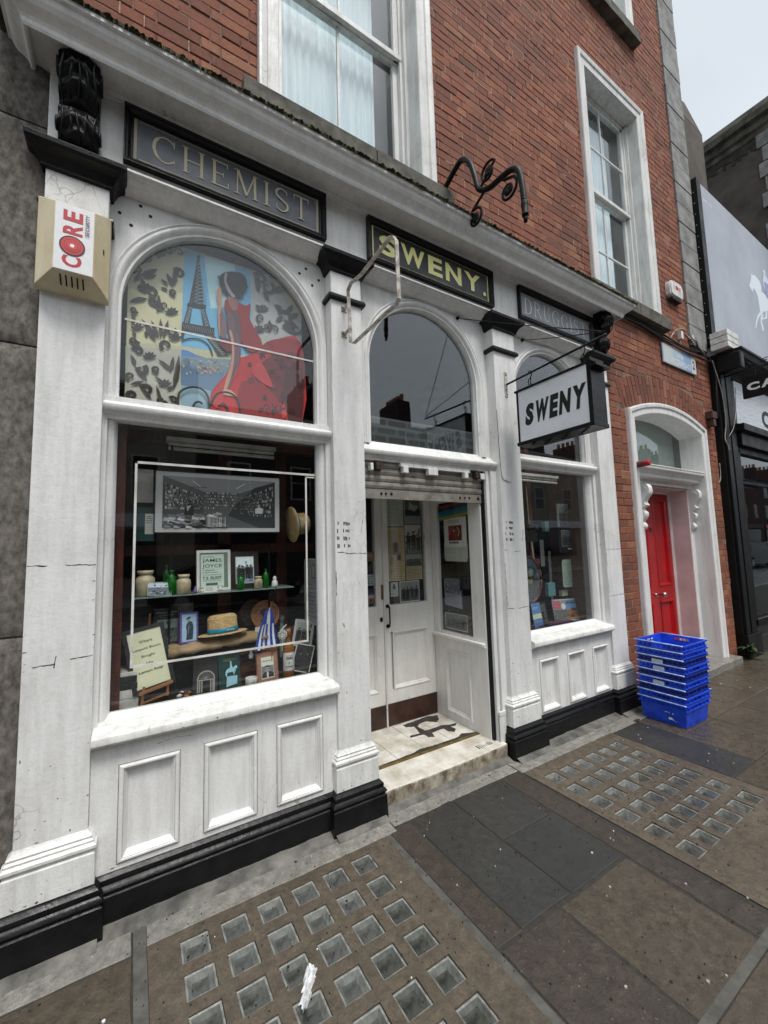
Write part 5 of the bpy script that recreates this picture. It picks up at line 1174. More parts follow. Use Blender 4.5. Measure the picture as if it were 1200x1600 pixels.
M_FBLACK = simple('black_frame', (.11,.115,.12), None,.45); M_FPURP = simple('purple_mount', (.40,.31,.62), None,.6); M_FBROWN = simple('tan_mount', (.62,.45,.37), (.55,.39,.31),.6,20); M_BOOKG = simple('dark_green_cloth', (.06,.26,.25), (.05,.21,.20),.5); M_BOOKD = simple('dark_cover', (.19,.18,.19), None,.45)
# quote in black frame on a small wooden easel
def art_q(A, u0, u1, v0, v1):
    A.rect((.87,.87,.74), u0, u1, v0, v1); w = u1 - u0; h = v1 - v0; c = (.22,.23,.22); m = (u0 + u1) / 2
    for i, (s_, f) in enumerate((('Where',.40), ('Leopold Bloom',.82), ('Bought',.40), ('His',.20), ('Lemon Soap',.72))):
        v = v1 - h * (.22 + .135 * i); A.text(c, s_, m - w * f / 2, m + w * f / 2, v, v + h * .06,.012)
Mq = tiltM(.112,.205,.895,9.5,14,6)
framed('framed_quote', 'black framed cream quote sheet leaning on a small wooden easel', 'framed print', Mq,.196,.322,.021, M_FBLACK, art_q)
es = thing('easel', 'small light wood tabletop easel holding the framed quote', 'easel', (.11,.22, FZ))
b = MB(); b.bar((.052,.185, FZ), (.062,.205,.915),.012); b.bar((.165,.195,.855), (.172,.205,.93),.012); b.build('leg', M_WOOD, es)
MB().bar((.040,.176,.890), (.190,.182,.925),.012,.014).build('ledge', M_WOOD, es)
b = MB(); b.bar((.055,.185,.842), (.175,.195,.868),.009); b.bar((.075,.40, FZ), (.085,.325,1.262),.010); b.bar((.05,.185,.828), (.09,.31,.826),.009); b.build('back_strut', M_WOOD, es)
# dark book with door arch
def art_d(A, u0, u1, v0, v1):
    w, h = u1 - u0, v1 - v0; A.rect((.17,.16,.17), u0, u1, v0, v1); m = u0 + w * .52; g = (.66,.65,.62)
    A.P(g, [(m - w * .36, v0 + h * .04), (m + w * .36, v0 + h * .04), (m + w * .36, v0 + h * .36)] + [(m + w * .36 * math.cos(R(a)), v0 + h * .40 + h * .22 * math.sin(R(a))) for a in range(0,181,12)])
    A.P((.22,.22,.22), [(m - w * .31, v0 + h * .04), (m + w * .31, v0 + h * .04), (m + w * .31, v0 + h * .36)] + [(m + w * .31 * math.cos(R(a)), v0 + h * .40 + h * .185 * math.sin(R(a))) for a in range(0,181,12)])
    for a in range(15,180,22): A.stroke(g, w * .012, [(m, v0 + h * .40), (m + w * .3 * math.cos(R(a)), v0 + h * .40 + h * .18 * math.sin(R(a)))])
    for x in (-.28,-.19,.17,.26): A.rect(g, m + w * x, m + w * (x + .045), v0 + h * .04, v0 + h * .36)
    A.rect(g, m - w * .34, m + w * .34, v0 + h * .355, v0 + h * .385); A.rect((.08,.09,.09), m - w * .12, m + w * .14, v0 + h * .04, v0 + h * .34)
booklet('doorway_book', 'dark hardback book with a pale arched doorway on its cover', 'book', tiltM(.353,.235, FZ,-1,8,-4),.125,.192,.016, M_BOOKD, art_d)
def art_g(A, u0, u1, v0, v1):
    w, h = u1 - u0, v1 - v0; A.rect((.055,.235,.225), u0, u1, v0, v1); A.text((.50,.50,.22), 'Dubliners', u0 + w * .25, u0 + w * .85, v0 + h * .76, v0 + h * .86,.0); c = (.66,.84,.90)
    A.P(c, [(u0 + w * x, v0 + h * y) for x, y in ((.32,.08), (.82,.12), (.85,.34), (.36,.36))])
    A.P(c, [(u0 + w * x, v0 + h * y) for x, y in ((.33,.36), (.36,.36), (.38,.44), (.45,.46), (.64,.46), (.70,.38), (.73,.38), (.72,.48), (.76,.44), (.78,.46), (.78,.54), (.84,.52), (.87,.56), (.84,.62), (.74,.60), (.66,.56), (.62,.62), (.60,.72), (.56,.74), (.54,.70), (.52,.58), (.40,.56), (.32,.50), (.30,.42))]); A.disc(c, u0 + w * .57, v0 + h * .735, w * .04)
booklet('green_book', 'dark green hardback with a pale blue horse statue and title DUBLINERS', 'book', tiltM(.482,.225, FZ,1,8,6),.118,.198,.016, M_BOOKG, art_g)
ct = thing('ceramic_dish', 'small round white ceramic pot lying beside the green book', 'dish', (.59,.215, FZ))
MB().lathe([(.024,0), (.030,.004), (.033,.02), (.034,.044), (.032,.047), (.029,.040), (.028,.014), (.001,.012)], (.592,.21, FZ + .001),24).build('pot', M_PLAST, ct, smooth=True)
A = Art(wallM(.592,.1755, FZ)); A.disc((.35,.36,.36),.006,.022,.016,.009,16); A.disc((.80,.80,.78),.006,.022,.012,.006,16); A.disc((.4,.4,.4),.006,.022,.007,.004,10); A.build('decoration', ct)
def art_p(A, u0, u1, v0, v1):
    w, h = u1 - u0, v1 - v0; A.rect((.63,.46,.38), u0, u1, v0, v1); A.rect((.88,.88,.80), u0 + w * .18, u1 - w * .18, v0 + h * .14, v1 - h * .14); A.rect((.45,.53,.58), u0 + w * .20, u1 - w * .20, v0 + h * .18, v0 + h * .56)
    A.P((.09,.10,.12), [(u0 + w * x, v0 + h * y) for x, y in ((.20,.18), (.80,.18), (.80,.30), (.64,.36), (.50,.40), (.34,.36), (.20,.29))]); A.P((.86,.86,.86), [(u0 + w * x, v0 + h * y) for x, y in ((.44,.18), (.52,.18), (.54,.34), (.44,.36))])
    A.disc((.72,.64,.58), u0 + w * .48, v0 + h * .445, w * .125, h * .105,18); A.P((.16,.12,.11), [(u0 + w * x, v0 + h * y) for x, y in ((.35,.48), (.36,.56), (.50,.58), (.61,.55), (.61,.48), (.58,.52), (.45,.53), (.38,.52))])
    A.stroke((.15,.13,.13), w * .02, [(u0 + w * .37, v0 + h * .46), (u0 + w * .59, v0 + h * .46)]); A.stroke((.35,.22,.2), w * .015, [(u0 + w * .44, v0 + h * .39), (u0 + w * .53, v0 + h * .39)]); A.rect((.3,.35,.38), u0 + w * .24, u0 + w * .7, v0 + h * .72, v0 + h * .735)
framed('portrait_card', 'tan mounted card with a small portrait of a man in a dark suit', 'framed print', tiltM(.687,.20, FZ,1.5,6,2),.124,.176,.004, M_FBROWN, art_p)
# whiskey bottle
wb = thing('whiskey_bottle', 'amber whiskey bottle with white WRITERS TEARS label behind the portrait card', 'bottle', (.822,.25, FZ))
MB().lathe([(.034,0), (.036,.006), (.036,.165), (.034,.18), (.022,.20), (.014,.215), (.013,.255), (.015,.257), (.015,.262)], (.822,.25, FZ + .001),24).build('bottle_glass', M_AMBER, wb, smooth=True)
MB().lathe([(.016,.245), (.0165,.285), (.001,.286)], (.822,.25, FZ),16).build('stopper', M_WOOD, wb, smooth=True)
b = MB(); vs = []; n = 22
for i in range(n + 1):
    a = R(-165 + 150 * i / n); vs += [(.822 + .0368 * math.cos(a),.25 + .0368 * math.sin(a), FZ + .045), (.822 + .0368 * math.cos(a),.25 + .0368 * math.sin(a), FZ + .150)]
b.add(vs, [(2 * i,2 * i + 2,2 * i + 3,2 * i + 1) for i in range(n)]); b.build('label', M_PLAST, wb, smooth=True)
A = Art(wallM(.815,.2118, FZ)); A.text((.1,.1,.1), 'WRITERS',-.020,.020,.128,.134,.01); A.text((.06,.06,.06), 'TEARS',-.022,.022,.112,.125,.03); A.rect((.2,.2,.2),-.026,.026,.068,.072); A.disc((.1,.1,.1),0,.092,.003,.006,8); A.build('label_print', wb)
# leaning photographs on the right
def art_ph(seed, figs=0, tone=(.42,.42,.42), border=.0, sky=True):
    def f(A, u0, u1, v0, v1):
        if border: A.rect((.80,.80,.78), u0, u1, v0, v1)
        A.photo(u0 + border, u1 - border, v0 + border, v1 - border, seed,50, figs, tone, sky)
    return f
framed('leaning_photograph', 'dark photograph in thin metal frame leaning sideways at the right end of the display', 'photograph', tiltM(.895,.25, FZ + .015,-14,12,-18),.115,.165,.006, M_SILVER, art_ph(4,2, (.16,.16,.16), sky=False))
framed('white_bordered_photograph', 'white bordered grey group photograph leaning against the side wall', 'photograph', tiltM(.945,.36,.955,-8,10,-30),.13,.17,.004, M_PLAST, art_ph(5,3, (.38,.39,.38),.012))
framed('notice_sheet', 'tall printed notice with a small framed stamp on the right wall of the display', 'notice', Matrix(((0,0,-1,1.005), (-1,0,0,.33), (0,1,0,1.10), (0,0,0,1))),.22,.42,.006, M_PLAST, lambda A, a, b_, c, d: (A.rect((.66,.67,.68), a, b_, c, d), A.rect((.36,.34,.28), a + .12, b_ - .03, d - .12, d - .03), A.rect((.72,.72,.62), a + .127, b_ - .037, d - .113, d - .037), A.lines((.35,.35,.36), a + .02, b_ - .02, c + .03, d - .15,9,.18,3)))
rb = thing('red_box', 'dark red patterned box standing behind the whiskey bottle', 'box', (.90,.42,.815)); MB().box(.86,.93,.40,.45, FZ,1.08).build('box', simple('dark_red_card', (.36,.16,.17), (.28,.11,.12),.5,40), rb, bevel=.003)
cl = thing('stoppered_decanter', 'small clear glass decanter with a round stopper at the back right', 'decanter', (.83,.40, FZ)); MB().lathe([(.022,0), (.024,.01), (.024,.17), (.012,.20), (.009,.225), (.014,.232), (.016,.25), (.008,.262)], (.83,.40,.90),16).build('decanter_glass', M_CLEARG, cl, smooth=True); MB().box(.795,.865,.37,.43, FZ,.90).build('stand', M_DARKIN, cl)
tg = thing('ribbon_bow', 'white ribbon bow tied beside the flag', 'ribbon', (.775,.22,1.08))
b = MB(); rg = random.Random(2)
for k in range(9):
    a = k * .7; b.tube(smoothpath([(.775,.22,1.075), (.775 + .02 * math.cos(a),.215 - .008 * rg.random(),1.075 + .02 * math.sin(a)), (.775 + .028 * math.cos(a + .6),.22,1.075 + .028 * math.sin(a + .6)), (.775,.22,1.075)],3),.003,5)
b.tube([(.765,.22,1.10), (.79,.215,1.125), (.80,.21,1.135)],.004,5); b.build('bow', M_PLAST, tg)
b = MB(); b.tube([(.775,.215,.98), (.775,.22,1.075)],.0015,4); b.build('tail', M_PLAST, tg)
# Greek flag on a stick
fg = thing('small_flag', 'small blue and white striped flag on a gold tipped stick', 'flag', (.705,.21,1.0))
MB().tube([(.712,.215,.90), (.704,.205,1.272)],.0028,7).build('stick', M_WOOD, fg)
cols = [(.10,.24,.62), (.88,.89,.92)]
b = MB(); n = 9
def flagpt(u, v): # u along the stripes downward, v across
    x = .704 - .082 * v * (u ** .6) - .014 * v + .040 * (1 - v) * (u ** .7); z = 1.245 - u * .225 - v * .012 * u; return (x,.205 - .010 * math.sin(v * 9) - .006 * math.sin(u * 7), z)
for i in range(n):
    v0, v1 = i / n, (i + 1) / n
    for j in range(10):
        u0, u1 = j / 10, (j + 1) / 10; b.col = cols[i % 2] if not (u0 < .35) else (cols[0] if not (3 <= i <= 4 or .12 < u0 < .19) else cols[1])
        b.add([flagpt(u0, v0), flagpt(u0, v1), flagpt(u1, v1), flagpt(u1, v0)], [(0,1,2,3)])
b.build('cloth', M_PRINT, fg)
# straw boater on driftwood
def boater(name, label, M4, crown=.088):
    t = thing(name, label, 'hat', tuple(M4.to_translation()))
    pr = [(.001, crown)] + [(.050 + .028 * math.sin(R(a)), crown - .018 + .018 * math.cos(R(a))) for a in range(0,91,15)]
    k = 9; h = crown - .018
    for i in range(k): z = h * (1 - i / k); pr += [(.0785 + .0012 + .002 * (i / k), z), (.0805 + .002 * (i / k), z - h / k * .5), (.0785 + .002 * (i / k), z - h / k * .95)]
    rr = .082
    for i in range(8): r = rr + i * .0062; pr += [(r,.002 + .0012), (r + .003,.0035), (r + .006,.0015)]
    pr += [(.134,.001), (.134,-.002), (.082,-.002)]
    b = MB(); b.lathe([(r, z) for r, z in pr], (0,0,0),48); b.v = [tuple(M4 @ Vector((x, y * .86, z))) for x, y, z in b.v]; b.build('straw_crown', M_STRAW, t, smooth=True)
    b = MB(); b.lathe([(.0805,.003), (.0835,.004), (.0828,.030), (.080,.031)], (0,0,0),48); b.v = [tuple(M4 @ Vector((x, y * .86, z))) for x, y, z in b.v]; b.build('ribbon', M_BAND, t, smooth=True)
    A = Art(M4 @ Matrix(((1,0,0,0), (0,0,-1,-.0725), (0,1,0,0), (0,0,0,1)))); A.text((.90,.93,.95), 'J.M. Sweny',.008,.052,.014,.023,.01); A.build('ribbon_print', t)
    return t
boater('straw_boater', 'straw boater hat with blue ribbon resting on the crumpled brown board', Matrix.Translation((.452,.29,1.118)) @ Matrix.Rotation(R(-5),4, 'X') @ Matrix.Rotation(R(-3),4, 'Y'),.105)
boater('hanging_boater', 'straw boater hat with blue ribbon hung sideways at the right of the big photograph', Matrix.Translation((.868,.30,1.745)) @ Matrix.Rotation(R(84),4, 'Y') @ Matrix.Rotation(R(90),4, 'Z'),.105)
dw = thing('paper_wrapped_plank', 'long board wrapped in crumpled brown paper under the straw hat', 'plank', (.43,.30,1.03))
b = MB(); n = 40; vs = []; rg = random.Random(6); m = 8
for i in range(n + 1):
    x = .17 + .52 * i / n; r1 = .026 + .004 * math.sin(i * .8)
    for k in range(m): a = 6.283 * k / m; vs.append((x,.31 + (.11 + rg.uniform(-.006,.006)) * math.cos(a),1.055 + .022 * i / n + (r1 + rg.uniform(-.004,.004)) * math.sin(a)))
b.add(vs, [(i * m + k, i * m + (k + 1) % m, (i + 1) * m + (k + 1) % m, (i + 1) * m + k) for i in range(n) for k in range(m)] + [tuple(range(m)), tuple(range(n * m, n * m + m))]); b.build('wrapped_board', M_KRAFT, dw, smooth=True)
MB().box(.20,.66,.34,.40, FZ,1.04).build('stand', M_DARKIN, dw)
def art_b1(A, u0, u1, v0, v1):
    w, h = u1 - u0, v1 - v0; A.rect((.10,.10,.11), u0, u1, v0, v1); c = (.72,.74,.76); A.text(c, 'A Portrait of the Artist', u0 + w * .08, u1 - w * .05, v1 - h * .15, v1 - h * .10,.002); A.text(c, 'as a Young Man', u0 + w * .2, u1 - w * .2, v1 - h * .23, v1 - h * .18,.002); A.rect(c, u0 + w * .25, u1 - w * .25, v1 - h * .265, v1 - h * .26)
    A.photo(u0 + w * .12, u1 - w * .02, v0 + h * .05, v0 + h * .68,12,40,0, (.34,.37,.36)); A.rect((.05,.06,.06), u0 + w * .42, u0 + w * .62, v0 + h * .18, v0 + h * .42)
booklet('black_book', 'black paperback with white lettering and a grey house photograph', 'book', tiltM(.168,.345,1.085,0,8,4),.118,.195,.02, M_FBLACK, art_b1)
def art_pu(A, u0, u1, v0, v1):
    w, h = u1 - u0, v1 - v0; A.rect((.63,.76,.86), u0, u1, v0, v1); c = (.16,.22,.28)
    A.P(c, [(u0 + w * x, v0 + h * y) for x, y in ((.30,.05), (.34,.35), (.28,.52), (.34,.66), (.46,.70), (.56,.74), (.72,.68), (.80,.52), (.78,.30), (.74,.06))]); A.disc((.55,.6,.62), u0 + w * .45, v0 + h * .76, w * .09, h * .06); A.P(c, [(u0 + w * x, v0 + h * y) for x, y in ((.28,.78), (.62,.84), (.58,.90), (.36,.88))]); A.stroke((.5,.62,.7), w * .03, [(u0 + w * .5, v0 + h * .6), (u0 + w * .42, v0 + h * .3)])
framed('purple_card', 'purple bordered pale blue picture of a figure in hat and coat', 'framed print', tiltM(.276,.30,1.083,-2,8,12),.098,.168,.010, M_FPURP, art_pu)
M_DLID = simple('dark_cask_lid', (.26,.17,.12), (.18,.11,.08),.5,10)
def cask(label, x, y, z, r, ma, logo):
    t = thing('cask_lid', label, 'cask lid', (x, y, z))
    MB().lathe([(r,-.012), (r,.012), (r - .004,.014), (r - .012,.014), (r - .014,.009), (.001,.009)], (x, y, z),40, Matrix.Rotation(R(82),4, 'X')).build('round_board', ma, t, smooth=False)
    if logo:
        A = Art(Matrix.Translation((x, y - .010, z)) @ Matrix.Rotation(R(-8),4, 'X') @ wallM()); c = (.13,.09,.08)
        A.P(c, [(-.034,.012), (-.030,.030), (-.004,.040), (.016,.032), (.018,.020), (.004,.014), (-.006,.0), (-.002,-.012), (.016,-.018), (.030,-.030), (-.030,-.044), (-.034,-.030), (-.014,-.018), (-.022,.002)]); A.disc((.45,.28,.18),.004,.012,.010,.014)
        for k in range(15): a = R(200 - k * 15 - 40); A.rect(c,.062 * math.cos(a) - .003,.062 * math.cos(a) + .003,.062 * math.sin(a) - .004,.062 * math.sin(a) + .004) if k % 5 != 4 else None
        A.build('branded_mark', t)
cask('round light wood cask lid branded with a dark bearded profile',.712,.36,1.185,.088, M_CASK, True); cask('dark brown round cask lid half hidden behind the branded one',.655,.42,1.195,.085, M_DLID, False)
cs = thing('lid_stand', 'low dark stand under the two cask lids', 'stand', (.69,.39, FZ)); MB().box(.60,.80,.35,.44, FZ,1.098).build('stand_block', M_DARKIN, cs)
# glass shelf with things on it
gs = thing('glass_shelf', 'clear glass shelf crossing the left display window', 'shelf', (.42,.34,1.355)); MB().box(.00,.86,.25,.45,1.349,1.356).build('shelf_glass', M_CLEARG, gs)
b = MB(); b.tube([(.18,.35,.82), (.18,.35,2.2)],.006,8); b.tube([(.735,.35,.82), (.735,.35,1.62)],.006,8); b.build('shelf_rod', M_IRON, gs)
def art_jj(A, u0, u1, v0, v1):
    w, h = u1 - u0, v1 - v0; A.rect((.45,.52,.48), u0, u1, v0, v1); A.rect((.80,.87,.82), u0 + w * .04, u1 - w * .14, v0 + h * .03, v1 - h * .05); c = (.16,.25,.22); L, Rr_ = u0 + w * .10, u1 - w * .22
    A.text((.3,.38,.35), 'Introducing', L, L + w * .4, v0 + h * .86, v0 + h * .905,.0); A.text(c, 'JAMES', L, Rr_, v0 + h * .71, v0 + h * .83,.004); A.text(c, 'JOYCE', L, Rr_, v0 + h * .555, v0 + h * .675,.004); A.text((.3,.38,.35), 'a selection', L, L + w * .42, v0 + h * .49, v0 + h * .53); A.text((.3,.38,.35), "of Joyce's prose", L, L + w * .52, v0 + h * .42, v0 + h * .465); A.rect(c, L, Rr_, v0 + h * .375, v0 + h * .38)
    A.text(c, 'T.S. ELIOT', L, Rr_, v0 + h * .25, v0 + h * .33,.01); A.rect(c, L, Rr_, v0 + h * .21, v0 + h * .215); A.rect((.35,.45,.40), L + w * .12, Rr_ - w * .15, v0 + h * .09, v0 + h * .15)
framed('silver_framed_poster', 'silver framed pale green poster with words JAMES JOYCE and T.S. ELIOT', 'framed print', tiltM(.408,.33,1.357,0,5,2),.188,.238,.016, M_SILVER, art_jj)
framed('dark_framed_photograph', 'dark wood framed photograph of walking men beside the silver frame', 'framed print', tiltM(.588,.345,1.357,0,6,4),.172,.225,.030, simple('dark_frame_wood', (.20,.16,.15), None,.4), lambda A, a, b_, c, d: (A.rect((.75,.8,.84), a, b_, c, d), A.photo(a + .004, b_ - .004, c + .004, d - .004,31,26,4, (.55,.62,.68))))
def crock(label, x, y, z, s): t = thing('stoneware_jar', label, 'jar', (x, y, z)); MB().lathe([(r * s, h * s) for r, h in ((.030,0), (.036,.006), (.038,.06), (.036,.075), (.026,.086), (.026,.092), (.031,.095), (.031,.108), (.022,.108))], (x, y, z),24).build('jar_body', M_CERAM, t, smooth=True); return t
crock('large cream stoneware jar at the left end of the glass shelf',.06,.33,1.357,1.25); crock('middle sized cream stoneware jar in front of the green bottles',.243,.285,1.357,.98)
j = crock('small printed cream jar in front of the dark framed photograph',.651,.285,1.357,.66); A = Art(wallM(.651,.2598,1.357)); A.lines((.4,.32,.25),-.012,.012,.015,.05,5,.4,2); A.build('jar_print', j)
for x, y, h, r, lab in ((.185,.30,.115,.026, 'stout green glass bottle left of the middle stoneware jar'), (.545,.27,.085,.020, 'short green glass bottle in front of the dark framed photograph'), (.70,.30,.100,.018, 'narrow green glass bottle right of the small printed jar'), (.165,.40,.14,.018, 'slim green bottle behind the stout green bottle')):
    t = thing('green_bottle', lab, 'bottle', (x, y,1.357), group='green glass bottles on the glass shelf'); MB().lathe([(r * .95,0), (r,.004), (r, h * .78), (r * .5, h * .9), (r * .38, h * .93), (r * .38, h * 1.05), (r * .5, h * 1.06), (r * .5, h * 1.12)], (x, y,1.358),18).build('bottle_glass', M_GREENG, t, smooth=True)
for x, z, s, col, lab in ((.300,1.357,.022, (.42,.38,.62), 'tiny violet glass ornament on the shelf edge'), (.322,1.357,.018, (.74,.66,.48), 'tiny tan ornament beside the violet one'), (.43,1.357,.024, (.85,.85,.84), 'tiny spotted white ornament before the silver frame'), (.745,1.357,.04, (.85,.86,.86), 'white ornament bottle at the right end of the shelf')):
    t = thing('shelf_ornament', lab, 'ornament', (x,.265, z)); MB().lathe([(s * .45,0), (s * .5, s * .3), (s * .42, s * .9), (s * .2, s * 1.1), (s * .32, s * 1.4), (s * .1, s * 1.7)], (x,.265, z + .001),12).build('ornament_body', simple('ornament_' + str(int(x * 1000)), col, None,.3), t, smooth=True)
framed('leaning_postcard', 'wide pale landscape postcard leaning on the glass shelf', 'postcard', tiltM(.125,.275,1.357,-3,10,0),.115,.072,.002, M_PLAST, art_ph(17,0, (.48,.52,.55)))
t = thing('soap_card', 'small white label card standing on the shelf before the silver frame', 'card', (.375,.262,1.357)); A = Art(tiltM(.378,.262,1.358,0,12,0)); A.rect((.84,.84,.80),-.035,.035,0,.034); A.lines((.45,.5,.45),-.025,.025,.006,.028,3,.4,8); A.build('card', t)
# big black and white photograph of a book market
def art_big(A, u0, u1, v0, v1):
    w, h = u1 - u0, v1 - v0; A.rect((.84,.84,.84), u0, u1, v0, v1); a, b_, c, d = u0 + w * .05, u1 - w * .04, v0 + h * .07, v1 - h * .07; W_, H_ = b_ - a, d - c
    A.rect((.40,.40,.41), a, b_, c, d); X = lambda x: a + W_ * x; Z = lambda z: c + H_ * z
    A.P((.62,.62,.63), [(X(0), Z(1)), (X(.34), Z(.72)), (X(.66), Z(.72)), (X(1), Z(1))]); A.P((.24,.24,.25), [(X(.55), Z(.25)), (X(.62), Z(.48)), (X(.80), Z(.85)), (X(1), Z(.98)), (X(1), Z(0)), (X(.85), Z(0))])
    A.P((.30,.30,.31), [(X(0), Z(.85)), (X(.30), Z(.64)), (X(.34), Z(.3)), (X(0), Z(.2))]); rg = random.Random(3); it = []
    for row in range(8):
        for k in range(26):
            t = k / 26; x = .02 + .31 * t; zt = .82 - .22 * t; zb = .30 + .05 * t; z = zt + (zb - zt) * (row + rg.random() * .3) / 8; s_ = .035 * (1 - .6 * t); g = rg.uniform(.15,.9); it.append(((g, g, g), [(X(x), Z(z)), (X(x + s_ * .35), Z(z - .004)), (X(x + s_ * .35), Z(z + s_ * 1.3)), (X(x), Z(z + s_ * 1.5))]))
            x = .66 + .32 * t; zt = .60 + .26 * t; zb = .26 - .12 * t; z = zt + (zb - zt) * (row + rg.random() * .4) / 8; s_ = .012 + .03 * t; g = rg.uniform(.1,.8); it.append(((g, g, g), [(X(x), Z(z)), (X(x + s_ * .3), Z(z)), (X(x + s_ * .3), Z(z + s_ * 1.6)), (X(x), Z(z + s_ * 1.5))]))
    for k in range(200): x = rg.uniform(.34,.62); z = .38 + .06 * rg.randint(0,5); g = rg.uniform(.3,.95); it.append(((g, g, g), [(X(x), Z(z)), (X(x + .008), Z(z)), (X(x + .008), Z(z + .03)), (X(x), Z(z + .035))]))
    A.many(it); it = []
    for k in range(150): t = rg.random(); x = t * .50; z = rg.uniform(0,.24 + .05 * t); g = rg.uniform(.1,.95); it.append(((g, g, g), [(X(x), Z(z)), (X(x + .05), Z(z - .02 if z > .03 else z)), (X(x + .06), Z(z + .015)), (X(x + .01), Z(z + .04))]))
    for k in range(30): x = .36 + .006 * k; g = rg.choice((.1,.8,.6)); it.append(((g, g, g), [(X(x), Z(.02)), (X(x + .004), Z(.02)), (X(x + .004), Z(.22)), (X(x), Z(.22))]))
    A.many(it)
    A.P((.07,.07,.07), [(X(.17), Z(.24)), (X(.25), Z(.24)), (X(.26), Z(.40)), (X(.22), Z(.50)), (X(.18), Z(.40))]); A.disc((.12,.12,.12), X(.215), Z(.52), W_ * .012); A.P((.75,.75,.75), [(X(.19), Z(.42)), (X(.23), Z(.44)), (X(.20), Z(.32))])
    A.P((.85,.85,.85), [(X(.80), Z(.30)), (X(.87), Z(.30)), (X(.88), Z(.40)), (X(.84), Z(.44)), (X(.80), Z(.40))]); A.disc((.7,.7,.7), X(.835), Z(.46), W_ * .014); A.stroke((.9,.9,.9), W_ * .008, [(X(.24), Z(.92)), (X(.31), Z(.80))]); A.stroke((.9,.9,.9), W_ * .008, [(X(.62), Z(.80)), (X(.70), Z(.92))]); A.stroke((.12,.12,.12), W_ * .004, [(X(.22), Z(.55)), (X(.22), Z(.78)), (X(.25), Z(.80)), (X(.36), Z(.80))])
framed('market_photograph', 'large framed black and white photograph of a crowded bookshop hung in the window', 'framed print', Matrix.Translation((.442,.30,1.692)) @ wallM(),.70,.352,.006, M_FBLACK, art_big)
def art_gb(A, u0, u1, v0, v1): w, h = u1 - u0, v1 - v0; A.rect((.07,.25,.25), u0, u1, v0, v1); A.rect((.80,.80,.76), u0 + w * .5, u1 - w * .05, v0 + h * .2, v1 - h * .2); A.lines((.25,.25,.25), u0 + w * .55, u1 - w * .1, v0 + h * .5, v1 - h * .25,4,.4,4)
booklet('green_box_file', 'dark green book with a white label left of the big photograph', 'book', Matrix.Translation((.052,.32,1.652)) @ wallM(),.092,.185,.03, M_BOOKG, art_gb)
ps = thing('hanging_paper', 'pale grey paper hanging behind the top left of the display', 'paper', (.05,.40,1.87)); MB().box(.01,.09,.40,.403,1.87,2.06).build('sheet', M_PLAST, ps)
bs = thing('book_stack', 'stack of magazines and white boxes in the bottom left corner of the display', 'books', (-.05,.27, FZ))
for k, (h, mt_) in enumerate(((.055, M_PLAST), (.045, M_PLAST), (.03, M_FBLACK), (.035, M_NGREY), (.02, M_PLAST))): z = FZ + sum((.055,.045,.03,.035,.02)[:k]); MB().box(-.125 + .004 * k,.04 - .003 * k,.20,.36, z, z + h - .002).build('book', mt_, bs, bevel=.002)
sd = thing('small_card_stand', 'small white card propped behind the hat stand', 'card', (.70,.30,1.06)); MB().box(.635,.70,.295,.30,1.075,1.125).build('card', M_PLAST, sd)
lt = thing('fluorescent_light', 'twin tube fluorescent fitting hanging high behind the left window', 'ceiling light', (.47,.36,2.21)); b = MB(); b.box(.15,.78,.34,.42,2.225,2.25); b.build('housing', M_PLAST, lt); 
for dz in (2.213,2.185): MB().tube([(.16,.36, dz), (.77,.36, dz)],.011,10).build('tube', M_PLAST, lt)
lt = thing('fluorescent_light', 'twin tube fluorescent fitting hanging high behind the right window', 'ceiling light', (3.3,.36,2.21)); MB().box(2.85,3.70,.34,.42,2.235,2.26).build('housing', M_PLAST, lt)
for dz in (2.222,2.190): MB().tube([(2.86,.36, dz), (3.69,.36, dz)],.011,10).build('tube', M_PLAST, lt)
framed('grey_mount_card', 'plain grey mount card standing behind the purple bordered card', 'card', tiltM(.245,.40,1.10,0,6,0),.13,.19,.006, simple('grey_mount', (.42,.41,.39), None,.7), lambda A, a, b_, c, d: A.rect((.40,.39,.37), a, b_, c, d))
framed('small_framed_card', 'small pale card in a brown frame behind the white ceramic pot', 'framed print', tiltM(.600,.33,.865,0,8,0),.075,.07,.008, M_CASK, lambda A, a, b_, c, d: (A.rect((.66,.66,.58), a, b_, c, d), A.lines((.35,.35,.3), a + .01, b_ - .01, c + .015, d - .015,2,.5,2)))
t = thing('wooden_crate', 'low brown wooden crate under the wrapped plank behind the green book', 'crate', (.50,.40, FZ))
for k in range(4): MB().box(.36,.78,.325,.337, FZ + .004 + k * .05, FZ + .046 + k * .05).build('slat', M_CASK if k % 2 else M_DWOOD, t, bevel=.002)
t = thing('white_figurine', 'small white bell shaped figurine under the wrapped plank', 'figurine', (.605,.26,.93)); MB().lathe([(.014,0), (.015,.02), (.009,.03), (.008,.045), (.004,.055)], (.605,.27,.955),12).build('figurine_body', M_PLAST, t, smooth=True)
t = thing('pebble_heap', 'few dark shells and pebbles lying between the easel and the doorway book', 'pebbles', (.26,.25, FZ)); rg = random.Random(5)
for k in range(9): MB().lathe([(.002,-.01), (.014,-.004), (.016,.004), (.002,.012)], (.225 + rg.uniform(0,.055),.24 + rg.uniform(-.04,.05), FZ + .012),8, Matrix.Rotation(rg.uniform(0,3),4, 'X')).build('pebble', (M_DWOOD, M_CASK, M_PLAST, M_NGREY)[k % 4], t, smooth=True)
t = thing('folded_booklet', 'folded dark and silver booklet lying at the foot of the leaning photograph', 'booklet', (.90,.20, FZ)); MB().box(.86,.94,.17,.23, FZ, FZ + .012).build('cover', M_NGREY, t)
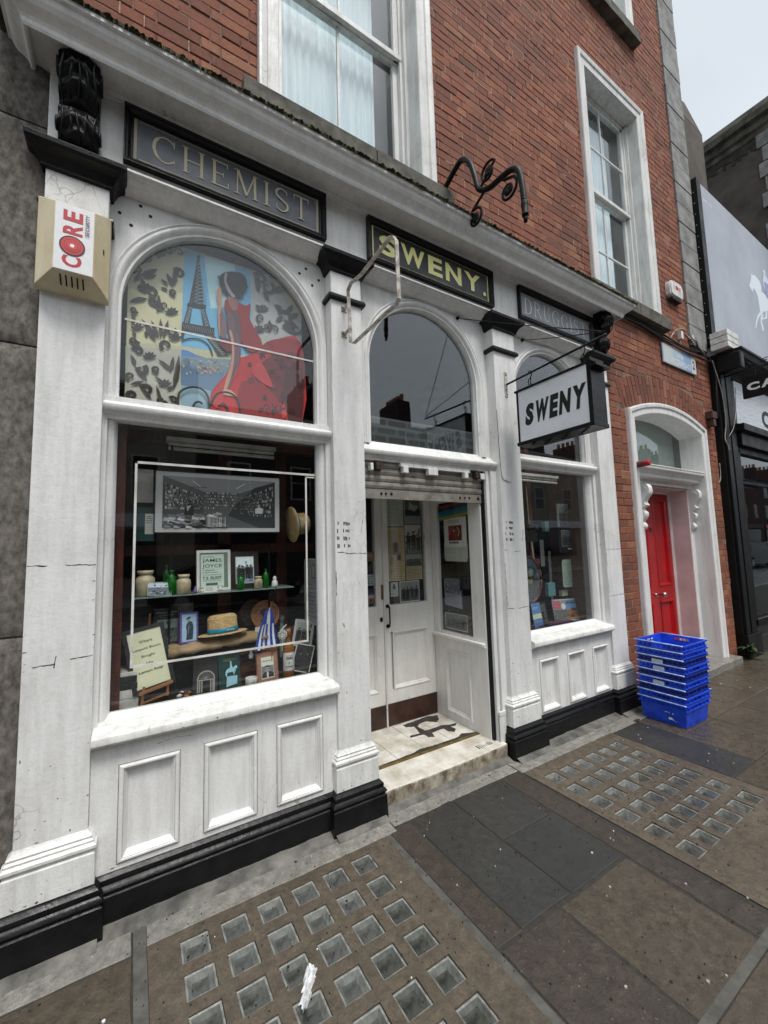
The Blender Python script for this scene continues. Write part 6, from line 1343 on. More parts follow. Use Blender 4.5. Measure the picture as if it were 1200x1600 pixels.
# ---- painted canvas in the left arch
cv = thing('painted_canvas', 'painting of a woman in a red dress by an iron lattice tower between damask panels', 'painting', (.43,.20,2.36))
A = Art(Matrix(((1,0,0,0), (0,0,-1,.20), (0,1,0,0), (0,0,0,1))))
PD = """P807966 -55 2360 910 2360 910 3325 -55 3325
P878569 -54 2994 211 3050 203 2735 -51 2692
P757469 -58 2671 207 2716 204 2372 -51 2377
P737373 591 3316 675 3317 909 3071 910 2907 581 2871
P467591 212 3319 585 3320 591 2764 203 2735
P759195 316 3316 489 3319 510 3068 356 3001
P305479 206 2716 242 2716 278 2703 341 2695 204 2656
P515965 204 2676 491 2720 492 2532 206 2518
P425365 204 2636 434 2635 398 2484 361 2397 208 2382
P597177 206 2509 361 2508 353 2385 208 2382
P696965 377 2635 388 2634 388 2625 377 2623
P455051 277 2673 282 2671 282 2665 277 2663
P455051 276 2631 281 2629 281 2625 276 2624
P354248 285 2601 291 2599 291 2590 285 2589
P455051 249 2618 254 2617 254 2606 249 2605
P455051 215 2598 226 2597 226 2593 215 2591
P455051 471 2673 477 2671 477 2660 471 2659
P354248 264 2592 271 2591 271 2585 264 2584
P696965 255 2660 262 2658 262 2649 255 2648
P797363 367 2646 372 2644 372 2638 367 2637
P455051 292 2621 300 2620 300 2611 292 2610
P696965 228 2584 240 2583 240 2578 228 2576
P354248 318 2639 325 2638 325 2630 318 2629
P455051 215 2659 224 2658 224 2648 215 2646
P354248 243 2649 250 2647 250 2642 243 2641
P696965 350 2626 360 2625 360 2616 350 2614
P354248 308 2659 320 2658 320 2656 308 2653
P455051 301 2630 308 2629 308 2618 301 2617
P797363 355 2668 362 2666 363 2657 355 2655
P797363 378 2637 391 2637 391 2633 378 2630
P354248 226 2583 231 2581 231 2572 226 2571
P354248 302 2661 307 2660 307 2649 302 2647
P797363 381 2631 393 2630 393 2627 381 2624
P354248 407 2623 412 2621 412 2615 407 2614
P797363 252 2600 257 2598 257 2588 252 2587
P354248 376 2685 388 2684 388 2676 376 2673
P354248 295 2658 302 2656 302 2653 295 2651
P455051 311 2600 321 2599 321 2592 311 2590
P797363 300 2675 309 2674 309 2667 300 2665
P797363 344 2687 354 2686 354 2678 344 2676
P797363 414 2676 426 2676 426 2671 414 2669
P797363 476 2658 487 2657 487 2650 476 2648
P797363 216 2617 223 2616 223 2612 216 2610
P797363 287 2637 295 2635 295 2627 287 2626
P797363 408 2634 421 2634 421 2630 408 2627
P797363 444 2675 457 2675 457 2668 444 2665
P797363 351 2680 363 2679 363 2673 351 2670
P354248 395 2641 402 2639 402 2630 396 2629
P354248 365 2639 372 2638 372 2631 365 2629
P696965 444 2691 450 2689 451 2682 444 2680
P455051 377 2684 387 2683 387 2681 377 2678
P696965 335 2671 347 2670 347 2667 336 2665
P696965 473 2678 481 2677 481 2672 473 2670
P455051 387 2696 394 2694 394 2684 387 2682
P797363 213 2629 224 2628 224 2618 213 2616
P696965 395 2656 404 2655 404 2650 395 2648
P797363 289 2636 301 2636 301 2626 289 2624
P797363 322 2617 330 2616 330 2613 322 2611
P455051 312 2644 324 2644 324 2636 312 2634
P696965 304 2607 312 2605 312 2600 304 2599
P797363 458 2670 468 2669 468 2659 458 2657
P455051 310 2648 319 2646 319 2640 310 2638
P455051 400 2671 410 2670 410 2666 400 2664
P354248 476 2678 481 2676 481 2665 476 2664
P455051 293 2601 301 2600 301 2597 293 2595
P797363 376 2661 381 2659 381 2656 376 2655
P797363 315 2644 321 2643 321 2636 315 2635
P455051 222 2624 232 2623 232 2618 223 2616
P696965 342 2606 346 2604 346 2601 342 2600
P797363 286 2619 296 2618 296 2616 286 2613
P455051 304 2625 308 2623 308 2618 304 2617
P455051 332 2610 336 2608 337 2599 332 2598
P354248 324 2638 336 2638 336 2628 324 2625
P455051 337 2632 349 2631 349 2625 337 2622
P696965 414 2681 424 2681 424 2674 414 2672
P797363 287 2613 293 2611 293 2605 287 2603
P797363 357 2652 366 2651 366 2645 357 2643
P455051 354 2690 361 2689 361 2686 354 2685
P797363 230 2587 240 2586 240 2575 230 2573
P696965 481 2661 487 2659 487 2656 481 2654
P856550 357 2617 363 2617 363 2603 357 2603
P856550 307 2603 313 2603 313 2590 307 2590
P856550 396 2630 401 2630 402 2617 396 2617
P856550 339 2642 345 2642 345 2629 340 2629
P856550 315 2609 320 2609 320 2596 315 2596
P856550 303 2633 308 2633 308 2620 303 2620
P856550 351 2623 357 2623 357 2610 352 2610
P856550 370 2644 376 2645 376 2631 371 2631
P856550 353 2648 358 2648 358 2635 353 2635
P856550 336 2621 341 2621 341 2608 336 2608
P856550 297 2637 302 2637 303 2624 297 2624
P856550 364 2633 370 2634 370 2620 365 2620
P856550 331 2619 337 2619 337 2606 331 2606
P856550 388 2655 393 2655 393 2641 388 2641
P856550 325 2622 331 2622 331 2609 325 2608
P856550 364 2642 369 2643 369 2629 364 2629
P121114 278 3303 296 3306 296 3289 278 3287
P222023 282 3293 293 3294 302 3173 319 3011 240 3000 265 3160
T506573 30 30 282 3261 296 3249
T506573 30 30 296 3264 282 3242
T506573 30 30 281 3238 299 3228
T506573 30 30 299 3243 281 3219
T506573 30 30 280 3216 303 3207
T506573 30 30 303 3222 280 3197
T506573 30 30 278 3193 306 3186
T506573 30 30 306 3201 279 3174
T506573 30 30 277 3171 310 3165
T506573 30 30 310 3180 277 3152
T506573 30 30 276 3148 313 3144
T506573 30 30 313 3159 276 3130
T506573 30 30 274 3126 317 3123
T506573 30 30 317 3138 275 3107
T506573 30 30 273 3104 320 3102
T506573 30 30 320 3117 273 3085
T506573 30 30 272 3082 324 3081
T506573 30 30 324 3096 272 3063
T506573 30 30 271 3059 327 3061
T506573 30 30 327 3075 271 3041
T506573 30 30 269 3037 331 3040
T506573 30 30 331 3054 269 3019
T506573 30 30 268 3015 334 3019
T506573 30 30 334 3033 268 2997
P121114 234 2998 330 3012 329 2989 230 2974
P222023 234 2973 258 2976 245 2875 212 2873
P222023 301 2981 327 2984 354 2883 317 2880
T546773 30 30 240 2973 257 2964
T546773 30 30 256 2978 240 2959
T546773 30 30 236 2956 253 2946
T546773 30 30 253 2961 236 2941
T546773 30 30 232 2939 249 2929
T546773 30 30 249 2943 232 2924
T546773 30 30 228 2922 245 2912
T546773 30 30 245 2926 228 2907
T546773 30 30 224 2905 241 2895
T546773 30 30 241 2909 224 2890
T546773 30 30 220 2888 237 2878
T546773 30 30 237 2892 221 2874
T546773 30 30 304 2980 321 2970
T546773 30 30 321 2985 304 2965
T546773 30 30 308 2963 326 2953
T546773 30 30 326 2968 309 2948
T546773 30 30 313 2946 330 2937
T546773 30 30 330 2951 313 2932
T546773 30 30 317 2930 335 2920
T546773 30 30 335 2934 317 2915
T546773 30 30 322 2913 339 2903
T546773 30 30 339 2918 322 2898
T546773 30 30 326 2896 344 2886
T546773 30 30 344 2901 326 2882
P121114 207 2874 376 2885 378 2840 204 2830
T545046 25 25 212 2866 220 2838
T545046 25 25 224 2866 232 2838
T545046 25 25 235 2867 243 2839
T545046 25 25 246 2868 255 2839
T545046 25 25 258 2868 266 2840
T545046 25 25 269 2869 278 2841
T545046 25 25 281 2870 289 2841
T545046 25 25 293 2870 301 2842
T545046 25 25 304 2871 313 2842
T545046 25 25 316 2872 325 2843
T545046 25 25 328 2872 336 2844
T545046 25 25 340 2873 348 2844
T545046 25 25 352 2874 360 2845
T545046 25 25 364 2875 372 2846
P222023 204 2830 223 2830 215 2778 203 2779
P222023 321 2836 376 2840 457 2734 396 2720 367 2775
S121114 80 80 205 2763 250 2789 303 2795 347 2770 368 2713
T596159 30 30 335 2824 361 2828
T596159 30 30 335 2824 353 2808
T596159 30 30 344 2815 369 2819
T596159 30 30 344 2815 362 2799
T596159 30 30 352 2805 378 2810
T596159 30 30 352 2805 371 2789
T596159 30 30 361 2796 387 2801
T596159 30 30 361 2796 380 2780
T596159 30 30 370 2787 396 2791
T596159 30 30 370 2787 389 2771
T596159 30 30 379 2778 405 2782
T596159 30 30 379 2778 398 2762
T596159 30 30 388 2769 414 2773
T596159 30 30 388 2769 407 2752
T596159 30 30 397 2759 423 2764
T596159 30 30 397 2759 416 2743
T596159 30 30 406 2750 432 2754
T596159 30 30 406 2750 425 2734
T596159 30 30 415 2741 441 2745
T596159 30 30 415 2741 434 2724
C141008 72 3260 34 0 110 300
C141008 131 3272 32 150 100 240
C141008 24 3187 34 200 80 270
C141008 186 3283 27 180 90 180
C141008 12 3016 30 300 100 240
C141008 65 2954 27 30 110 180
C141008 119 2946 20 90 100 120
C141008 188 3160 28 200 110 195
C141008 -21 2709 21 0 110 210
C141008 0 2657 25 180 110 210
C141008 -22 2410 27 60 110 270
C141008 43 2450 29 200 90 240
C141008 112 2405 23 0 100 210
C141008 45 2764 16 100 90 150
F141008 63 3282 1 3139 21
F141008 122 3294 81 3208 18
F141008 82 3148 3 3081 19
F141008 2 3100 -28 3032 14
F141008 3 3076 25 2981 16
F141008 -48 2915 37 2960 16
F141008 37 2975 78 2948 10
F141008 96 3093 134 3065 12
F141008 97 3043 134 3036 12
F141008 124 3138 159 3064 16
F141008 166 3188 164 3075 16
F242017 -36 2875 -23 2831 11
F242017 -17 2881 -34 2790 10
F242017 -30 2763 -13 2730 10
F242017 8 2840 86 2745 13
F242017 25 2792 82 2725 10
F242017 55 2844 94 2747 12
F242017 100 2866 102 2749 12
F242017 137 2867 114 2752 13
F242017 -34 2630 -10 2570 12
F242017 -18 2569 46 2497 15
F242017 -34 2463 31 2494 11
F242017 8 2471 68 2398 12
F242017 92 2631 159 2577 14
F242017 78 2532 135 2486 12
F242017 166 2667 151 2566 13
F242017 177 2503 136 2466 12
F242017 195 2683 169 2472 17
F242017 86 2486 113 2377 11
F141008 89 3001 87 2892 14
F242017 75 2908 120 2921 10
C141008 -14 3105 28 120 100 240
C141008 56 3001 28 240 100 210
C141008 160 3034 20 60 110 180
C141008 -24 2879 17 20 100 180
C141008 155 2802 26 300 100 180
C141008 131 2718 31 120 90 210
C141008 14 2556 29 300 90 270
C141008 170 2415 21 200 100 180
C141008 85 2571 21 60 110 180
C141008 -32 2510 21 100 100 180
F141008 43 3075 9 3087 10
F141008 43 3075 23 3109 10
F141008 43 3075 42 3122 10
F141008 43 3075 61 3123 10
F141008 43 3075 76 3110 10
F141008 154 2901 118 2915 10
F141008 154 2901 133 2937 10
F141008 154 2901 153 2949 10
F141008 154 2901 173 2949 10
F141008 154 2901 188 2935 10
F141008 -6 2769 -39 2783 8
F141008 -6 2769 -26 2804 8
F141008 -6 2769 -7 2815 8
F141008 -6 2769 11 2814 8
F141008 -6 2769 26 2801 8
F141008 127 2484 93 2500 9
F141008 127 2484 107 2520 9
F141008 127 2484 126 2530 9
F141008 127 2484 146 2528 9
F141008 127 2484 161 2514 9
F141008 52 2622 19 2637 9
F141008 52 2622 32 2657 9
F141008 52 2622 51 2667 9
F141008 52 2622 70 2666 9
F141008 52 2622 85 2652 9
F141008 173 2757 137 2772 9
F141008 173 2757 152 2793 9
F141008 173 2757 172 2805 9
F141008 173 2757 192 2804 9
F141008 173 2757 208 2790 9
C282527 643 3278 39 200 100 240
C282527 686 3235 46 300 90 240
C282527 643 3019 27 90 110 150
C282527 685 2975 25 0 110 135
C282527 733 2971 27 180 100 135
C282527 806 3065 52 200 80 240
C282527 874 3014 34 0 100 180
F282527 611 3289 632 3184 20
F282527 654 3202 696 3147 18
F282527 729 3134 784 3105 20
F282527 852 3172 806 3100 19
F282527 886 3123 817 3068 19
F282527 874 3038 817 3051 16
F282527 739 3024 789 3072 16
F282527 611 3099 643 3075 13
F282527 696 3023 701 2946 19
F282527 674 2972 728 2998 11
F282527 794 2993 885 2977 16
F282527 653 3067 615 3079 13
F282527 653 3067 631 3101 13
F282527 653 3067 653 3114 13
F282527 653 3067 676 3114 13
F282527 653 3067 692 3102 13
F282527 762 3225 722 3236 13
F282527 762 3225 739 3260 13
F282527 762 3225 762 3274 13
F282527 762 3225 786 3275 13
F282527 762 3225 803 3263 13
F282527 817 2999 776 3012 13
F282527 817 2999 793 3034 13
F282527 817 2999 817 3048 13
F282527 817 2999 841 3048 13
F282527 817 2999 858 3035 13
F282527 632 2928 595 2941 13
F282527 632 2928 610 2962 13
F282527 632 2928 632 2974 13
F282527 632 2928 654 2974 13
F282527 632 2928 670 2961 13
F282527 729 3307 690 3317 13
F282527 729 3307 707 3341 13
F282527 729 3307 730 3355 13
F282527 729 3307 753 3357 13
F282527 729 3307 770 3345 13
Q751315 561 2758 653 2845 760 2916 902 2923 904 2392 532 2387 362 2392 357 2446 370 2509 434 2604 511 2725
Q570810 653 2845 760 2916 902 2923 905 2676 759 2691 695 2766
Q420508 674 2762 906 2837 906 2539 726 2509 653 2648
Q570810 531 2591 694 2569 801 2389 532 2387
Q300507 792 2698 908 2745 904 2395 812 2393
C240506 880 2636 19 23 80 90
C240506 723 2476 18 351 80 90
C240506 848 2482 22 140 80 90
C240506 702 2848 20 206 80 90
C240506 681 2455 20 163 80 90
C240506 757 2653 29 39 80 90
C240506 787 2622 21 305 80 90
C240506 881 2693 27 270 80 90
C240506 690 2435 22 76 80 90
C240506 826 2708 27 104 80 90
C240506 876 2561 29 136 80 90
C240506 831 2717 20 227 80 90
F402226 879 2719 896 2719 8
F402226 879 2719 882 2703 8
F402226 879 2719 865 2707 8
F402226 879 2719 866 2727 8
F402226 879 2719 888 2735 8
F402226 614 2612 638 2592 6
F402226 614 2612 624 2581 6
F402226 614 2612 581 2600 6
F402226 614 2612 612 2646 6
F402226 614 2612 641 2638 6
F220609 692 2637 705 2629 6
F220609 692 2637 696 2621 6
F220609 692 2637 675 2638 6
F220609 692 2637 690 2654 6
F220609 692 2637 704 2652 6
F281014 734 2795 760 2780 7
F281014 734 2795 743 2765 7
F281014 734 2795 703 2797 7
F281014 734 2795 716 2819 7
F281014 734 2795 763 2818 7
F281014 654 2798 668 2794 7
F281014 654 2798 645 2783 7
F281014 654 2798 641 2788 7
F281014 654 2798 650 2813 7
F281014 654 2798 663 2813 7
F220609 776 2542 790 2532 7
F220609 776 2542 771 2523 7
F220609 776 2542 757 2540 7
F220609 776 2542 770 2559 7
F220609 776 2542 793 2552 7
F281014 787 2565 806 2563 7
F281014 787 2565 779 2546 7
F281014 787 2565 768 2563 7
F281014 787 2565 774 2576 7
F281014 787 2565 797 2583 7
F281014 774 2454 796 2438 7
F281014 774 2454 775 2425 7
F281014 774 2454 746 2445 7
F281014 774 2454 761 2478 7
F281014 774 2454 799 2474 7
F402226 606 2798 632 2786 6
F402226 606 2798 587 2767 6
F402226 606 2798 575 2793 6
F402226 606 2798 585 2818 6
F402226 606 2798 634 2819 6
F402226 580 2613 608 2617 6
F402226 580 2613 578 2583 6
F402226 580 2613 557 2593 6
F402226 580 2613 563 2632 6
F402226 580 2613 599 2638 6
F220609 651 2801 666 2801 6
F220609 651 2801 648 2784 6
F220609 651 2801 636 2794 6
F220609 651 2801 645 2814 6
F220609 651 2801 657 2817 6
F220609 653 2778 675 2767 7
F220609 653 2778 640 2752 7
F220609 653 2778 630 2762 7
F220609 653 2778 633 2789 7
F220609 653 2778 673 2800 7
F402226 711 2597 734 2598 7
F402226 711 2597 718 2576 7
F402226 711 2597 689 2596 7
F402226 711 2597 705 2618 7
F402226 711 2597 732 2609 7
F281014 893 2638 912 2640 7
F281014 893 2638 884 2620 7
F281014 893 2638 874 2638 7
F281014 893 2638 882 2652 7
F281014 893 2638 901 2657 7
F281014 577 2704 586 2692 6
F281014 577 2704 572 2687 6
F281014 577 2704 562 2695 6
F281014 577 2704 570 2718 6
F281014 577 2704 585 2720 6
F220609 786 2516 820 2519 7
F220609 786 2516 770 2483 7
F220609 786 2516 753 2502 7
F220609 786 2516 780 2549 7
F220609 786 2516 796 2551 7
F220609 643 2433 659 2428 7
F220609 643 2433 635 2417 7
F220609 643 2433 626 2431 7
F220609 643 2433 644 2451 7
F220609 643 2433 658 2445 7
F281014 786 2740 814 2728 7
F281014 786 2740 786 2706 7
F281014 786 2740 755 2723 7
F281014 786 2740 763 2758 7
F281014 786 2740 810 2768 7
F402226 656 2809 678 2800 7
F402226 656 2809 664 2785 7
F402226 656 2809 635 2789 7
F402226 656 2809 638 2823 7
F402226 656 2809 673 2834 7
F220609 840 2460 866 2450 8
F220609 840 2460 846 2433 8
F220609 840 2460 814 2444 8
F220609 840 2460 825 2482 8
F220609 840 2460 854 2488 8
F281014 758 2778 789 2766 7
F281014 758 2778 763 2742 7
F281014 758 2778 722 2773 7
F281014 758 2778 741 2807 7
F281014 758 2778 793 2798 7
F220609 820 2812 840 2806 7
F220609 820 2812 817 2788 7
F220609 820 2812 798 2802 7
F220609 820 2812 816 2833 7
F220609 820 2812 842 2824 7
F220609 726 2434 753 2435 7
F220609 726 2434 712 2408 7
F220609 726 2434 699 2432 7
F220609 726 2434 708 2452 7
F220609 726 2434 735 2462 7
F281014 861 2770 890 2764 7
F281014 861 2770 864 2739 7
F281014 861 2770 831 2752 7
F281014 861 2770 840 2789 7
F281014 861 2770 886 2796 7
F281014 667 2515 681 2502 7
F281014 667 2515 658 2495 7
F281014 667 2515 648 2512 7
F281014 667 2515 667 2535 7
F281014 667 2515 674 2535 7
F220609 714 2690 730 2685 7
F220609 714 2690 719 2673 7
F220609 714 2690 698 2679 7
F220609 714 2690 701 2700 7
F220609 714 2690 730 2703 7
Q772020 361 2447 416 2559 491 2678 506 2639 444 2523 407 2404
Q772222 642 2733 716 2594 652 2604 591 2657
Q791815 774 2451 807 2428 774 2396
Q570810 431 3066 480 3087 550 3070 580 3090 575 3000 591 2961 653 2845 581 2784 510 2853 471 2885 442 2973
Q450608 395 2803 471 2843 481 2792 452 2754
Q594036 451 3104 490 3117 505 3045 480 3016 456 3052
Q362630 446 3006 490 3019 520 2963 525 2835 506 2745 481 2803 452 2880 442 2963
Q423136 446 2996 480 2984 496 2892 525 2814 516 2705 492 2636 454 2519 425 2514 444 2595 467 2694 472 2800 457 2881
Q795748 456 2881 472 2800 468 2694 444 2595 427 2515 440 2514 465 2589 484 2698 485 2804 471 2885
Q836555 423 2514 458 2526 492 2506 498 2491 454 2489 427 2494
Q503638 394 3002 417 3009 442 2899 433 2838 406 2842 396 2908
Q775750 385 3105 404 3143 414 3104 414 3018 403 2973 395 3034
Q775750 392 2991 401 2993 406 2868 401 2846
Q111013 404 3213 440 3249 509 3271 550 3252 560 3194 535 3136 495 3097 451 3104 417 3126 400 3174
Q676167 430 3233 445 3241 440 3188 470 3132 490 3111 476 3099 446 3130 427 3183
C111013 402 3202 15 0 90 90
C111013 550 3196 15 0 90 75
C111013 535 3120 13 60 80 60
S141617 120 120 191 2389 198 2458 245 2498 306 2503 343 2464 354 2391
S141617 120 120 361 2417 388 2482 444 2507 502 2481 522 2391
S141617 120 120 264 2381 277 2413 298 2425 316 2415
S141617 120 120 398 2413 421 2432 445 2420 450 2390"""
A.step = .00003
for ln in PD.split('\n'):
    k_, c_, q_ = ln[0], tuple(int(ln[1 + 2 * i:3 + 2 * i]) / 99 for i in range(3)), [int(v) for v in ln[8:].split()]
    pr_ = lambda l: [(l[i] / 1000, l[i + 1] / 1000) for i in range(0, len(l),2)]
    if k_ == 'P': A.P(c_, pr_(q_))
    elif k_ == 'Q': A.P(c_, clp(pr_(q_)))
    elif k_ in 'ST': A.stroke(c_, q_[0] / 1e4, smoothpath(pr_(q_[2:]),4) if k_ == 'S' else pr_(q_[2:]), q_[1] / 1e4)
    elif k_ == 'C': x, z, r, a0, tn, w = q_; A.stroke(c_, w / 1e4, [((x + r * (1 - .07 * t) * math.cos(R(a0) + tn / 100 * .628 * t)) / 1000, (z - r * (1 - .07 * t) * math.sin(R(a0) + tn / 100 * .628 * t)) / 1000) for t in range(12)], w / 3e4)
    else:
        x, z, u, v, w = q_; dx, dz = u - x, v - z; n_ = math.hypot(dx, dz) or 1; nx, nz = -dz / n_ * w, dx / n_ * w
        A.P(c_, [((x + dx * a + nx * b_) / 1000, (z + dz * a + nz * b_) / 1000) for a, b_ in ((0,0), (.3,.8), (.65,1), (1,0), (.7,-.7), (.3,-.5))])
MB().box(-.058,.912,.201,.215,2.355,3.33).build('canvas_board', M_DARKIN, cv); A.build('painted_picture', cv, M_PRINTG)
# ---- right window display
def art_land(A, u0, u1, v0, v1):
    w, h = u1 - u0, v1 - v0; A.rect((.42,.60,.78), u0, u1, v0 + h * .5, v1); A.rect((.60,.42,.24), u0, u1, v0, v0 + h * .5); rg = random.Random(5)
    for k in range(26): x = u0 + w * rg.random() * .85; z = v0 + h * rg.uniform(.12,.5); g = rg.uniform(.5,1.2); A.P((.62 * g,.40 * g,.20 * g), [(x, z), (x + w * .12, z + h * .02), (x + w * .1, z + h * .12), (x + w * .02, z + h * .1)],.1)
    A.lines((.22,.26,.42), u0 + w * .3, u0 + w * .85, v1 - h * .2, v1 - h * .08,1,.8,3)
framed('landscape_card', 'wide postcard of sandy hills under blue sky in a white frame in the right window', 'postcard', tiltM(3.745,.33,.805,-2,12,-4),.42,.215,.010, M_PLAST, art_land)
booklet('blue_book', 'upright light blue and cream booklet at the left of the right window', 'book', tiltM(3.215,.30,.805,1,8,4),.135,.225,.012, M_BOOKG, lambda A, a, b_, c, d: (A.rect((.36,.52,.72), a, b_, c, d), A.rect((.80,.84,.74), a, b_, c + (d - c) * .36, c + (d - c) * .56), A.rect((.25,.38,.62), a, b_, c, c + (d - c) * .2), A.lines((.7,.8,.9), a + .02, b_ - .03, c + .165, c + .19,2,.4,2)))
booklet('pink_grey_booklet', 'grey booklet with a pink block leaning before the landscape card', 'book', tiltM(3.545,.30,.84,-3,10,-4),.19,.185,.008, M_BOOKD, lambda A, a, b_, c, d: (A.rect((.55,.55,.56), a, b_, c, d), A.rect((.72,.36,.42), a + .01, a + .11, d - .08, d - .01), A.photo(a, b_, c, d - .09,8,30,0, (.4,.4,.4), False), A.disc((.85,.85,.85), b_ - .04, d - .06,.03)))
booklet('dark_photo_book', 'black book with a white face photograph behind the blue booklet', 'book', tiltM(3.37,.36,.82,0,10,0),.13,.20,.012, M_FBLACK, lambda A, a, b_, c, d: (A.photo(a + .01, b_ - .01, c, d - .02,19,30,1, (.3,.3,.3), False),))
mg = thing('white_mug', 'white mug with a small dark drawing at the right corner of the right window', 'mug', (3.985,.30,.80)); MB().lathe([(.036,0), (.040,.004), (.040,.095), (.037,.096), (.036,.01), (.001,.008)], (3.955,.33,.801),24).build('mug_body', M_PLAST, mg, smooth=True); A = Art(wallM(3.95,.2893,.80)); A.disc((.45,.45,.45),0,.05,.018,.012); A.build('mug_print', mg)
pb = thing('wooden_block', 'brown wooden block under the booklets in the right window', 'block', (3.45,.26,.80)); MB().box(3.33,3.62,.22,.34,.801,.838).build('block', M_DWOOD, pb, bevel=.003)
om = thing('oval_mirror', 'oval dressing mirror with a dark wooden rim in the right window', 'mirror', (3.16,.36,1.2))
def oval(rx, rz, n=36): return [(3.165 + rx * math.cos(6.283 * k / n),1.235 + rz * math.sin(6.283 * k / n)) for k in range(n)]
b = MB(); b.tube([(x,.37, z) for x, z in oval(.205,.225)] + [(3.37,.37,1.235)],.014,8); b.build('rim', M_DWOOD, om, smooth=True)
mm = Mat('mirror_glass'); mm.base((.75,.78,.78,1)); mm.rough(.03); mm.b.inputs['Metallic'].default_value = 1
MB().exty(oval(.20,.22),.37,.375).build('mirror_face', mm.m, om); A = Art(wallM(0,.369,0)); A.text((.72,.62,.35), 'Sweny',3.05,3.24,1.20,1.26,.0,.2); A.build('mirror_lettering', om)
b = MB(); b.box(3.15,3.18,.36,.38,.80,1.02); b.box(3.05,3.28,.30,.44,.80,.82); b.build('stand', M_DWOOD, om)
framed('black_mounted_photograph', 'black and white street photograph in a wide black mount in the right window', 'framed print', Matrix.Translation((3.855,.36,1.478)) @ wallM(),.385,.265,.004, M_FBLACK, lambda A, a, b_, c, d: (A.rect((.05,.05,.055), a, b_, c, d), A.rect((.7,.7,.68), a + .045, b_ - .045, c + .062, d - .03), A.photo(a + .049, b_ - .049, c + .066, d - .034,23,50,3, (.26,.27,.28)), A.rect((.72,.72,.7), a + .13, b_ - .13, c + .028, c + .044)))
framed('upper_photograph', 'unframed dark street photograph pinned above the black mounted one', 'photograph', Matrix.Translation((3.85,.37,1.735)) @ wallM(),.30,.245,.004, M_PLAST, art_ph(41,2, (.30,.31,.31)))
sc = thing('scroll_paper', 'pale green rounded sheet of paper hanging in the right window', 'paper', (3.82,.37,1.13)); A = Art(Matrix.Translation((0,.37,0)) @ wallM()); hw, hh, r = .118,.14,.03
A.P((.62,.70,.66), [(3.822 + sx * (hw - r) + r * math.cos(R(a)),1.27 + sz * (hh - r) + r * math.sin(R(a))) for sx, sz, a0 in ((1,1,0), (-1,1,90), (-1,-1,180), (1,-1,270)) for a in range(a0, a0 + 91,30)]); A.lines((.48,.56,.52),3.73,3.91,1.15,1.38,12,.25,6); A.build('sheet', sc); MB().box(3.72,3.92,.372,.376,1.14,1.40).build('backing', M_PLAST, sc)
for x, z, w, h, col, lab in ((3.565,1.055,.11,.13, (.36,.56,.58), 'small teal box standing behind the landscape card'), (3.77,1.04,.09,.06, (.70,.72,.62), 'small cream box beside the teal box'), (3.55,1.70,.06,.10, (.45,.60,.58), 'small sea green card on the orange brown post'), (3.36,1.38,.10,.05, (.42,.14,.14), 'small dark red tag by the oval mirror')):
    t = thing('small_box', lab, 'box', (x,.42, z)); MB().box(x - w / 2, x + w / 2,.40,.44, z, z + h).build('box', simple('card_' + str(int(x * 100)), col, None,.6), t, bevel=.002)
hc = thing('hanging_camera', 'dark camera hanging on a pale strap in the right window', 'camera', (3.30,.40,1.72)); b = MB(); b.box(3.26,3.36,.38,.43,1.70,1.77); b.lathe([(.03,0), (.028,.05)], (3.31,.38,1.735),16, Matrix.Rotation(R(90),4, 'X')); b.box(3.24,3.38,.39,.43,1.60,1.69); b.build('camera_body', M_FBLACK, hc, bevel=.004); b = MB(); b.tube([(3.28,.40,1.77), (3.27,.40,2.15)],.004,5); b.tube([(3.30,.40,1.60), (3.33,.40,1.30)],.009,5); b.build('strap', M_CERAM, hc)
for x0, x1, z0, z1, g, lab in ((3.10,3.20,1.55,1.95,.34, 'long grey paper hanging at the left of the right window'), (3.22,3.26,1.45,1.75,.55, 'narrow pale paper strip hanging beside the long grey paper'), (3.50,3.56,1.35,1.62,.45, 'narrow grey leaflet by the orange brown post'), (3.62,3.66,1.0,1.5,.36, 'tall thin grey sheet behind the round cornered paper')):
    t = thing('hanging_sheet', lab, 'paper', (x0,.46, z0)); MB().box(x0, x1,.46,.463, z0, z1).build('sheet', simple('paper_%d' % int(x0 * 100), (g, g * 1.02, g * .98), None,.7), t)
# ---- sheets taped inside the entrance doors
DYP = DYF + .0185
def taped(name, label, x0, x1, z0, z1, art, cat='poster'):
    t = thing(name, label, cat, (x0, DYP, z0)); MB().box(x0, x1, DYP + .008, DYP + .009, z0, z1).build('sheet', M_CERAM, t); A = Art(wallM(0, DYP + .0078,0)); A.step = .00015; art(A, x0, x1, z0, z1); A.build('print', t)
taped('typed_sheet', 'pale green typed sheet at the top left of the door glass',1.868,2.050,1.765,2.04, lambda A, a, b_, c, d: (A.rect((.74,.77,.72), a, b_, c, d), A.lines((.36,.38,.36), a + .015, b_ - .015, c + .02, d,14,.25,5)))
taped('newspaper_clipping', 'tall yellowed newspaper clipping in the left of the door glass',1.870,2.052,1.29,1.757, lambda A, a, b_, c, d: (A.P((.82,.73,.57), [(a, c + .24), (a + .07, c + .23), (a + .075, c), (b_, c), (b_, d), (a, d)]), A.lines((.48,.42,.34), a + .01, b_ - .01, c + .24, d - .02,22,.3,7), A.lines((.48,.42,.34), a + .085, b_ - .01, c + .01, c + .22,12,.3,9), A.photo(a + .055, a + .12, d - .24, d - .07,3,12,1, (.42,.38,.32)), A.photo(a + .10, a + .14, c + .18, c + .25,13,8,1, (.35,.3,.26))))
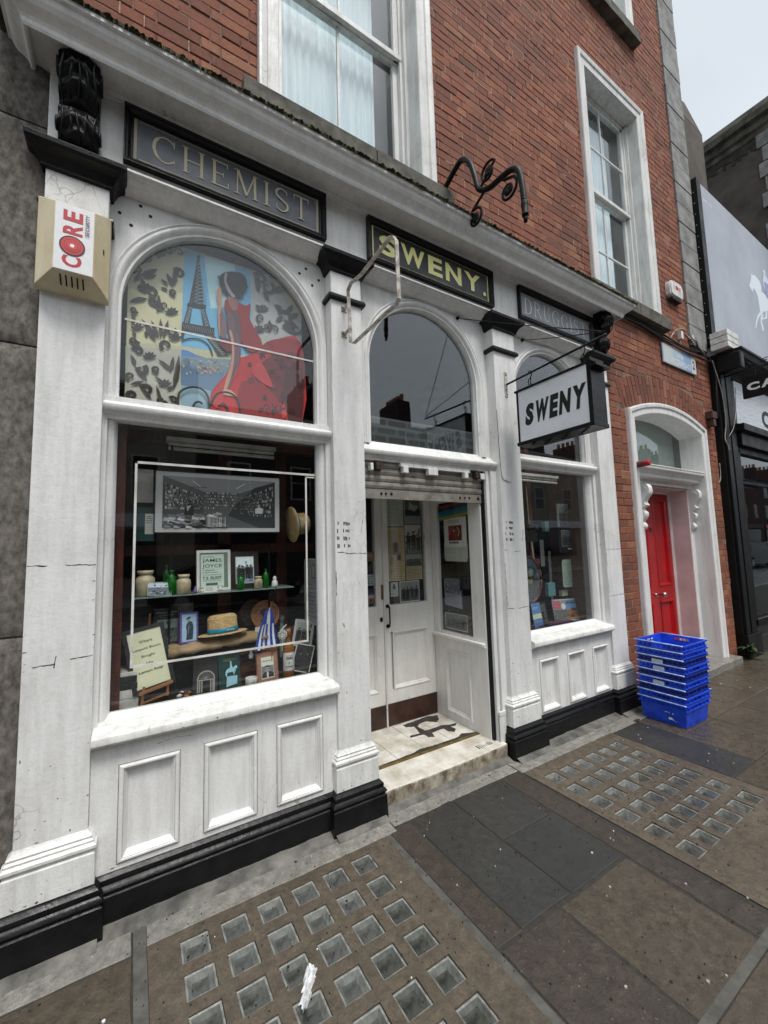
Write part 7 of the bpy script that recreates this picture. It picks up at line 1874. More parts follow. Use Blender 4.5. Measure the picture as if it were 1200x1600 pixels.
taped('swan_photograph', 'small photograph with pale shapes at the top right of the door glass',2.060,2.248,1.79,2.04, lambda A, a, b_, c, d: (A.rect((.55,.56,.55), a, b_, c, d), A.photo(a + .012, b_ - .012, c + .07, d,61,16,0, (.16,.17,.17), False), A.P((.6,.6,.58), [(a + .05, c + .13), (a + .12, c + .11), (a + .16, c + .16), (a + .10, c + .17), (a + .06, c + .2)])))
taped('crowd_photograph', 'black and white crowd photograph under the small photograph',2.060,2.238,1.52,1.780, lambda A, a, b_, c, d: A.photo(a, b_, c, d,77,70,3, (.45,.45,.44)))
taped('printed_page', 'yellowed printed page with a market photograph in the middle right of the door',2.062,2.240,1.29,1.515, lambda A, a, b_, c, d: (A.rect((.76,.70,.56), a, b_, c, d), A.photo(a + .005, b_ - .005, c + .12, d - .002,14,50,0, (.36,.36,.34)), A.lines((.42,.38,.3), a + .01, b_ - .01, c + .01, c + .11,8,.3,4)))
taped('calling_card', 'small white card with a hat drawing at the bottom left of the door glass',1.895,1.972,1.158,1.280, lambda A, a, b_, c, d: (A.rect((.74,.78,.76), a, b_, c, d), A.P((.12,.14,.14), [(a + .015, c + .075), (a + .06, c + .075), (a + .05, c + .085), (a + .045, c + .105), (a + .028, c + .105), (a + .025, c + .085)]), A.disc((.3,.32,.32), a + .038, c + .068,.012), A.lines((.5,.52,.5), a + .01, b_ - .01, c + .01, c + .05,3,.3,2)))
taped('group_photograph', 'white bordered photograph of seated people at the bottom right of the door glass',1.988,2.200,1.098,1.284, lambda A, a, b_, c, d: (A.rect((.80,.82,.80), a, b_, c, d), A.photo(a + .008, b_ - .008, c + .012, d - .008,91,60,4, (.34,.36,.34))))
taped('blue_leaflet', 'dark blue leaflet in the left door glass',1.66,1.735,1.12,1.24, lambda A, a, b_, c, d: (A.rect((.16,.22,.32), a, b_, c, d), A.photo(a, b_, c, c + .07,6,12,1, (.42,.34,.30))))
taped('white_leaflet', 'white leaflet above the blue one in the left door glass',1.66,1.738,1.27,1.36, lambda A, a, b_, c, d: (A.rect((.68,.70,.72), a, b_, c, d), A.lines((.3,.3,.34), a + .01, b_ - .01, c + .01, d - .01,5,.35,2)))
taped('tan_leaflet', 'tan strip in the left door glass',1.66,1.738,1.47,1.55, lambda A, a, b_, c, d: A.rect((.50,.38,.28), a, b_, c, d))
# ---- inside the lobby side window (wall x = LX1, facing -x): u = -y
def LM(y, z, off=.019): return Matrix(((0,0,-1, LX1 + off), (-1,0,0,0), (0,1,0,0), (0,0,0,1)))
def lobbyart(name, label, cat, art, off=.022, kind='print'):
    t = thing(name, label, cat, (LX1 + off,.45,1.5)); A = Art(LM(0,0, off)); A.step = .0003; art(A); A.build(kind, t); return t
lobbyart('rainbow_bunting', 'rainbow striped cloth across the top of the lobby window', 'flag', lambda A: [A.P(c, [(-.655,1.935 - i * .0265 - .0265 + .004), (-.245,1.955 - i * .026 - .026 + .01), (-.245,1.965 - i * .026), (-.655,1.939 - i * .0265)]) for i, c in enumerate(((.50,.16,.14), (.06,.06,.06), (.12,.42,.62), (.16,.55,.48), (.66,.62,.30)))])
lobbyart('red_picture_poster', 'white bordered poster with a dark red square picture in the lobby window', 'poster', lambda A: (A.rect((.85,.84,.80),-.575,-.288,1.565,1.825), A.rect((.92,.90,.87),-.568,-.295,1.572,1.818), A.rect((.36,.07,.06),-.515,-.345,1.625,1.755), A.P((.58,.12,.09), [(-.50,1.63), (-.42,1.64), (-.40,1.70), (-.43,1.745), (-.49,1.74), (-.51,1.69)]), A.disc((.85,.8,.7),-.44,1.71,.008), A.stroke((.85,.78,.7),.008, [(-.40,1.74), (-.375,1.70), (-.39,1.66)]), A.lines((.25,.22,.2),-.51,-.35,1.598,1.618,1,.8,4), A.lines((.55,.53,.5),-.52,-.36,1.775,1.805,2,.4,5)))
lobbyart('blank_sheet', 'plain pale sheet hanging under the red picture poster', 'paper', lambda A: A.P((.78,.79,.76), [(-.59,1.475), (-.575,1.448), (-.305,1.445), (-.292,1.475), (-.290,1.60), (-.59,1.61)]),.030, 'sheet')
lobbyart('folded_newsletter', 'white newsletter with a grey crowd picture in the lobby window', 'paper', lambda A: (A.P((.58,.59,.64), [(-.60,1.07), (-.375,1.05), (-.385,1.20), (-.60,1.20)]), A.photo(-.605,-.40,1.17,1.30,8,40,0, (.42,.42,.46), False), A.lines((.42,.42,.48),-.58,-.40,1.08,1.16,5,.25,3)))
lobbyart('framed_family_photo', 'white edged dark photograph at the bottom of the lobby window', 'photograph', lambda A: (A.rect((.72,.72,.70),-.605,-.325,.868,1.004), A.photo(-.598,-.332,.875,.997,52,40,4, (.22,.24,.22))))
fp_ = thing('flower_pot', 'small clay pot with a pinkish red flower inside the lobby window', 'flower pot', (LX1 + .075,.42,.845)); MB().lathe([(.030,0), (.044,.06), (.047,.075), (.040,.078)], (LX1 + .09,.42,.846),18).build('pot', M_CASK, fp_, smooth=True)
b = MB(); rg = random.Random(4)
for k in range(40): a = rg.uniform(0,6.28); q = rg.uniform(0,.04); c_ = (LX1 + .09 + q * math.cos(a),.42 + q * math.sin(a),.945 + rg.uniform(-.02,.03)); b.add([(c_[0] + rg.uniform(-.014,.014), c_[1] + rg.uniform(-.014,.014), c_[2] + rg.uniform(-.014,.014)) for _ in range(4)], [(0,1,2), (0,2,3), (1,2,3)])
b.build('petals', simple('pinkish_red_petal', (.72,.25,.28), (.6,.16,.2),.6), fp_)
# faint brick mural behind the entrance arch
mu = thing('brick_pattern_screen', 'grey brick patterned film across the foot of the entrance arch window', 'screen', (1.85,.15,2.31))
A = Art(Matrix.Translation((0,.155,0)) @ wallM()); A.rect((.30,.33,.34),1.352,2.347,2.31,2.50); rg = random.Random(4); it = []
for r_ in range(3):
    x = 1.36 - (.09 if r_ % 2 else 0)
    while x < 2.33:
        x0, x1 = max(1.354, x), min(2.345, x + .155); z0 = 2.325 + r_ * .060; g = rg.uniform(.17,.24)
        if x1 - x0 > .04: it.append(((g, g * 1.08, g * 1.1), [(x0 + .012, z0), (x1 - .012, z0), (x1, z0 + .012), (x1, z0 + .028), (x1 - .012, z0 + .040), (x0 + .012, z0 + .040), (x0, z0 + .028), (x0, z0 + .012)]))
        x += .172
A.many(it); A.build('film', mu)

# ================================================================ CRATES, LITTER, PLANT
def make_crate():
    t = thing('plastic_crate', 'x', 'crate', (0,0,0), local=True)
    L, Wd, H = .372,.415,.190; l2, w2 = L / 2, Wd / 2; tb = .018        # taper towards the bottom
    def P(s, z): k = tb * (1 - z / H); return [(-l2 + k,-w2 + k, z), (l2 - k,-w2 + k, z), (l2 - k, w2 - k, z), (-l2 + k, w2 - k, z)]
    b = MB(); th = .004
    lo, hi = P(0,0), P(0, H); ins = [(x - math.copysign(th, x), y - math.copysign(th, y), z) for x, y, z in hi]; inl = [(x - math.copysign(th, x), y - math.copysign(th, y), z + .005) for x, y, z in lo]
    def wall(i, holes):       # wall panel between corners i, j with rectangular openings (u0,u1,v0,v1)
        j = (i + 1) % 4; us = sorted({0,1} | {h for q in holes for h in q[:2]}); vs_ = sorted({0,1} | {h for q in holes for h in q[2:]})
        for A0, B0, A1, B1, in ((lo[i], lo[j], hi[i], hi[j]), (inl[i], inl[j], ins[i], ins[j])):
            f = lambda u, v: tuple(((A0[k] * (1 - u) + B0[k] * u) * (1 - v) + (A1[k] * (1 - u) + B1[k] * u) * v) for k in range(3))
            for a, c in zip(us, us[1:]):
                for d, e in zip(vs_, vs_[1:]):
                    if any(q[0] <= a and c <= q[1] and q[2] <= d and e <= q[3] for q in holes): continue
                    b.add([f(a, d), f(c, d), f(c, e), f(a, e)], [(0,1,2,3)])
    long_ = [(.34,.66,.74,.90)] + [(.10 + .035 * k,.122 + .035 * k,.10,.15) for k in range(8)] + [(.10 + .035 * k,.122 + .035 * k,.2,.25) for k in range(6)]
    short = [(.34,.66,.70,.88)] + [(.22 + .12 * k,.25 + .12 * k,.30,.62) for k in range(5)] + [(.14 + .06 * k,.165 + .06 * k,.08,.13) for k in range(12)]
    wall(0, long_); wall(2, long_); wall(1, short); wall(3, short)
    b.add([lo[0], lo[1], lo[2], lo[3]] + inl, [(0,1,2,3), (4,5,6,7)])
    body = b.build('crate_body', M_BLUE, t, org=(0,0,0))
    b = MB(); r = .012
    for z0, z1, o in ((H - .012, H, r), (H - .050, H - .042, r * .8)):
        q = [(-l2 - o,-w2 - o), (l2 + o,-w2 - o), (l2 + o, w2 + o), (-l2 - o, w2 + o)]; p = [(-l2 + .002,-w2 + .002), (l2 - .002,-w2 + .002), (l2 - .002, w2 - .002), (-l2 + .002, w2 - .002)]
        b.add([(x, y, z1) for x, y in q] + [(x, y, z1) for x, y in p] + [(x, y, z0) for x, y in q] + [(x, y, z0) for x, y in p], [(i, (i + 1) % 4,4 + (i + 1) % 4,4 + i) for i in range(4)] + [(8 + i,8 + (i + 1) % 4, (i + 1) % 4, i) for i in range(4)] + [(12 + i,12 + (i + 1) % 4,8 + (i + 1) % 4,8 + i) for i in range(4)])
    for s in (-1,1):
        for k in range(9): x = -l2 + .03 + k * (L - .06) / 8; b.box(x - .002, x + .002, s * (w2 + .0) if s > 0 else -w2 - .010, w2 + .010 if s > 0 else -w2, H - .044, H - .010)
        for k in range(6): y = -w2 + .03 + k * (Wd - .06) / 5; b.box(l2 if s > 0 else -l2 - .010, l2 + .010 if s > 0 else -l2, y - .002, y + .002, H - .044, H - .010)
    b.build('rim', M_BLUE, t, org=(0,0,0))
    for s in (-1,1):                               # bale arms lying on the long rims
        b = MB(); yy = s * (w2 + .0145); b.tube([(-l2 - .010, yy, H + .001), (l2 + .010, yy, H + .001)],.0058,6); b.build('bale_arm', M_BLUEW, t, org=(0,0,0), smooth=True)
    return t
cr0 = make_crate()
labs = ['bottom blue crate of the stack with small white print on its side', 'second blue plastic crate from the bottom of the stack', 'third blue plastic crate from the bottom of the stack', 'fourth blue plastic crate from the bottom of the stack', 'middle blue plastic crate of the stack of nine', 'fourth blue plastic crate from the top of the stack', 'third blue plastic crate from the top of the stack', 'second blue plastic crate from the top of the stack', 'topmost blue plastic crate, open and empty, of the stack']
crates = [cr0] + [copy_tree(cr0) for _ in range(8)]
rg = random.Random(12)
M_BLUED = simple('darker_blue_plastic', (.06,.17,.55), (.04,.13,.45),.4,6, bstr=.1)
for k, c in enumerate(crates):
    c.location = (4.165 + .0045 * k + rg.uniform(-.004,.004),-.345 + rg.uniform(-.004,.004),.004 + k * .0603); c.rotation_euler = (0,0, R(89) + rg.uniform(-.015,.015))
    c['label'] = labs[k]; c['group'] = 'stack of blue plastic crates by the red door'
    if k in (4,6,8) or k == 2:
        for ch in kids(c):
            if ch.name.startswith(('crate_body', 'rim')):
                ch.data = ch.data.copy(); ch.data.materials[0] = M_BLUED if k in (2,4,6) else M_BLUE
def crate_print(c, items, off=.2085):
    A = Art(Matrix(((-1,0,0,0), (0,0,1, off), (0,1,0,0), (0,0,0,1)))); 
    for it in items: it(A)
    o = A.build('printed_mark', None); o.parent = c; ORG[o.name] = (0,0,0)
PW = (.80,.84,.90)
crate_print(crates[0], [lambda A: [A.P(PW, [(u, v), (u + w, v + .004), (u + w, v + h), (u, v + h * .9)]) for u, v, w, h in ((.02,.095,.02,.008), (.045,.094,.012,.006), (.075,.092,.014,.008), (.045,.042,.03,.022), (.078,.040,.008,.014), (.092,.038,.02,.005))]])
for k in (3,5,6): crate_print(crates[k], [lambda A: (A.P((.74,.77,.80), [(-.06,.135), (.03,.135), (.03,.168), (-.06,.168)]), A.lines((.45,.5,.6),-.05,.02,.14,.165,3,.3,2))],.2195)
pbg = thing('plastic_litter', 'crumpled white plastic wrapper lying on a pavement glass lens', 'litter', (.56,-.70,0))
b = MB(); rg = random.Random(7); n = 16; m = 9; vs = []
path = [(.598,-.635), (.592,-.665), (.580,-.695), (.560,-.720), (.552,-.745), (.535,-.768)]; pp = smoothpath(path,4)
for i, (x, y) in enumerate(pp):
    wv = (.016 + .028 * math.sin(math.pi * min(1, i / len(pp) * 1.25)) ** 1.0) * rg.uniform(.75,1.2)
    for k in range(m): t = k / (m - 1); vs.append((x + wv * (2 * t - 1) * .86, y + wv * (2 * t - 1) * .5,.004 + rg.uniform(.002,.026) * math.sin(math.pi * t)))
b.add(vs, [(i * m + k, i * m + k + 1, (i + 1) * m + k + 1, (i + 1) * m + k) for i in range(len(pp) - 1) for k in range(m - 1)]); b.build('wrapper', M_PBAG, pbg, smooth=False)
lf = thing('dead_leaf', 'curled black leaf lying by the foot of the right pilaster', 'leaf', (3.80,-.19,0)); b = MB()
n = 8; vs = []
for i in range(n + 1):
    t = i / n; w = .012 * math.sin(math.pi * t) + .002; vs += [(3.78 + .05 * t,-.19 - .02 * t - w,.006 + .012 * math.sin(3 * t)), (3.78 + .05 * t,-.19 - .02 * t,.003 + .006 * t), (3.78 + .05 * t,-.19 - .02 * t + w,.010 + .01 * t)]
b.add(vs, [(3 * i + k,3 * i + k + 1,3 * i + 4 + k,3 * i + 3 + k) for i in range(n) for k in range(2)]); b.build('blade', M_CRACK, lf)
wd = thing('weed', 'leafy green weed growing at the corner beside the black shopfront', 'plant', (6.92,-.06,0)); rg = random.Random(17)
for k in range(13):
    a = rg.uniform(0,6.28); L = rg.uniform(.10,.22); el = rg.uniform(.5,1.25); b = MB(); vs = []; n = 7; h0 = rg.uniform(0,.14)
    for i in range(n + 1):
        t = i / n; r_ = L * t; w = .026 * math.sin(math.pi * min(1, t * .95 + .04)) ; cx = 6.92 + r_ * math.cos(a) * math.cos(el * (1 - .5 * t)); cy = -.06 + r_ * math.sin(a) * math.cos(el * (1 - .5 * t)) * .8; cz = .01 + h0 + r_ * math.sin(el) - .10 * t * t
        vs += [(cx - w * math.sin(a), cy + w * math.cos(a), cz + .006), (cx, cy, cz), (cx + w * math.sin(a), cy - w * math.cos(a), cz + .006)]
    b.add(vs, [(3 * i + q,3 * i + q + 1,3 * i + 4 + q,3 * i + 3 + q) for i in range(n) for q in range(2)]); b.build('leaf', M_LEAF, wd, smooth=True)
MB().tube([(6.92,-.06,0), (6.925,-.055,.17)],.005,6).build('stem', M_LEAF, wd)

# ================================================================ NEIGHBOURS
gb = thing('granite_building', 'rough grey granite wall of the neighbouring building at the left edge', 'building', (-1.5,.1,0))
rg = random.Random(14)
def rockblock(x0, x1, z0, z1, name='granite_block'):
    b = MB(); nx, nz = max(3, int((x1 - x0) / .035)), max(3, int((z1 - z0) / .035)); vs = []
    for i in range(nx + 1):
        for j in range(nz + 1):
            u, v = i / nx, j / nz; ed = min(u,1 - u, v,1 - v); y = .042 if ed == 0 else .034 - rg.uniform(0,.012); vs.append((x0 + (x1 - x0) * u, y, z0 + (z1 - z0) * v))
    b.add(vs, [(i * (nz + 1) + j, (i + 1) * (nz + 1) + j, (i + 1) * (nz + 1) + j + 1, i * (nz + 1) + j + 1) for i in range(nx) for j in range(nz)]); return b.build(name, M_GRANITE, gb, smooth=True)
zs_ = [0,1.25,2.513,3.58,4.8,6.0,6.6]
for k in range(len(zs_) - 1):
    e = -.386; rockblock(e - .95 - (.2 if k % 2 else 0), e, zs_[k] + .004, zs_[k + 1] - .004); rockblock(-3.2, e - .955 - (.2 if k % 2 else 0), zs_[k] + .004, zs_[k + 1] - .004)
MB().box(-3.2,-.384,.050,5,0,6.7).build('wall_core', M_GRANITE, gb)
MB().box(-3.2,-.62,-.05,.10,0,.30).build('granite_plinth', M_GRANITE, gb, bevel=.01)
# black shop to the right
ns = thing('black_shopfront', 'glossy black shopfront with large window and brushed grey fascia at the right edge', 'shopfront', (9.5,0,0))
X_E = 14.0
b = MB(); b.box(6.885,7.36,.0,.3,0,4.05); b.box(6.93,7.06,-.03,0,.3,4.0); b.box(7.12,7.30,-.025,0,.3,4.0); b.box(6.885,7.36,-.05,0,0,.30); b.build('pilaster', M_NBLACK, ns, bevel=.006)
b = MB(); b.box(7.36, X_E,.02,.2,0,.36); b.box(7.36, X_E,-.02,.02,.0,.22); b.build('stallriser', M_NGREY, ns, bevel=.005)
b = MB(); b.box(7.36,7.44,.0,.12,.36,2.85); b.box(7.36, X_E,.0,.12,.36,.44); b.box(7.36, X_E,.0,.12,2.80,2.90); b.box(9.4,9.5,.0,.12,.36,2.85); b.box(7.44, X_E,.02,.10,2.36,2.40); b.build('window_frame', M_NBLACK, ns, bevel=.004)
b = MB(); b.box(7.44, X_E,-.006,.0,.444,.452); b.build('frame_bead', M_STEEL, ns)
for a, c in ((7.44,9.4), (9.5, X_E)): MB().box(a, c,.05,.056,.44,2.36).build('window_pane', M_DGLASS, ns); MB().box(a, c,.05,.056,2.40,2.80).build('top_light', M_DGLASS, ns)
MB().box(7.38, X_E,.5,.52,.1,2.9).build('back_wall', M_NBLACK, ns); MB().box(7.38, X_E,.02,.5,2.9,2.93).build('soffit_board', M_NBLACK, ns)
MB().box(7.37, X_E,-.03,.15,3.22,3.86).build('fascia', M_FASC2, ns, bevel=.004)
b = MB(); b.box(7.37, X_E,-.06,.15,2.90,3.18); b.box(7.30, X_E,-.12,.1,3.10,3.2); b.build('fascia_box', M_NBLACK, ns, bevel=.006)
A = Art(wallM(0,-.0305,0)); 
A.text((.07,.07,.08), 'C',8.36,8.72,3.30,3.58,.05); A.build('fascia_lettering', ns)
b = MB(); b.rings(6.90, X_E,.15, [(.0,3.90), (.02,3.92), (.04,3.97), (.08,3.99), (.20,4.03), (.26,4.05), (.28,4.11), (.30,4.12), (.30,4.15)], lambda o: 0.0); b.build('cornice', M_NBLACK, ns, bevel=.004)
b = MB(); b.box(6.88,7.02,-.28,-.0,3.86,4.10); b.build('cornice_bracket', M_NBLACK, ns, bevel=.02)
MB().box(6.885, X_E,.15,6,0,4.6).build('body', M_NBLACK, ns)
bb = thing('billboard', 'large plain blue grey billboard with a small white horse and rider above the black shopfront', 'billboard', (9,0,4.5))
MB().box(6.985, X_E,.0,.10,4.48,6.80).build('billboard_face', M_BILL, bb); MB().box(6.85,6.984,-.012,.16,4.30,6.83).build('billboard_edge', M_NBLACK, bb, bevel=.004)
b = MB()
for k in range(14): b.box(6.846,6.851,.03,.042,4.4 + k * .17,4.406 + k * .17)
b.build('edge_clip', M_PLAST, bb, kind='stuff')
A = Art(wallM(0,-.0006,0)); A.text((.86,.88,.92), 'act 11',7.06,7.36,6.56,6.62,.01); A.build('billboard_text', bb, M_PRINT); A = Art(wallM(0,-.0006,0))
A.P((.86,.90,.93),[(8.734,5.998), (8.789,5.981), (8.88,6.015), (8.951,6.015), (9.108,5.988), (9.177,5.909), (9.151,5.784), (8.939,5.659), (8.867,5.722), (8.78,5.75), (8.735,5.665), (8.634,5.703), (8.591,5.731), (8.673,5.842), (8.729,5.918)])
A.P((.86,.90,.93),[(8.939,5.659), (9.164,5.802), (9.316,5.807), (9.607,5.869), (9.809,5.871), (9.755,5.702), (9.386,5.533), (9.127,5.429), (8.971,5.397), (8.951,5.577)])
A.P((.86,.90,.93),[(9.015,5.425), (9.122,5.413), (8.856,5.251), (8.743,5.108), (8.689,5.017), (8.653,5.014), (8.691,5.107), (8.806,5.265)])
A.P((.86,.90,.93),[(9.027,5.343), (9.117,5.397), (9.069,5.297), (8.991,5.218), (9.053,5.122), (9.06,5.081), (8.978,5.052), (8.927,5.186), (8.954,5.279)])
A.P((.86,.90,.93),[(9.265,5.513), (9.344,5.521), (9.286,5.359), (9.166,5.31), (9.042,5.268), (9.092,5.311), (9.198,5.355)])
A.P((.86,.90,.93),[(9.766,5.736), (9.904,5.655), (9.76,5.462), (9.825,5.284), (9.733,5.252), (9.671,5.437), (9.763,5.599), (9.622,5.663)])
A.P((.86,.90,.93),[(9.568,5.617), (9.695,5.639), (9.671,5.437), (9.522,5.218), (9.436,5.195), (9.54,5.4)])
A.P((.80,.84,.90),[(9.273,6.044), (9.36,6.207), (9.32,6.238), (9.406,6.298), (9.47,6.29), (9.457,6.21), (9.574,6.144), (9.704,6.051), (9.486,5.861), (9.336,5.872), (9.281,5.943)])
A.P((.58,.60,.74),[(9.331,6.048), (9.548,6.06), (9.672,5.95), (9.456,5.762), (9.348,5.787)])
A.build('billboard_print', bb, M_PRINT)
cs_ = thing('cafe_sign', 'black projecting sign with white bold letters CA at the right edge', 'sign', (7.1,-.5,3.46))
MB().box(7.075,7.125,-.62,-.205,3.47,3.755).build('sign_board', M_NBLACK, cs_, bevel=.004)
A = Art(Matrix(((0,0,-1,7.0745), (-1,0,0,0), (0,1,0,0), (0,0,0,1))))
u = .255
for ch, w in (('C',.135), ('A',.145)): A.text((.88,.89,.90), ch, u, u + w,3.56,3.665,.05,.0); u += w + .012
A.build('sign_letters', cs_)
b = MB(); b.tube([(7.1,-.02,3.86), (7.1,-.75,3.86)],.012,6)
for k in range(2):
    c = (-.28 - .2 * k,3.915); b.tube([(7.1, c[0] + .05 * (1 - t / 18) * math.cos(t * .6), c[1] + .05 * (1 - t / 18) * math.sin(t * .6)) for t in range(15)],.006,5)
for y in (-.35,-.55): b.tube([(7.1, y,3.75), (7.1, y,3.86)],.006,5)
b.build('scroll_bracket', M_IRON, cs_)
mb_ = thing('meter_box', 'white louvred plastic box on top of the black shopfront corner', 'box', (7.1,-.05,4.15))
for k in range(3): MB().box(6.78 + .0,7.16,-.20,.0,4.165 + k * .085,4.165 + k * .085 + .078).build('box_tier', M_PLAST, mb_, bevel=.006)
pt = thing('chimney_stack', 'tall dark taupe rendered chimney stack behind the quoined corner', 'chimney', (8.1,.5,4))
MB().box(7.05,8.26,.30,1.6,4.0,8.55).build('stack', M_TAUPE, pt, bevel=.01)
b = MB(); b.add([(7.05,.30,8.55), (8.26,.30,8.55), (8.26,1.6,8.55), (7.05,1.6,8.55), (7.3,.4,8.95), (7.95,.4,9.1), (7.95,1.4,9.1), (7.3,1.4,8.95)], [(0,1,5,4), (1,2,6,5), (2,3,7,6), (3,0,4,7), (4,5,6,7)]); b.build('stack_top', M_TAUPE, pt)
MB().lathe([(.14,0), (.15,.04), (.12,.08), (.11,.42), (.14,.44), (.14,.52)], (7.76,.55,8.95),16).build('chimney_pot', M_BEIGE, pt, smooth=False, bevel=.004)
tp = thing('taupe_building', 'tall taupe rendered building with stone cornice and quoins beyond the billboard', 'building', (10.3,0,4))
GXX = 10.3; sc_ = GXX / 9.0
MB().box(GXX,18,-.20,1.04,0,10.0).build('gable_wall', M_TAUPE, tp)
yb = -.20
z0 = 9.42
b = MB(); b.extx([(0,0)],0,0) if False else None
cw = MB(); pr_ = [(.0, z0), (.03, z0 + .02), (.05, z0 + .10), (.10, z0 + .14), (.12, z0 + .24), (.20, z0 + .28), (.22, z0 + .40), (.20, z0 + .52), (.05, z0 + .62)]
vs = []
for o, z in pr_: vs += [(GXX - o,1.10, z), (GXX - o,-.2 - o, z), (18,-.2 - o, z)]
cw.add(vs, [(3 * i + k,3 * i + k + 1,3 * i + 4 + k,3 * i + 3 + k) for i in range(len(pr_) - 1) for k in range(2)] + [tuple(3 * i for i in range(len(pr_)))]); cw.build('cornice', M_STONE, tp)
b = MB(); rgq = random.Random(3)
for k in range(22): yy = 1.0 - k * .05; b.box(GXX - .012, GXX, yy - .05, yy, z0 - rgq.uniform(.10,.26), z0)
b.build('weathered_band', simple('dark_weathered_render', (.24,.225,.20), (.17,.16,.145),.95,9, bscale=40, bstr=.8), tp)
for k in range(18):
    z = 3.9 + k * .31; w = .22 if k % 2 else .15
    MB().box(GXX - .03, GXX + .3,-.235,-.235 + w + .12, z, z + .29).build('quoin_stone', M_QUOIN, tp, bevel=.008)

# ================================================================ FAR SIDE OF THE STREET (seen in the glass)
M_FB = simple('far_brick', (.33, .20, .16), (.24, .16, .14), .9, 3); M_FB2 = simple('far_brick_dark', (.25, .19, .17), (.18, .15, .14), .9, 3); M_FR = simple('far_render', (.55, .52, .47), (.45, .43, .40), .85, 2); M_SLATE = simple('roof_slate', (.20, .21, .23), (.15, .155, .17), .7, 9); M_FWIN = simple('far_window_glass', (.12, .13, .15), None, .1)
rg = random.Random(41); x = -16.0; k = 0
while x < 92:
    w = rg.uniform(5.2, 7.5); h = rg.uniform(7.2, 9.0); mt = (M_FB, M_FB2, M_FR, M_FB2)[k % 4]
    t = thing('terraced_house', 'terraced house on the far side of the street, number %s along' % ('one two three four five six seven eight nine ten eleven twelve thirteen fourteen fifteen sixteen seventeen eighteen nineteen twenty'.split()[min(k, 19)]), 'house', (x + w / 2, -17, 0), group='houses across the street')
    b = MB(); b.box(x, x + w, -27, -16.3, 0, h); b.build('wall', mt, t)
    b = MB(); b.add([(x, -16.3, h), (x + w, -16.3, h), (x + w, -27, h), (x, -27, h), (x, -21, h + 1.9), (x + w, -21, h + 1.9)], [(0, 1, 5, 4), (2, 3, 4, 5), (0, 4, 3), (1, 2, 5)]); b.build('roof', M_SLATE, t)
    b = MB(); b.box(x - .5, x + .5, -22.2, -19.8, h, h + 3.2); b.build('chimney', mt, t)
    for q in range(5): MB().lathe([(.15, 0), (.13, .5), (.16, .52)], (x - .0, -21.9 + q * .45, h + 3.2), 8).build('chimney_pot', M_CASK, t)
    for fl_ in range(2):
        for c in range(2):
            wx = x + w * (.28 + .44 * c); wz = 4.0 + fl_ * 2.6
            if wz + 1.5 > h: continue
            f = MB().box(wx - .5, wx + .5, -16.33, -16.27, wz, wz + 1.6).build('window', M_FRAMEW, t); MB().box(wx - .43, wx + .43, -16.26, -16.255, wz + .07, wz + .78).build('pane', M_FWIN, f); MB().box(wx - .43, wx + .43, -16.26, -16.255, wz + .84, wz + 1.53).build('pane', M_FWIN, f)
    MB().box(x + .4, x + w - .4, -16.28, -16.1, 2.7, 3.2).build('shop_fascia', (M_NBLACK, M_RED, M_FASC2, M_BOOKG)[k % 4], t); MB().box(x + .6, x + w - 1.4, -16.28, -16.2, .7, 2.6).build('shop_window', M_FWIN, t)
    x += w; k += 1
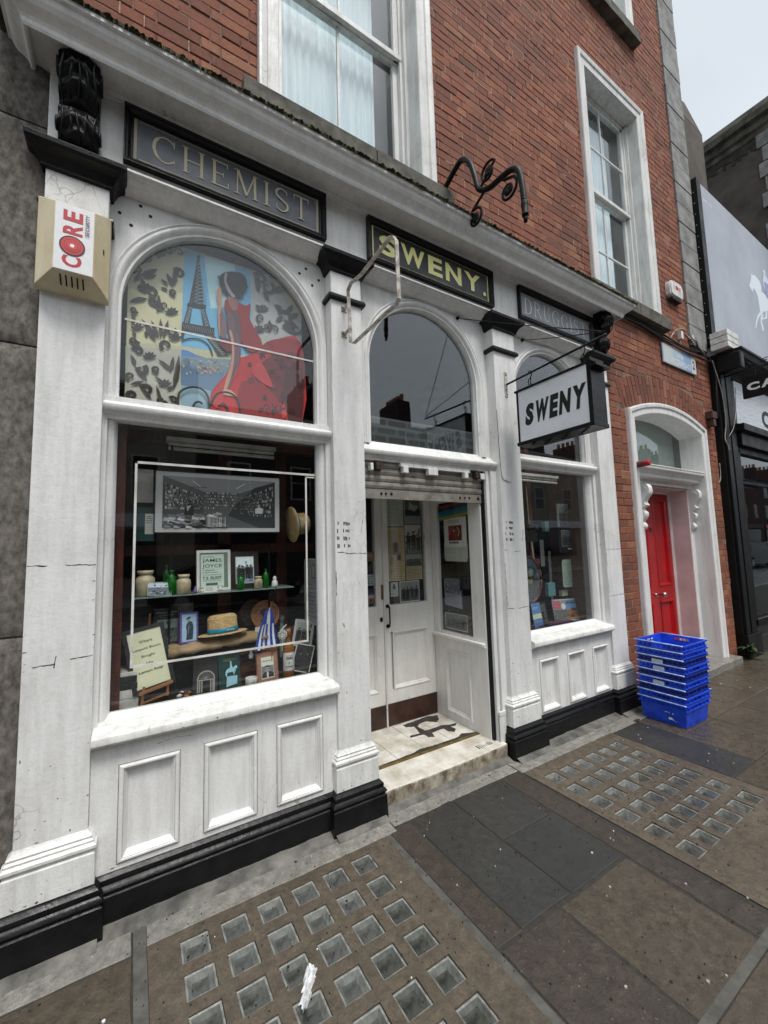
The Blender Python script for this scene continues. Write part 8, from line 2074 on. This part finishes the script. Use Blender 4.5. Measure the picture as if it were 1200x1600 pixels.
def make_car(col, name_l, loc, rz):
    t = thing('parked_car', name_l, 'car', loc, rot=(0, 0, rz), local=True, group='cars parked across the road')
    pr = [(-2.1, .35), (-2.15, .62), (-2.0, .82), (-1.45, .93), (-.95, .98), (-.35, 1.38), (.75, 1.42), (1.45, 1.12), (1.95, 1.0), (2.12, .80), (2.12, .40), (1.9, .28), (-1.9, .28)]
    b = MB(); vs = []
    for y, s, zt in ((-.86, 1, 0), (-.80, .995, 0), (0, 1, .0), (.80, .995, 0), (.86, 1, 0)): 
        for x_, z in pr: zz = z; yy = y * (1 if z < 1.0 else .82); vs.append((x_, yy, zz + (.03 if abs(y) < .1 and z > .9 else 0)))
    m = len(pr); b.add(vs, [(i * m + j, i * m + (j + 1) % m, (i + 1) * m + (j + 1) % m, (i + 1) * m + j) for i in range(4) for j in range(m)] + [tuple(range(m)), tuple(range(5 * m - 1, 4 * m - 1, -1))])
    b.build('body', col, t, org=(0, 0, 0), bevel=.05, seg=2)
    b = MB()
    for s in (-1, 1): b.add([(-.85, s * .80, 1.0), (-.38, s * .725, 1.33), (.70, s * .725, 1.37), (1.25, s * .79, 1.06)], [(0, 1, 2, 3)])
    b.add([(-1.0, -.66, 1.0), (-1.0, .66, 1.0), (-.42, .60, 1.37), (-.42, -.60, 1.37)], [(0, 1, 2, 3)]); b.build('windows', M_FWIN, t, org=(0, 0, 0))
    for wx in (-1.32, 1.30):
        for s in (-1, 1): wh = MB().lathe([(.31, -.1), (.33, -.08), (.33, .08), (.31, .1)], (wx, s * .80, .33), 20, Matrix.Rotation(R(90), 4, 'X')).build('wheel', M_CRACK, t, org=(0, 0, 0)); MB().lathe([(.19, -.11), (.19, .11)], (wx, s * .80, .33), 14, Matrix.Rotation(R(90), 4, 'X')).build('rim', M_STEEL, wh, org=(0, 0, 0))
    for s in (-1, 1): MB().box(-2.14, -2.0, s * .72 - .14, s * .72 + .14, .62, .76).build('headlight', M_STEEL, t, org=(0, 0, 0))
    MB().box(-2.16, -2.1, -.35, .35, .55, .70).build('grille', M_STEEL, t, org=(0, 0, 0)); MB().box(-2.165, -2.12, -.26, .26, .38, .48).build('number_plate', M_PLAST, t, org=(0, 0, 0))
M_CAR = simple('car_black', (.10, .10, .11), None, .2, bstr=0); M_CARB = simple('car_blue', (.16, .25, .34), None, .2, bstr=0); M_CARS = simple('car_silver', (.62, .63, .65), None, .25, metal=.4, bstr=0)
make_car(M_CAR, 'black car parked facing the shops across the road', (31.0, -7.4, -.13), R(3)); make_car(M_CARB, 'blue car parked across the road behind the black one', (36.0, -7.0, -.13), R(2)); make_car(M_CARS, 'silver car parked across the road near the far kerb', (9.0, -11.3, -.13), R(2)); make_car(M_CAR, 'second dark car parked by the far kerb to the left', (2.5, -11.3, -.13), R(180)); make_car(M_CARB, 'blue car parked by the far kerb between silver and dark cars', (15.3, -11.4, -.13), 0)
for i, (tx_, ty_) in enumerate(((12.5, -13.6), (33.0, -13.4), (45.0, -13.2))):
    t = thing('street_tree', 'young street tree number %s on the far pavement' % ('one', 'two', 'three')[i], 'tree', (tx_, ty_, 0)); rg = random.Random(i + 90); b = MB(); b.tube([(tx_, ty_, 0), (tx_ + .1, ty_, 2.4), (tx_, ty_ + .1, 4.6)], [.13, .09, .04], 8); tips = []
    for k in range(16):
        a = rg.uniform(0, 6.28); z = rg.uniform(2.0, 4.3); L = rg.uniform(.9, 2.0); e = (tx_ + L * math.cos(a), ty_ + L * math.sin(a), z + L * rg.uniform(.5, 1.1)); b.tube([(tx_ + .05, ty_, z), e], [.04, .012], 5); tips.append(((tx_, ty_, z), e))
    b.build('trunk', M_DARKIN, t); b = MB()
    for s_, e in tips:
        for q in range(120): u = rg.uniform(.3, 1.15); c = [s_[j] + (e[j] - s_[j]) * u + rg.gauss(0, .22) for j in range(3)]; r = .07; b.add([(c[0] + rg.uniform(-r, r), c[1] + rg.uniform(-r, r), c[2] + rg.uniform(-r, r)) for _ in range(3)], [(0, 1, 2)])
    b.build('crown', M_LEAF, t, kind='stuff')
